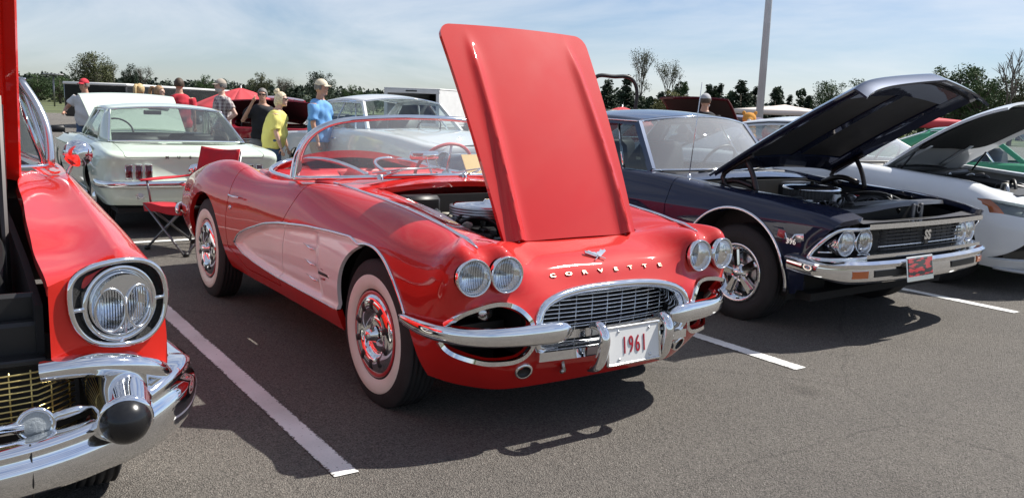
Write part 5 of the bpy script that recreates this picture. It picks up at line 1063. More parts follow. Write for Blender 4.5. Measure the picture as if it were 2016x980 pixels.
# ------------------------------------------------------------------ generic distant / partly hidden cars (front axle is the origin, +x forward)
def simple_car(root, P, fo=.85, wb=2.8, ro=1.1, hw=.92, zb=.95, zh=.86, zd=.86, bay=False, ch_=CHROME, kind='disc', arch=.38, bulge=.0, lampz=.66, lampy=.66, lampr=.075, dual=False, taper=.10):
    xs = np.array([-wb-ro, -wb-ro*.6, -wb, -wb*.62, -wb*.3, -.45, 0, fo*.5, fo*.82, fo]); zc = np.interp(xs, [-wb-ro, -wb, -wb*.5, -.75, 0, fo], [zd-.06, zd, zb, zb, zh+.03, zh-.05])
    tp = np.array([taper, .03, 0, 0, 0, 0, 0, .01, .04, taper]); stn = []
    for x, z, t in zip(xs, zc, tp):
        h = hw-t; stn.append([(x, h-.07, .27), (x, h-.015, .40), (x, h, .53+bulge), (x, h+.004, .64+bulge), (x, h-.012, .74), (x, h-.04, z-.06), (x, h-.09, z), (x, h-.17, z+.012), (x, h-.26, z+.012)])
    hf = loft_half(stn, 110, 40); hf = cut_arches(hf, [(0, .33, arch), (-wb, .33, arch-.02)])
    both(lambda f, s: mk('body_side', f(flange(hf, .025)), P, root))
    def cap(i, dx): 
        L = np.array(stn[i]); return grid([[L[j]*np.array([1, v, 1])+np.array([dx*(1-v*v), 0, 0]) for v in np.linspace(-1, 1, 17)] for j in range(9)])
    mk('nose_panel', cap(-1, .10), P, root); mk('tail_panel', cap(0, -.10), P, root)
    def top(x0, x1, n=14): return grid([[(x, v*(np.interp(x, xs, hw-tp)-.255), np.interp(x, xs, zc)+.012+.03*(1-v*v)) for v in np.linspace(1, -1, 17)] for x in np.linspace(x0, x1, n)])
    if not bay: mk('hood', top(-.75, fo), P, root)
    else: mk('engine_bay', join(box((0, 0, .62), (1.3, 1.2, .35), .04), box((.05, 0, .5), (1.5, 1.3, .05))), DARK, root)
    mk('cowl', top(-.62, -1.15, 5), P, root); mk('trunk', top(-wb*.75, -wb-ro), P, root)
    mk('grille', box((fo+.065, 0, .60), (.08, 1.0, .14), .02), mat('grille_dark', (.03, .03, .033), rough=.3, metal=.6), root)
    for k in range(5): mk('grille_bar', tube([(fo+.11+.03*(1-(y/.6)**2), y, .55+.025*k) for y in np.linspace(-.5, .5, 9)], .006, 6), ch_, root)
    bq_ = curve([(fo-.35, hw+.01, .46), (fo-.1, hw-.03, .46), (fo+.07, hw*.75, .455), (fo+.15, 0, .455)], 16); bq_ = np.concatenate([bq_, (bq_*np.array([1, -1, 1]))[::-1][1:]])
    mk('bumper', sweep(bq_, [(.03*math.cos(a), .055*math.sin(a)) for a in np.linspace(0, 2*math.pi, 11)[:-1]]), ch_, root)
    for sg in (1, -1):
        headlamp(root, (fo+.03, lampy*sg, lampz), lampr, (1, .06*sg, 0), ring=.012)
        if dual: headlamp(root, (fo+.05, (lampy-.18)*sg, lampz), lampr, (1, .06*sg, 0), ring=.012)
    for xa in (0, -wb):
        for sg in (1, -1): plain_wheel(root, (xa, (hw-.17)*sg, .325), sg, .33, .18, .19, kind)
        well(root, xa, .33, arch+.01, .5, hw-.06)
    underbody(root, -wb-ro+.1, fo-.1, hw-.15, .27)

sil = thing('silver_sedan', 'silvery white rounded fifties sedan behind the red roadster windscreen', 'car', (-6.6, 4.42, 0), .03)
SILV = paint('silver_white_paint', (.62, .63, .63)); simple_car(sil, SILV, fo=.80, wb=3.0, ro=1.25, hw=.93, zb=1.02, zh=.95, zd=.92, bulge=.04, lampz=.76, lampy=.70, lampr=.085, arch=.37, taper=.18)
greenhouse(sil, SILV, (-1.02, .74, 1.03), (-1.42, .60, 1.395), (-2.65, .58, 1.385), (-3.35, .66, 1.03), bow=.22, bowr=.22, crown=.085, seats=((-2.0, -2.8), .92), bx=-2.15, vent=-1.38)
both(lambda f, s: mk('door_handle', f(tube([(-1.75, .925, .88), (-1.60, .935, .88)], .012, 6)), CHROME, sil))
mk('hood_ornament', tube([(.75, 0, .97), (.6, 0, 1.0), (.4, 0, .99)], [.006, .014, .004], 8), CHROME, sil)

grn = thing('green_coupe', 'green sixties coupe parked beyond the white modern coupe at the right edge', 'car', (-.79, 9.787, 0), .05)
GRN = paint('emerald_green_paint', (.020, .20, .10)); simple_car(grn, GRN, fo=.85, wb=2.75, ro=1.15, hw=.93, zb=.96, zh=.88, zd=.88, dual=True, lampz=.64, lampy=.72, arch=.40, kind='five')
greenhouse(grn, GRN, (-1.0, .74, .96), (-1.52, .62, 1.30), (-2.25, .60, 1.29), (-3.2, .70, .93), bow=.18, bowr=.15, crown=.06, seats=((-1.8, -2.4), .82), q0=.5, vent=-1.35)

wht = thing('white_modern_coupe', 'white modern coupe with raised hood at the right edge', 'car', (-1.1, 6.95, 0), 0)
WHITE = paint('oxford_white_paint', (.72, .74, .76))
WST = [[(x, h-.08, .24), (x, h-.02, .36), (x, h, .50), (x, h+.005, .62), (x, h-.008, .72), (x, h-.03, z-.07), (x, h-.10, z), (x, h-.17, z+.008), (x, h-.24, z+.005)] for x, h, z in ((-3.75, .82, .92), (-3.3, .92, .98), (-2.72, .955, 1.0), (-1.8, .945, .985), (-.9, .945, .98), (-.5, .95, .955), (-.1, .955, .925), (.2, .95, .895))]
WST += [[(.45, .86, .22), (.47, .915, .34), (.47, .935, .48), (.46, .94, .60), (.42, .93, .70), (.38, .905, .79), (.34, .84, .86), (.32, .77, .87), (.32, .71, .868)],
 [(.62, .76, .20), (.68, .80, .32), (.70, .82, .46), (.69, .825, .58), (.65, .82, .66), (.60, .80, .73), (.52, .76, .80), (.46, .71, .835), (.42, .66, .845)],
 [(.74, .52, .19), (.82, .54, .30), (.85, .55, .44), (.84, .55, .56), (.80, .55, .64), (.75, .54, .70), (.68, .52, .755), (.60, .50, .79), (.54, .48, .805)],
 [(.80, 0, .19), (.88, 0, .30), (.92, 0, .44), (.91, 0, .56), (.88, 0, .64), (.84, 0, .70), (.76, 0, .75), (.68, 0, .785), (.62, 0, .80)]]
wh_ = loft_half(WST, 150, 56); wh_ = cut_arches(wh_, [(0, .34, .385), (-2.72, .34, .385)])
def flamp(V): 
    t = np.clip((V[:, 1]-.50)/.40, 0, 1); c = .645+.085*t; return np.where((V[:, 0] > .3) & (V[:, 1] > .50) & (V[:, 1] < .93), .055+.012*(1-t)-np.abs(V[:, 2]-c), -1.)
def finw(V): return np.where(V[:, 0] > .4, np.minimum(np.minimum(.095-np.abs(V[:, 2]-.385), (.845-V[:, 1])*.5-(V[:, 2]-.385)*.35), (V[:, 1]-.45)*.6), -1.)
def fgw(V): return np.where(V[:, 0] > .4, np.minimum(.10-np.abs(V[:, 2]-.53), .40-V[:, 1]), -1.)
w_b = clip(clip(clip(wh_, -flamp(wh_[0])), None or -finw(clip(wh_, -flamp(wh_[0]))[0])), None or -fgw(clip(clip(wh_, -flamp(wh_[0])), -finw(clip(wh_, -flamp(wh_[0]))[0]))[0]))
mk('body', flange(weld(join(w_b, mirror(w_b))), .03, pred=lambda q: abs(q[1]) > .004), WHITE, wht)
def wside(f, sgn):
    lm_ = clip(wh_, flamp(wh_[0])); N = vnormals(*lm_); lo = mk('headlight', f((lm_[0]-N*.035, lm_[1])), mat('lamp_dark', (.16, .165, .17), rough=.25, metal=.6), wht)
    am = clip(lm_, lm_[0][:, 1]-.885); mk('amber_marker', f((am[0]-vnormals(*am)*.012, am[1])), AMBER, lo)
    for k in range(3):
        y = .60+.055*k; x = float(np.interp(y, [.5, .8, .9], [.76, .60, .45])); mk('light_strip', f(tf(box((0, 0, 0), (.015, .016, .085), .004), rotx(R(-28)), (x-.01, y, .655+.012*k))), mat('drl_white', (.75, .78, .80), rough=.2, coat=1), lo)
    mk('projector', f(lathe([(.0005, .02), (.03, .012), (.042, 0), (.045, -.03)], 24, (.50, .755, .70), (1, .4, 0))), LENS, lo)
    mk('lamp_cover', f(lm_), GLASS, lo)
    mk('inlet', f(box((.54, .62, .385), (.04, .42, .22))), BLACK, wht, smooth=False); mk('inlet_fin', f(tube([(.70, .50, .40), (.60, .76, .37)], .012, 6)), BLACK, wht)
    mk('splitter', f(tube(curve([(.50, .85, .215), (.68, .76, .20), (.80, .52, .19), (.86, 0, .19)], 14), .014, 6)), mat('splitter_grey', (.45, .47, .5), rough=.4), wht)
    mk('door_mirror', f(join(tf(box((0, 0, 0), (.12, .20, .12), .04), t=(-.98, 1.04, 1.02)), tube([(-.98, .9, .97), (-.98, .97, 1.0)], .02, 6))), WHITE, wht)
both(wside)
mk('grille', box((.80, 0, .53), (.05, .8, .2)), BLACK, wht, smooth=False)
HW = R(31); LW = 1.28
def hpw(s, v, d=0): 
    u = s/LW; y = v*(.70+.06*u-.10*u**4); h = .04*(1-v*v)+.05*math.sin(math.pi*u)*.6-.05*u**6-.035*abs(v)**6-d; return np.array([-.78+s*math.cos(HW)-h*math.sin(HW), y, .955+s*math.sin(HW)+h*math.cos(HW)])
hv = grid([[hpw(s, v) for v in np.linspace(-1, 1, 31)] for s in np.linspace(0, LW, 24)]); hv = hv if vnormals(*hv)[300][2] > 0 else (hv[0], [q[::-1] for q in hv[1]])
hw_ = mk('hood', solidify(hv, .022), WHITE, wht, sharp=50)
pad = grid([[hpw(s, v, .045) for v in np.linspace(-.86, .86, 31)] for s in np.linspace(.30, LW-.10, 24)]); pv = np.array([(s, v) for s in np.linspace(.30, LW-.10, 24) for v in np.linspace(-.86, .86, 31)])
pad = clip(pad, .98-np.abs(pv[:, 1]/.84)**5-np.abs((pv[:, 0]-.77)/.42)**6+.10*np.sin(pv[:, 1]*6)+.07*np.cos(pv[:, 1]*11+pv[:, 0]*4)); mk('hood_pad', solidify(pad if vnormals(*pad)[100][2] < 0 else (pad[0], [q[::-1] for q in pad[1]]), .01), mat('felt_black', (.016, .016, .018), rough=.95, bump=.4, bscale=30), hw_)
for v in (-.6, .6): mk('hood_brace', tube([hpw(s, v*(1-.4*s), .04) for s in np.linspace(.05, .42, 6)], .03, 8, flat=.6), WHITE, hw_)
mk('hood_strut', tube([(-.55, -.66, .93), (-.42, -.64, 1.12)], .009, 6), BLACK, hw_); mk('hood_strut', tube([(-.55, .66, .93), (-.42, .64, 1.12)], .009, 6), BLACK, hw_)
mk('engine_bay', join(prism([(-.75, .5), (.5, .5), (.5, .74), (.2, .80), (-.75, .88)], .69, .71), prism([(-.75, .5), (.5, .5), (.5, .74), (.2, .80), (-.75, .88)], -.71, -.69), box((-.1, 0, .55), (1.2, 1.4, .1)), box((-.76, 0, .75), (.04, 1.4, .3))), DARK, wht, smooth=False)
mk('engine', join(box((-.15, 0, .72), (.7, .7, .26), .06), box((.25, .2, .76), (.3, .5, .16), .04), box((-.35, -.42, .82), (.3, .25, .12), .03), box((.25, -.45, .76), (.3, .3, .16), .03), tube(curve([(.35, -.1, .82), (.1, -.3, .88), (-.3, -.25, .88)], 10), .04, 8), box((-.62, 0, .90), (.2, 1.2, .08), .03), tube(curve([(-.6, -.6, .93), (-.3, -.62, .90), (.1, -.6, .86), (.4, -.5, .8)], 10), .018, 6)), BLACK, wht, sharp=40)
clutter(wht, -.6, .4, -.62, .62, .86, 11, 20)
mk('oil_filler', lathe([(.0005, .05), (.03, .05), (.035, 0)], 16, (.25, -.30, .84), (0, 0, 1)), mat('beige_plastic', (.45, .42, .36), rough=.5), wht)
mk('radiator_cover', grid([[(x, v*.68, .855-.1*(x-.2)+.01*(1-v*v)) for v in np.linspace(1, -1, 9)] for x in (.30, .42, .55)]), BLACK, wht)
for k in range(3): mk('wiper', tube(curve([(-.80, -.5+.4*k, .975), (-.9, -.3+.4*k, .995), (-.95, .0+.4*k, 1.0)], 8), .010, 6), BLACK, wht)
greenhouse(wht, WHITE, (-1.02, .72, .985), (-1.72, .58, 1.345), (-2.6, .54, 1.30), (-3.4, .66, 1.0), bow=.22, bowr=.15, crown=.06, trim=BLACK, seats=((-2.0, -2.6), .85), q0=.7, glassm=MATS['glare_haze_glass'])
mk('cowl', grid([[(x, v*.72, .955+.02*(1-v*v)) for v in np.linspace(1, -1, 13)] for x in (-.78, -.95, -1.15)]), BLACK, wht); mk('trunk', grid([[(x, v*.68, .985-.03*(-3.2-x)/.5+.02*(1-v*v)) for v in np.linspace(1, -1, 13)] for x in np.linspace(-3.2, -3.75, 5)]), WHITE, wht)
for xa in (0, -2.72):
    for sg in (1, -1): plain_wheel(wht, (xa, .80*sg, .345), sg, .35, .24, .235, 'five')
well(wht, 0, .34, .39, .5, .90); well(wht, -2.72, .34, .39, .5, .90); underbody(wht, -3.6, .6, .75, .24)

# more cars of the rows behind
dkg = thing('dark_green_sedan', 'dark teal sixties car at far left behind the cream coupe', 'car', (-12.6, -1.25, 0), R(25))
DKG = paint('dark_teal_paint', (.020, .055, .065)); simple_car(dkg, DKG, hw=.93, zb=.96, lampz=.70, dual=False, lampr=.09)
greenhouse(dkg, DKG, (-1.0, .74, .96), (-1.45, .62, 1.34), (-2.4, .60, 1.33), (-3.0, .70, .95), bow=.18, crown=.06, vent=-1.35)
rdc = thing('red_car_open_hood', 'dark red car with its hood up behind the woman in yellow', 'car', (-13.4, 4.35, 0), R(-20))
RD2 = paint('dark_red_paint', (.30, .008, .022)); simple_car(rdc, RD2, hw=.93, zb=.98, zh=.90, bay=True, dual=True)
greenhouse(rdc, RD2, (-1.0, .74, .98), (-1.5, .62, 1.36), (-2.4, .60, 1.35), (-3.1, .70, .95), crown=.06)
def open_hood(root, P, hx, hz, L, ang, hw, inner):
    def q(s, v, d=0): u = s/L; h = .04*(1-v*v)+.03*math.sin(math.pi*u)-.04*u**8-d; return np.array([hx+s*math.cos(ang)-h*math.sin(ang), v*hw, hz+s*math.sin(ang)+h*math.cos(ang)])
    g = grid([[q(s, v) for v in np.linspace(-1, 1, 21)] for s in np.linspace(0, L, 14)]); g = g if vnormals(*g)[150][2] > 0 else (g[0], [t[::-1] for t in g[1]])
    o = mk('open_hood', solidify(g, .02), P, root, sharp=50); mk('hood_liner', grid([[q(s, v, .028) for v in np.linspace(-.93, .93, 11)] for s in np.linspace(.06, L-.08, 9)]), inner, o)
open_hood(rdc, RD2, -.60, .96, 1.15, R(21), .74, mat('liner_maroon', (.05, .006, .012), rough=.6))
mrc = thing('maroon_car_open_hood', 'dark maroon car with open hood behind the blue car roof', 'car', (-9.6, 12.0, 0), R(-70))
MR2 = paint('maroon_paint', (.10, .012, .018)); simple_car(mrc, MR2, hw=.92, zb=.96, bay=True)
greenhouse(mrc, MR2, (-1.0, .74, .96), (-1.45, .62, 1.33), (-2.4, .60, 1.32), (-3.0, .70, .93), crown=.06); open_hood(mrc, MR2, -.65, .97, 1.25, R(38), .74, mat('liner_brown', (.03, .018, .016), rough=.7))
wfar = thing('pale_sedan', 'pale grey sedan roof showing beyond the blue muscle car windscreen', 'car', (-5.6, 9.7, 0), R(8))
PG = paint('pale_grey_paint', (.50, .52, .55)); simple_car(wfar, PG, hw=.90, zb=.94); greenhouse(wfar, PG, (-1.0, .72, .94), (-1.5, .60, 1.32), (-2.5, .58, 1.32), (-3.1, .68, .93), crown=.07)
# ------------------------------------------------------------------ folding camp chair
def wp(px, py, d):
    q = np.array(CAM_P)+_f*d+_r*(px-1008)*d/CAM_F-_u*(py-490)*d/CAM_F; return q
REDC = mat('red_canvas', (.46, .010, .022), rough=.8, var=.12, vscale=9, bump=.3, bscale=25); TUBEG = mat('chair_tube_grey', (.20, .20, .21), rough=.35, metal=.7)
chair = thing('camp_chair', 'red folding camp chair behind the tail of the red roadster', 'chair', (-5.09, .74, 0), R(-67))
def cloth(P4, sag, n=9):
    a, b, c, d = [np.array(q, float) for q in P4]
    return solidify(grid([[(a*(1-s)+b*s)*(1-t)+(d*(1-s)+c*s)*t+np.array([0, 0, -sag*math.sin(math.pi*s)*math.sin(math.pi*t)+.006*math.sin(9*s+5*t)]) for t in np.linspace(0, 1, n)] for s in np.linspace(0, 1, n)]), .006)
mk('seat', cloth([(.30, -.27, .43), (.30, .27, .43), (-.20, .25, .40), (-.20, -.25, .40)], .05), REDC, chair)
mk('seat_skirt', cloth([(.30, -.27, .43), (.30, .27, .43), (.29, .26, .36), (.29, -.26, .36)], .0), REDC, chair)
bk = [[(-.22-.12*t-.04*math.sin(math.pi*s), (s-.5)*.54, .46+.46*t-.02*math.sin(math.pi*s)*(t > .9)) for s in np.linspace(0, 1, 11)] for t in np.linspace(0, 1, 9)]; mk('backrest', solidify(grid(bk), .012), REDC, chair)
for y in (-.29, .29):
    mk('armrest', cloth([(.30, y-.04, .63), (.30, y+.04, .63), (-.26, y+.04, .66), (-.26, y-.04, .66)], .01), REDC, chair)
    mk('arm_post', tube([(.24, y*.95, .62), (.12, y*.95, .0)] if 0 else [(.25, y*.95, .62), (.22, y*.95, .43)], .010, 8), TUBEG, chair)
    mk('back_post', tube([(-.35, y*.93, .90), (-.18, y*.93, .03)], .010, 8), TUBEG, chair)
    mk('leg', tube([(.28, y*.95, .42), (-.22, y*.95, .02)], .011, 8), TUBEG, chair); mk('leg', tube([(.27, y*.95, .02), (-.20, y*.95, .41)], .011, 8), TUBEG, chair)
for x in (.27, -.22): mk('leg', tube([(x, -.275, .02), (x, .26, .42)], .010, 8), TUBEG, chair); mk('leg', tube([(x+.025, .275, .02), (x+.025, -.26, .42)], .010, 8), TUBEG, chair)
for x in (.27, -.22):
    for y in (-.275, .275): mk('foot', box((x, y, .02), (.05, .045, .04), .01), BLACK, chair)

# ------------------------------------------------------------------ people
def remeshed(vf, vox, smooth=2, disp=0., seed=0):
    me = bpy.data.meshes.new('tmp'); me.from_pydata(np.asarray(vf[0]).tolist(), [], [tuple(int(i) for i in f) for f in vf[1]]); o = bpy.data.objects.new('tmp', me); COL.objects.link(o)
    m = o.modifiers.new('r', 'REMESH'); m.mode = 'VOXEL'; m.voxel_size = vox; s = o.modifiers.new('s', 'SMOOTH'); s.iterations = smooth; s.factor = .5
    dg = bpy.context.evaluated_depsgraph_get(); dg.update(); e = bpy.data.meshes.new_from_object(o.evaluated_get(dg))
    V = np.zeros(len(e.vertices)*3); e.vertices.foreach_get('co', V); V = V.reshape(-1, 3); F = [tuple(p.vertices) for p in e.polygons]; bpy.data.objects.remove(o); bpy.data.meshes.remove(me); bpy.data.meshes.remove(e)
    if disp:
        N = vnormals(V, F); V = V+N*(disp*(np.sin(V[:, 2]*31+V[:, 1]*17+seed)+np.sin(V[:, 2]*19-V[:, 0]*27+seed*2)+.6*np.sin(V[:, 1]*41+V[:, 0]*23)))[:, None]*.5
    return V, F
def ell(c, r, n=14):
    V = [(c[0]+r[0]*math.sin(a)*math.cos(b), c[1]+r[1]*math.sin(a)*math.sin(b), c[2]+r[2]*math.cos(a)) for a in np.linspace(.02, math.pi-.02, n) for b in np.arange(n)*2*math.pi/n]
    F = [(i*n+j, (i+1)*n+j, (i+1)*n+(j+1) % n, i*n+(j+1) % n) for i in range(n-1) for j in range(n)]+[tuple(range(n)), tuple((n-1)*n+j for j in range(n))[::-1]]; return np.array(V), F
def rings(L, n=18):
    V = [(cx+rx*math.cos(a), cy+ry*math.sin(a), z) for z, cx, cy, rx, ry in L for a in np.arange(n)*2*math.pi/n]; m = len(L)
    return np.array(V), [(i*n+j, i*n+(j+1) % n, (i+1)*n+(j+1) % n, (i+1)*n+j) for i in range(m-1) for j in range(n)]+[tuple(range(n))[::-1], tuple((m-1)*n+j for j in range(n))]
SKIN = [mat('skin_tan', (.46, .25, .17), rough=.5, var=.06, vscale=6), mat('skin_pale', (.55, .33, .25), rough=.5, var=.06, vscale=6)]
def person(label, px, py, d, face, h, shirt, pants, hair, skin=0, bulk=1., armR=None, armL=None, cap=None, shades=False, longhair=None, bun=False, sleeve=.55, shorts=True, logo=None, lean=0., beard=False):
    """face: heading in degrees; arms: elbow and wrist relative to the shoulder for a 1.75 m figure (x fwd, y left, z up)"""
    pos = wp(px, py, d); k = h/1.75; root = thing('person', label, 'person', (pos[0], pos[1], 0), R(face)); root.scale = (k, k, k)
    b = bulk; sk = SKIN[skin]
    def LZ(z): return lean*max(0, z-.95)
    T = [(.86, 0, 0, .115*b, .165*b), (.95, 0, 0, .125*b, .172*b), (1.06, LZ(1.06), 0, .122*b*b, .162*b), (1.20, LZ(1.2), 0, .125*b, .170*b), (1.33, LZ(1.33), 0, .122*b, .185), (1.41, LZ(1.41), 0, .10, .185), (1.455, LZ(1.45), 0, .075, .13), (1.49, LZ(1.5), 0, .058, .068), (1.56, LZ(1.56)+.01, 0, .054, .056)]
    sh = {1: np.array((LZ(1.42), .195, 1.415)), -1: np.array((LZ(1.42), -.195, 1.415))}
    dflt = ((.02, .05, -.29), (.10, .05, -.54))
    arms = {1: armL or dflt, -1: tuple((q[0], -q[1], q[2]) for q in (armR or dflt))}
    parts = [rings(T)]; slv = []; hc = np.array((LZ(1.64)+.025, 0, 1.645))
    parts += [ell(hc, (.092, .074, .105)), ell(hc+np.array((.03, 0, -.05)), (.062, .056, .062)), ell(hc+np.array((.094, 0, -.012)), (.020, .012, .024)), ell(hc+np.array((.078, 0, .022)), (.018, .05, .012)), ell(hc+np.array((.083, 0, -.058)), (.012, .026, .008)), ell(hc+np.array((.07, 0, -.095)), (.022, .025, .016)), ell(hc+np.array((-.005, .078, -.008)), (.018, .010, .030)), ell(hc+np.array((-.005, -.078, -.008)), (.018, .010, .030))]
    for s in (1, -1):
        S = sh[s]; E = S+np.array(arms[s][0]); W = S+np.array(arms[s][1]); ub = E-S; fb = W-E
        parts.append(tube([S, S+ub*.3, S+ub*.7, E, E+fb*.3, E+fb*.75, W], [.050*b, .048*b, .042, .037, .038, .029, .024], 10)); slv.append((S, E))
        fd = fb/np.linalg.norm(fb); sd = np.cross(fd, (1, 0, 0)) if abs(fd[0]) < .8 else np.cross(fd, (0, 0, 1)); sd /= np.linalg.norm(sd); nd = np.cross(sd, fd)
        fw = sd if abs(sd[0]) > abs(nd[0]) else nd; ot = np.cross(fw, fd)
        parts.append(tube([W, W+fd*.045, W+fd*.085], [.024, .036, .036], 8, flat=.5, up=fw if abs(fw @ fd) < .9 else (0, 0, 1)))
        for q, (o, L) in enumerate(((-.027, .062), (-.009, .075), (.009, .072), (.026, .055))): a0 = W+fd*.08+fw*o; parts.append(tube([a0, a0+fd*L*.5+ot*.006, a0+fd*L*.85+ot*.025], [.0085, .008, .006], 6))
        a0 = W+fd*.03-fw*.03; parts.append(tube([a0, a0+fd*.03-fw*.022, a0+fd*.06-fw*.03], [.011, .010, .007], 6))
        hx = .095*s; parts.append(tube([(0, hx, .90), (.01, hx*1.02, .70), (.012, hx*1.02, .48), (-.005, hx*1.05, .30), (-.012, hx*1.05, .09)], [.092*b, .082, .058, .056, .040], 10)); parts.append(tf(ell((.055, 0, 0), (.13, .045, .04)), t=(0, hx*1.05, .045)))
    body = remeshed(join(*parts), .0105, 2); mk('body', body, sk, root)
    # clothing
    tg = .027
    P_ = [rings([(z, cx, cy, rx+tg, ry+tg) for z, cx, cy, rx, ry in T[:7]]+[(1.475, LZ(1.47), 0, .075, .088)])]+[tube([S-np.array((0, 0, .01)), S+(E-S)*.35, S+(E-S)*sleeve, S+(E-S)*(sleeve+.12)], [.072*b, .072*b, .072*b, .068*b], 12) for S, E in slv]
    mk('shirt', remeshed(join(*P_), .013, 2, .013, px), shirt, root)
    zk = .44 if shorts else .09; P_ = [rings([(z, cx, cy, rx+.012, ry+.012) for z, cx, cy, rx, ry in T[:3]]+[(1.09, 0, 0, .10*b, .14*b)])]
    for s in (1, -1): hx = .095*s; P_.append(tube([(0, hx, .92), (.01, hx*1.02, .70), (.012, hx*1.03, .50), (.005, hx*1.05, zk)], [.105*b, .100, .088 if shorts else .072, .086 if shorts else .058], 12))
    mk('trousers', remeshed(join(*P_), .014, 2, .010, px+9), pants, root)
    for s in (1, -1): mk('shoe', tf(ell((.05, 0, 0), (.145, .052, .05)), t=(0, .1*s, .045)), BLACK, root)
    hm = mat('hair_%s' % hair[0], hair[1], rough=.6, var=.35, vscale=40, bump=.5, bscale=80)
    if hair[0] != 'none':
        hv_ = ell(hc+np.array((-.012, 0, .012)), (.096, .083, .108), 22); keep = .035-hv_[0][:, 0]+hc[0]+np.maximum(hv_[0][:, 2]-hc[2]-.045, 0)*2.2; low = hv_[0][:, 2]-hc[2]+(.30 if longhair or bun else .03); hv_ = clip(hv_, np.minimum(keep, low)); mk('hair', solidify(hv_, -.006), hm, root)
    if longhair == 'pony': mk('ponytail', tube(curve([hc+np.array((-.08, 0, .06)), hc+np.array((-.16, 0, .08)), hc+np.array((-.20, 0, -.02)), hc+np.array((-.18, 0, -.16))], 12), np.interp(np.linspace(0, 1, 12), [0, .3, .8, 1], [.02, .036, .03, .008]), 10), hm, root)
    if bun: mk('hair_bun', remeshed(join(ell(hc+np.array((-.07, 0, .115)), (.045, .045, .042)), ell(hc+np.array((-.05, 0, .14)), (.02, .025, .03)), ell(hc+np.array((-.07, 0, -.03)), (.05, .08, .09))), .01, 2, .008, 3), hm, root)
    if beard: mk('beard', solidify(clip(ell(hc+np.array((.028, 0, -.052)), (.072, .066, .070), 18), -(ell(hc+np.array((.028, 0, -.052)), (.072, .066, .070), 18)[0][:, 2]-hc[2]+.055)), .004), mat('beard_grey', (.45, .43, .41), rough=.8), root)
    if cap:
        dome = clip(ell(hc+np.array((-.008, 0, .025)), (.104, .088, .104), 22), ell(hc+np.array((-.008, 0, .025)), (.104, .088, .104), 22)[0][:, 2]-hc[2]-.035)
        c_ = mk('cap', solidify(dome, .004), cap, root)
        bl = grid([[hc+np.array((.075+.085*t*math.cos(a)+.0, .075*math.sin(a)*(1-.15*t), .048-.02*t-.02*(math.sin(a)**2))) for a in np.linspace(-1.35, 1.35, 13)] for t in np.linspace(0, 1, 5)]); mk('cap_bill', solidify(bl, .006), cap, c_)
    if shades: mk('sunglasses', tube([hc+np.array((-.01, -.082, .012)), hc+np.array((.075, -.062, .014)), hc+np.array((.093, -.03, .010)), hc+np.array((.096, 0, .014)), hc+np.array((.093, .03, .010)), hc+np.array((.075, .062, .014)), hc+np.array((-.01, .082, .012))], [.004, .008, .016, .006, .016, .008, .004], 8), BLACK, root)
    else:
        for s in (1, -1): mk('eye', ell(hc+np.array((.083, .031*s, .008)), (.007, .011, .008), 8), mat('eye_dark', (.02, .015, .012), rough=.2), root)
    return root
def plaid():
    m = mat('plaid_cloth', (.3, .26, .25), rough=.85); n = m.node_tree; b = n.nodes['Principled BSDF']; t = n.nodes.new('ShaderNodeTexCoord'); L = n.links.new; acc = None
    for ax, sc, col in (('Z', 26, (.60, .56, .53, 1)), ('Y', 24, (.60, .56, .53, 1)), ('X', 24, (.60, .56, .53, 1))):
        w = n.nodes.new('ShaderNodeTexWave'); w.bands_direction = ax; w.inputs['Scale'].default_value = sc/5; L(t.outputs['Object'], w.inputs['Vector'])
        r = n.nodes.new('ShaderNodeValToRGB'); r.color_ramp.elements[0].position = .45; r.color_ramp.elements[0].color = (.16, .11, .12, 1); r.color_ramp.elements[1].position = .75; r.color_ramp.elements[1].color = col; L(w.outputs['Fac'], r.inputs['Fac'])
        if acc is None: acc = r.outputs['Color']
        else:
            x = n.nodes.new('ShaderNodeMix'); x.data_type = 'RGBA'; x.inputs['Factor'].default_value = .45; L(acc, x.inputs['A']); L(r.outputs['Color'], x.inputs['B']); acc = x.outputs['Result']
    L(acc, b.inputs['Base Color']); return m
def fab(n, c): return mat('cloth_'+n, c, rough=.88, var=.08, vscale=5, bump=.12, bscale=60)
KHAKI, DENIM = fab('khaki', (.42, .36, .28)), fab('denim', (.07, .12, .22))
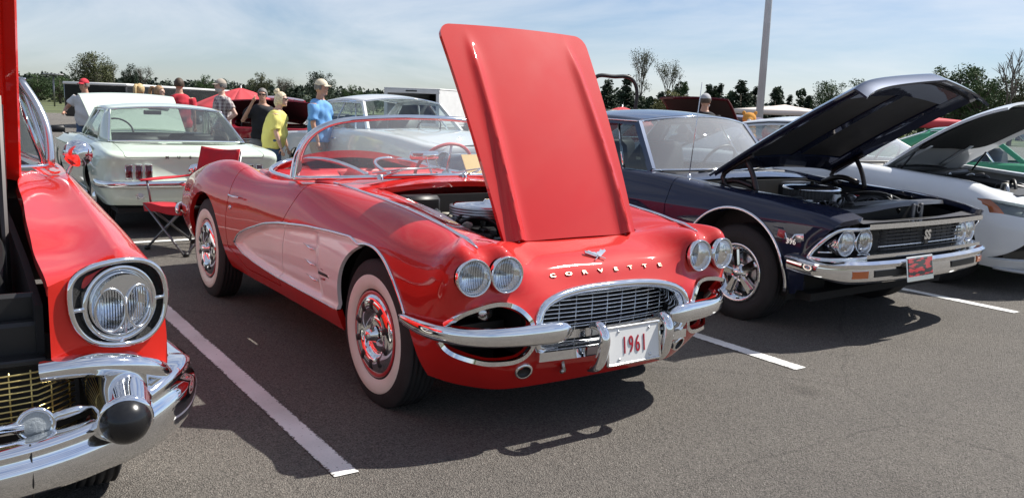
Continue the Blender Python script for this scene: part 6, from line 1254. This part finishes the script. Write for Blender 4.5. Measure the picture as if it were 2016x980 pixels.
def printed(name, base, ink, zmin, zmax, rows):
    m = fab(name, base); n = m.node_tree; b = n.nodes['Principled BSDF']; L = n.links.new; t = n.nodes.new('ShaderNodeTexCoord'); sx = n.nodes.new('ShaderNodeSeparateXYZ'); L(t.outputs['Object'], sx.inputs[0])
    def mth(op, a, v, c=None):
        q = n.nodes.new('ShaderNodeMath'); q.operation = op
        if hasattr(a, 'links'): L(a, q.inputs[0])
        else: q.inputs[0].default_value = a
        if hasattr(v, 'links'): L(v, q.inputs[1])
        else: q.inputs[1].default_value = v
        return q.outputs[0]
    ab = mth('ABSOLUTE', sx.outputs['Y'], 0); mk_ = mth('MULTIPLY', mth('LESS_THAN', sx.outputs['X'], -.05), mth('LESS_THAN', ab, .125)); mk_ = mth('MULTIPLY', mk_, mth('MULTIPLY', mth('GREATER_THAN', sx.outputs['Z'], zmin), mth('LESS_THAN', sx.outputs['Z'], zmax)))
    fr = mth('FRACT', mth('MULTIPLY', sx.outputs['Z'], rows), 0); mk_ = mth('MULTIPLY', mk_, mth('GREATER_THAN', fr, .45)); mp_ = n.nodes.new('ShaderNodeMapping'); mp_.inputs['Scale'].default_value = (0, 60, rows*1.0); L(t.outputs['Object'], mp_.inputs['Vector']); z = n.nodes.new('ShaderNodeTexNoise'); z.inputs['Scale'].default_value = 1; z.inputs['Detail'].default_value = 1; L(mp_.outputs['Vector'], z.inputs['Vector']); mk_ = mth('MULTIPLY', mk_, mth('GREATER_THAN', z.outputs['Fac'], .47))
    x = n.nodes.new('ShaderNodeMix'); x.data_type = 'RGBA'; L(mk_, x.inputs['Factor']); src = b.inputs['Base Color'].links[0].from_socket; L(src, x.inputs['A']); x.inputs['B'].default_value = (*ink, 1); L(x.outputs['Result'], b.inputs['Base Color']); return m
cam_yaw = lambda px, py, d: math.degrees(math.atan2(CAM_P[1]-wp(px, py, d)[1], CAM_P[0]-wp(px, py, d)[0]))
def fc(px, d, rel): return cam_yaw(px, 190, d)+rel      # rel: 0 faces the camera, +90 faces image right
HB_, HG_, HY_ = ('brown', (.06, .035, .02)), ('grey', (.17, .16, .15)), ('blonde', (.55, .40, .20))
person('man in a red t-shirt seen from behind, standing beyond the cream coupe', 353, 190, 15.0, fc(353, 15, 172), 1.67, fab('red', (.55, .03, .05)), KHAKI, HB_, 0, 1.12)
person('man in a plaid shirt and tan cap with hand on hip', 437, 190, 14.6, fc(437, 14.6, -70), 1.67, plaid(), KHAKI, HG_, 1, 1.05, armL=((-.12, .14, -.26), (.10, .07, -.42)), cap=fab('tan', (.36, .31, .26)), beard=True)
person('man in a black shirt and sunglasses raising a hand to his mouth', 517, 190, 13.4, fc(517, 13.4, -8), 1.53, fab('black', (.014, .014, .018)), fab('grey', (.2, .2, .21)), HG_, 0, 1.08, armR=((.10, .14, -.24), (.26, -.06, .10)), shades=True)
person('blonde woman in a yellow t-shirt and blue jeans with hair tied up', 537, 190, 11.6, fc(537, 11.6, 78), 1.47, fab('yellow', (.78, .70, .20)), DENIM, ('ash', (.62, .52, .36)), 1, 1.22, bun=True, shades=True, shorts=False, lean=.16, sleeve=.75)
person('man in a light blue t-shirt and beige cap standing behind the windscreen', 630, 190, 11.8, fc(630, 11.8, 62), 1.66, printed('sky', (.16, .38, .72), (.05, .10, .30), 1.10, 1.38, 22), KHAKI, HG_, 0, 1.08, cap=fab('beige', (.62, .55, .42)), sleeve=.7)
person('man in a red cap behind the raised cream hood', 168, 190, 15.2, fc(168, 15.2, -40), 1.60, fab('white', (.6, .6, .6)), DENIM, HG_, 0, 1.1, cap=fab('redcap', (.50, .03, .05)), armR=((.10, .16, -.22), (.30, .05, -.30)))
person('girl with fair gathered hair beyond the cream coupe roof', 275, 190, 15.2, fc(275, 15.2, 150), 1.55, fab('brown', (.14, .09, .07)), DENIM, HY_, 1, .95, longhair='pony')
person('girl with light brown ponytail left of the man in red', 312, 190, 14.4, fc(312, 14.4, 60), 1.52, fab('brown', (.14, .09, .07)), DENIM, ('fair', (.34, .20, .10)), 1, .92, longhair='pony')
person('man in a black shirt and grey cap beyond the blue car roof', 1388, 200, 13.5, fc(1388, 13.5, 160), 1.70, printed('black_print', (.014, .014, .018), (.5, .5, .52), 1.33, 1.40, 26), KHAKI, HB_, 0, 1.1, cap=fab('greycap', (.38, .38, .40)), beard=True)

# ------------------------------------------------------------------ trailers, canopies, pole and show clutter
TRB = paint('trailer_black', (.012, .012, .014)); WHT = mat('trailer_white', (.70, .70, .69), rough=.4, var=.05, vscale=3)
a, b_ = wp(250, 190, 33), wp(486, 197, 50); L_ = np.linalg.norm((b_-a)[:2]); yw = math.atan2(b_[1]-a[1], b_[0]-a[0])
tb = thing('black_trailer', 'long black enclosed trailer with a white top edge behind the people', 'trailer', (a[0], a[1], 0), yw)
mk('trailer_body', box((L_/2, 1.2, 1.05), (L_, 2.4, 1.25), .05), TRB, tb, sharp=40); mk('roof_edge', join(box((L_/2, 1.2, 1.70), (L_+.05, 2.45, .10), .03)), WHT, tb, sharp=40)
for x in (L_*.45, L_*.52): plain_wheel(tb, (x, .15, .35), -1, .35, .2, .2, 'disc')
a = wp(757, 190, 42); rt = wp(866, 190, 41); yw = math.atan2(rt[1]-a[1], rt[0]-a[0]); L_ = np.linalg.norm((rt-a)[:2])
tw = thing('white_trailer', 'white enclosed trailer with its dark end open behind the silver sedan', 'trailer', (a[0], a[1], 0), yw)
mk('trailer_frame', join(box((L_/2, 0, 1.98), (L_, .12, .20), .02), box((.09, 0, 1.1), (.18, .12, 1.6), .02), box((L_-.09, 0, 1.1), (.18, .12, 1.6), .02), box((L_/2, 0, .40), (L_, .12, .15), .02)), WHT, tw, sharp=40)
mk('trailer_side', join(box((.03, 3.0, 1.2), (.06, 5.9, 1.75)), box((L_-.03, 3.0, 1.2), (.06, 5.9, 1.75)), box((L_/2, 5.95, 1.2), (L_, .06, 1.75)), box((L_/2, 3, .42), (L_, 5.9, .08))), WHT, tw, smooth=False); mk('trailer_roof', box((L_/2, 3.0, 2.11), (L_+.04, 6.1, .06), .02), WHT, tw, sharp=40)
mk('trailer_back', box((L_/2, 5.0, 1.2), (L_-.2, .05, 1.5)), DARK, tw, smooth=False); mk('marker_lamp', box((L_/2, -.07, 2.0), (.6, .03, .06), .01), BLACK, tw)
for x in (.1, L_-.1): plain_wheel(tw, (x, 3.2, .34), -1 if x < 1 else 1, .34, .2, .2, 'disc')
CANV = mat('canopy_red', (.52, .05, .06), rough=.75, var=.06, vscale=2)
def umbrella(label, px, py, d, zt_, rad, drop, n=8, m=None):
    q = wp(px, py, d); o = thing('patio_umbrella', label, 'umbrella', (q[0], q[1], 0), .3)
    for k in range(n):
        a0, a1 = 2*math.pi*k/n, 2*math.pi*(k+1)/n
        g = [[(r*(math.cos(a0)*(1-s)+math.cos(a1)*s), r*(math.sin(a0)*(1-s)+math.sin(a1)*s), zt_-drop*(r/rad)**1.25-.04*math.sin(math.pi*s)*(r/rad)) for s in np.linspace(0, 1, 5)] for r in np.linspace(.03, rad, 6)]
        mk('canopy_panel', solidify(grid(g), .005), m or CANV, o)
        mk('rib', tube([(0, 0, zt_-.01), (rad*math.cos(a0), rad*math.sin(a0), zt_-drop-.01)], .008, 5), TUBEG, o)
    mk('post', tube([(0, 0, 0), (0, 0, zt_+.05)], .02, 8), TUBEG, o)
umbrella('red patio umbrella standing behind the man in plaid', 474, 190, 17.5, 1.58, 1.15, .46)
umbrella('red umbrella top showing right of the raised red hood', 1225, 210, 20, 1.50, .75, .28)
def tent(label, px, d, zt_, ze, w, m, yaw=.3):
    q = wp(px, 215, d); o = thing('pop_up_canopy', label, 'canopy', (q[0], q[1], 0), yaw)
    for k in range(4):
        c = [(w, w), (-w, w), (-w, -w), (w, -w)]; a0, a1 = c[k], c[(k+1) % 4]
        mk('roof_panel', solidify(grid([[((a0[0]*(1-s)+a1[0]*s)*r, (a0[1]*(1-s)+a1[1]*s)*r, zt_-(zt_-ze)*r**.8) for s in np.linspace(0, 1, 5)] for r in np.linspace(.02, 1, 6)]), .006), m, o)
        mk('valance', solidify(grid([[(a0[0]*(1-s)+a1[0]*s, a0[1]*(1-s)+a1[1]*s, ze-h_) for s in np.linspace(0, 1, 5)] for h_ in (0, .22)]), .005), m, o); mk('pole', tube([(*a0, 0), (*a0, ze)], .02, 6), TUBEG, o)
tent('white canopy roof beyond the light pole', 1545, 44, 2.05, 1.72, 2.3, mat('canopy_cream', (.66, .58, .52), rough=.7), .5)
tent('red canopy beyond the white modern coupe windscreen', 1812, 27, 1.62, 1.46, 1.5, CANV, .6)
q = wp(1494, 240, 24); pole = thing('light_pole', 'tall grey metal light pole rising out of the frame', 'light pole', (q[0], q[1], 0))
mk('shaft', tube([(0, 0, .6), (0, 0, 9.0)], [.105, .085], 20), mat('galvanised_grey', (.55, .57, .60), rough=.5, metal=.1, var=.08, vscale=3), pole); mk('base', join(lathe([(.28, 0), (.28, .62), (.24, .66), (.0005, .66)], 24, (0, 0, 0), (0, 0, 1))), mat('concrete', (.40, .38, .35), rough=.9, var=.15, vscale=6), pole); mk('lamp_head', join(tube([(0, 0, 8.9), (0, .9, 9.0)], .04, 8), box((0, 1.05, 9.0), (.35, .7, .12), .03)), TUBEG, pole)
q = wp(107, 195, 75); lp = thing('small_light_pole', 'small distant light pole in front of the trees at far left', 'light pole', (q[0], q[1], 0)); mk('shaft', tube([(0, 0, 0), (0, 0, 2.7)], .07, 8), TUBEG, lp); mk('lamp_head', box((0, 0, 2.75), (.5, 1.6, .14), .03), TUBEG, lp)
# red tractor with a black roll bar
q = wp(1205, 215, 19.5); tr = thing('red_tractor', 'black roll bar of a red tractor right of the raised red hood', 'tractor', (q[0], q[1], 0), R(-20))
hoop = curve([(0, -.55, .9), (0, -.57, 1.5), (0, -.54, 2.0), (0, -.42, 2.14), (0, 0, 2.16), (0, .42, 2.14), (0, .54, 2.0), (0, .57, 1.5), (0, .55, .9)], 44); mk('roll_bar', tube(hoop, .045, 8), BLACK, tr)
mk('hood', box((1.1, 0, .95), (1.5, .6, .5), .1), CANV, tr); mk('fender', join(box((0, .62, .95), (.9, .3, .12), .05), box((0, -.62, .95), (.9, .3, .12), .05)), CANV, tr); mk('seat', join(box((.05, 0, .95), (.45, .45, .12), .05), box((-.2, 0, 1.2), (.1, .45, .45), .04)), BLACK, tr)
for x, r_, y in ((-.05, .55, .62), (1.55, .33, .5)):
    for s in (1, -1): plain_wheel(tr, (x, y*s, r_), s, r_, .3, r_*.55, 'disc')
# plush tiger and fluffy toy on the maroon car
q = wp(1477, 212, 13.6); ORG = mat('orange_plush', (.60, .27, .05), rough=.95, bump=.5, bscale=60); WPL = mat('white_plush', (.70, .66, .60), rough=.95, bump=.6, bscale=60)
tg_ = thing('plush_tiger', 'orange plush tiger sitting left of the light pole', 'toy', (q[0], q[1], 1.02), R(cam_yaw(1477, 212, 13.6)))
mk('body', remeshed(join(ell((0, 0, .14), (.11, .12, .15)), ell((.04, 0, .33), (.10, .11, .10)), ell((.12, 0, .31), (.05, .06, .045)), ell((.02, .09, .42), (.025, .03, .035)), ell((.02, -.09, .42), (.025, .03, .035)), ell((.14, .08, .05), (.12, .05, .05)), ell((.14, -.08, .05), (.12, .05, .05))), .012, 2), ORG, tg_)
for z in (.10, .17, .24): mk('stripe', tf(lathe([(.118, -.009), (.124, 0), (.118, .009)], 20, (0, 0, z), (0, 0, 1))), BLACK, tg_)
mk('muzzle', ell((.16, 0, .30), (.02, .035, .025)), WPL, tg_)
tbx = mk('toy_table', join(box((0, 0, .50), (.9, 1.6, 1.0), .02)), CANV, loc=(q[0]-.1, q[1]+.25, 0), sharp=40, label='red draped table under the plush tiger', cat='table')
q = wp(1521, 222, 13.8); pf_ = mk('fluffy_toy', remeshed(join(ell((0, 0, .13), (.13, .15, .15)), ell((.06, 0, .26), (.09, .10, .09)), ell((.05, .08, .33), (.03, .03, .04)), ell((.05, -.08, .33), (.03, .03, .04)), ell((.12, .07, .05), (.08, .05, .05)), ell((.12, -.07, .05), (.08, .05, .05))), .012, 1, .012, 5), WPL, loc=(q[0], q[1], 1.0), label='cream fluffy toy right of the light pole base', cat='toy')
# ------------------------------------------------------------------ trees, hills, scrub
def leafmat(n, c): return mat('leaf_'+n, c, rough=.75, var=.5, vscale=.9)
BARK = mat('bark', (.10, .085, .07), rough=.9, var=.3, vscale=4)
def leaves(cl, per, size, rng, squash=1.0):
    """clump list (centre, radius) -> many small leaf faces"""
    V = []; F = []
    out = []
    for c, r in cl:
        k = int(per); u = rng.normal(size=(k, 3)); u /= np.linalg.norm(u, axis=1)[:, None]; out.append(u*(rng.random(k)**.45)[:, None]*r*np.array([1, 1, squash])+np.array(c))
    C = np.concatenate(out); n = len(C)
    a = rng.normal(size=(n, 3)); a /= np.linalg.norm(a, axis=1)[:, None]; b = np.cross(a, rng.normal(size=(n, 3))); b /= np.linalg.norm(b, axis=1)[:, None]; s = size*(.5+rng.random(n))[:, None]
    V = np.stack([C-a*s-b*s*.4, C+a*s*.2-b*s*.7, C+a*s+b*s*.3, C-a*s*.1+b*s*.7], 1).reshape(-1, 3); F = [(4*i, 4*i+1, 4*i+2, 4*i+3) for i in range(n)]; return V, F
def tree_mesh(kind, seed):
    rng = np.random.default_rng(seed); br = []; cl = []
    if kind == 'cedar':
        br.append(tube([(0, 0, 0), (0, 0, .88)], [.03, .004], 6)); cl += [((0, 0, z), .04) for z in (.86, .90, .94, .965)]+[((0, 0, z), .10*(1-z)+.03) for z in np.arange(.1, .85, .06)]
        for k in range(150):
            z = .03+.95*(1-math.sqrt(rng.random())); r = (1-z)*.26+.006; a = rng.random()*6.28; rr = r*rng.uniform(.25, 1.0); c = (rr*math.cos(a), rr*math.sin(a), z-.03); cl.append((c, .075*(1-z)+.022)); 
            if k % 3 == 0: br.append(tube([(0, 0, z-.02), c], [.008, .002], 4))
        return join(*br), leaves(cl, 52, .0135, rng, 1.2)
    def grow(p, d, L, r, lev):
        q = p+d*L; mid = p+d*L*.5+rng.normal(size=3)*L*.05; br.append(tube([p, mid, q], [r, r*.8, r*.6], 6 if lev < 2 else 4, caps=False))
        if lev >= (4 if kind != 'dead' else 4): 
            cl.append((q, .085 if kind == 'broad' else .07)); return
        for k in range(3 if lev else (4 if kind != 'dead' else 3)):
            ax = rng.normal(size=3); ax -= d*(ax @ d); ax /= np.linalg.norm(ax); an = rng.uniform(.3, .85) if kind == 'broad' else rng.uniform(.22, .60); nd = d*math.cos(an)+ax*math.sin(an)+np.array((0, 0, .12)); nd /= np.linalg.norm(nd); grow(q-d*L*rng.uniform(0, .35), nd, L*rng.uniform(.62, .84), r*.6, lev+1)
        if lev >= 2: cl.append((q, .08 if kind == 'broad' else .055))
    if kind == 'broad':
        br.append(tube([(0, 0, 0), (.01, 0, .2), (.0, .01, .45), (.01, 0, .75)], [.028, .022, .016, .005], 6))
        for _ in range(62):
            u = rng.normal(size=3); u /= np.linalg.norm(u); rr = rng.random()**.4; c = np.array((u[0]*.33*rr, u[1]*.33*rr, .56+u[2]*.38*rr)); c[:2] *= 1-.35*max(0, (c[2]-.6)/.4)
            cl.append((c, rng.uniform(.06, .11))); z0 = max(.15, c[2]-.25); br.append(tube([(0, 0, z0), (c[0]*.5, c[1]*.5, (z0+c[2])/2+.02), c], [.010, .006, .002], 4, caps=False))
    else: grow(np.zeros(3), np.array((.03, 0, 1.)), .30 if kind == 'sparse' else .34, .020, 0)
    B = join(*br); top = max(B[0][:, 2].max(), 1e-3); k = 1/top; B = (B[0]*k, B[1])
    if kind == 'dead': return B, None
    cl = [(np.array(c)*k, r*k) for c, r in cl]
    return B, leaves(cl, 115 if kind == 'broad' else 11, .012 if kind == 'broad' else .009, rng)
TM = {}
def tree(label, px, ytop, d, kind, wide=1., col='olive', seed=0, group=None, rot=0.):
    hor = 213+.037*(px-1018); h = 1.389+(hor-ytop)*d/CAM_F; q = wp(px, hor, d); cols = {'olive': (.075, .085, .030), 'green': (.045, .085, .022), 'dark': (.018, .038, .016), 'yellow': (.13, .13, .035), 'grey': (.11, .105, .075)}
    if (kind, seed) not in TM:
        B, Lf = tree_mesh(kind, seed+{'broad': 10, 'cedar': 20, 'sparse': 30, 'dead': 40}[kind]); m1 = bpy.data.meshes.new('trunk'); m1.from_pydata(B[0].tolist(), [], B[1]); m1.shade_smooth(); m2 = None
        if Lf: m2 = bpy.data.meshes.new('crown'); m2.from_pydata(Lf[0].tolist(), [], Lf[1])
        TM[kind, seed] = (m1, m2)
    m1, m2 = TM[kind, seed]; t = thing('tree' if kind != 'cedar' else 'cedar_tree', label, 'tree', (q[0], q[1], -.02), rot or px*.37, group); wide = wide*(1.5 if kind == 'cedar' else 1.1); t.scale = (h*wide, h*wide, h)
    o = bpy.data.objects.new('trunk', m1); COL.objects.link(o); o.parent = t
    if not m1.materials: m1.materials.append(BARK)
    if m2:
        o2 = bpy.data.objects.new('crown', m2); COL.objects.link(o2); o2.parent = t
        if not m2.materials: m2.materials.append(None)
        o2.material_slots[0].link = 'OBJECT'; o2.material_slots[0].material = leafmat(col, cols[col])
TREES = [
 ('tall olive tree standing above the cream hood at the left', 188, 112, 105, 'broad', 1.0, 'olive', 0), ('small thinner tree right of the tall olive tree', 222, 128, 112, 'sparse', .9, 'olive', 0),
 ('dark little tree above the girl with gathered hair', 258, 132, 110, 'broad', .6, 'dark', 1), ('bare twiggy tree left of the man in red', 284, 136, 112, 'sparse', .8, 'grey', 1),
 ('bushy green tree at the far left behind the teal car', 75, 150, 90, 'broad', 1.2, 'green', 1), ('bushy green tree behind the small distant light pole', 118, 155, 92, 'broad', 1.3, 'green', 0),
 ('rounded green tree above the man in plaid', 404, 153, 110, 'broad', .9, 'green', 1), ('little green tree right of the man in plaid', 440, 160, 116, 'broad', .7, 'dark', 0),
 ('olive tree above the man in black with sunglasses', 514, 149, 105, 'broad', .9, 'olive', 1), ('grey twiggy tree above the woman in yellow', 556, 156, 105, 'sparse', .9, 'grey', 0),
 ('big dark tree behind the man in blue', 632, 148, 95, 'broad', .85, 'dark', 0), ('dark conifer left of the man in blue', 585, 172, 100, 'cedar', 1.5, 'dark', 0), ('green tree right of the man in blue', 692, 172, 98, 'broad', 1.0, 'green', 1), ('small tree left of the white trailer', 735, 186, 100, 'broad', 1.0, 'green', 0),
 ('dark cedar seen through the black roll bar', 1195, 158, 70, 'cedar', 1.6, 'dark', 1), ('dark cedar just right of the black roll bar', 1232, 150, 75, 'cedar', 1.3, 'dark', 0),
 ('tallest thin airy tree right of the raised red hood', 1258, 106, 80, 'sparse', .55, 'olive', 1), ('second thin airy tree beside the tallest one', 1312, 126, 82, 'sparse', .6, 'olive', 0),
 ('dark cedar below the second airy tree', 1300, 182, 72, 'cedar', 1.7, 'dark', 0), ('cedar left of the antenna', 1345, 163, 75, 'cedar', 1.0, 'green', 1), ('broad yellowish bush tree left of the grey cap', 1330, 185, 66, 'broad', 1.4, 'yellow', 1),
 ('cedar behind the grey cap', 1392, 168, 78, 'cedar', 1.3, 'dark', 1), ('cedar right of the grey cap', 1415, 166, 80, 'cedar', 1.1, 'dark', 0), ('large cedar left of the light pole', 1455, 160, 76, 'cedar', 1.5, 'dark', 1), ('cedar just left of the light pole', 1484, 172, 78, 'cedar', 1.2, 'dark', 0),
 ('cedar just right of the light pole', 1523, 176, 74, 'cedar', 1.5, 'dark', 1), ('small cedar right of the light pole', 1552, 188, 80, 'cedar', 1.2, 'dark', 0), ('dark tree left edge of the blue hood', 1590, 190, 76, 'cedar', 1.6, 'dark', 0), ('leafy tree peeping over the blue hood edge', 1632, 168, 74, 'broad', .8, 'green', 0), ('tree hidden behind the raised blue hood', 1690, 165, 80, 'broad', 1.0, 'green', 1),
 ('broad green tree behind the tip of the blue hood', 1880, 140, 62, 'broad', 1.0, 'green', 0), ('broad green tree right of the blue hood tip', 1925, 146, 60, 'broad', 1.0, 'green', 1), ('olive tree left of the blue hood tip', 1830, 158, 64, 'broad', 1.1, 'olive', 0), ('low green tree at the right edge', 1990, 160, 62, 'broad', 1.1, 'olive', 1),
 ('bare dead tree at the right edge', 1975, 98, 58, 'dead', .8, 'grey', 0)]
for t in TREES: tree(*t[:8])
# wooded ridge beyond, and scrub round the lot
def ridge(name, d0, pts, m, seed, depth=90):
    az = np.linspace(0, 2*math.pi, 400); prof = cspl(np.linspace(0, 2*math.pi, len(pts)), np.array(pts, float)[:, None], az)[:, 0]
    G_ = [[(-20+r*math.cos(a), 10+r*math.sin(a), -.5+p_*k) for a, p_ in zip(az, prof)] for r, k in ((d0-depth, 0.), (d0-depth*.5, .6), (d0-depth*.25, .88), (d0, 1.0), (d0+depth, .6))]
    g = grid(G_); g = g if vnormals(*g)[500][2] > 0 else (g[0], [f[::-1] for f in g[1]]); mk(name, g, m, kind='structure'); return az, prof
FOREST = mat('far_forest', (.030, .045, .026), rough=.95, var=.6, vscale=.12, bump=1., bscale=.6)
hl_ = [3, 3, 3, 3, 3, 3, 3, 3.5, 4.2, 5.0, 5.6, 6.2, 6.6, 6, 4, 3, 3, 3, 3, 3, 3]
haz, hpr = ridge('hills', 330, hl_, FOREST, 3)
rngh = np.random.default_rng(9); ah = rngh.random(3200)*2*math.pi; rh = 330-rngh.random(3200)**1.5*70; zh_ = np.interp(ah, haz, hpr)*np.interp(rh, [240, 285, 307, 330], [0, .6, .88, 1.0]); clh = [((-20+r*math.cos(a), 10+r*math.sin(a), z+.3), rngh.uniform(1.6, 2.8)) for a, r, z in zip(ah, rh, zh_)]
V_, F_ = leaves(clh, 26, .62, rngh, .9); mk('hill_woods', (V_, F_), leafmat('hill', (.032, .048, .028)), smooth=False, kind='stuff', label='dark woodland covering the low hills on the horizon', cat='woods')
def scrub(name, r0, r1, n, smin, smax, col, seed, kind='stuff', lab=None, per=26, lsz=.16):
    rng = np.random.default_rng(seed); a = rng.random(n)*2*math.pi; r = rng.uniform(r0, r1, n); cl = [((-20+rr*math.cos(q), 10+rr*math.sin(q), s*.45), s) for q, rr, s in zip(a, r, rng.uniform(smin, smax, n))]
    V, F = leaves(cl, per, lsz, rng, .8); V[:, 2] = np.maximum(V[:, 2], -.02); mk(name, (V, F), leafmat(col[0], col[1]), smooth=False, kind=kind, label=lab, cat='scrub')
scrub('scrub', 80, 108, 1300, .7, 1.7, ('scrub', (.06, .075, .025)), 5, per=42, lsz=.16, lab='low green scrub growing round the edge of the lot')
scrub('tree_belt', 150, 185, 800, 1.8, 3.4, ('belt', (.028, .045, .020)), 6, per=60, lsz=.32, lab='far belt of dark woodland around the lot')

def belt(name, px0, px1, d, zt_, col, seed, lab):
    rng = np.random.default_rng(seed); cl = []
    for k in range(int((px1-px0)*d/CAM_F*1.6)):
        q = wp(rng.uniform(px0, px1), 215, d+rng.uniform(-6, 6)); h = zt_*rng.uniform(.55, 1.05)
        for z in np.arange(.3, h, .7): cl.append(((q[0], q[1], z), rng.uniform(.6, 1.1)*(1.1-.5*z/h)))
    mk(name, leaves(cl, 60, .17, rng, .9), leafmat(col[0], col[1]), smooth=False, kind='stuff', label=lab, cat='bushes')
belt('bushes', 1150, 2250, 82, 3.7, ('belt2', (.028, .050, .018)), 21, 'dark bushes between the cedars right of the raised red hood')
belt('bushes', -150, 780, 118, 2.6, ('belt3', (.030, .046, .020)), 22, 'dark bushes along the far edge of the lot on the left')
belt('bushes', 1650, 1800, 52, 1.5, ('yellowgreen', (.16, .20, .04)), 23, 'yellow green weeds between the raised blue and white hoods')
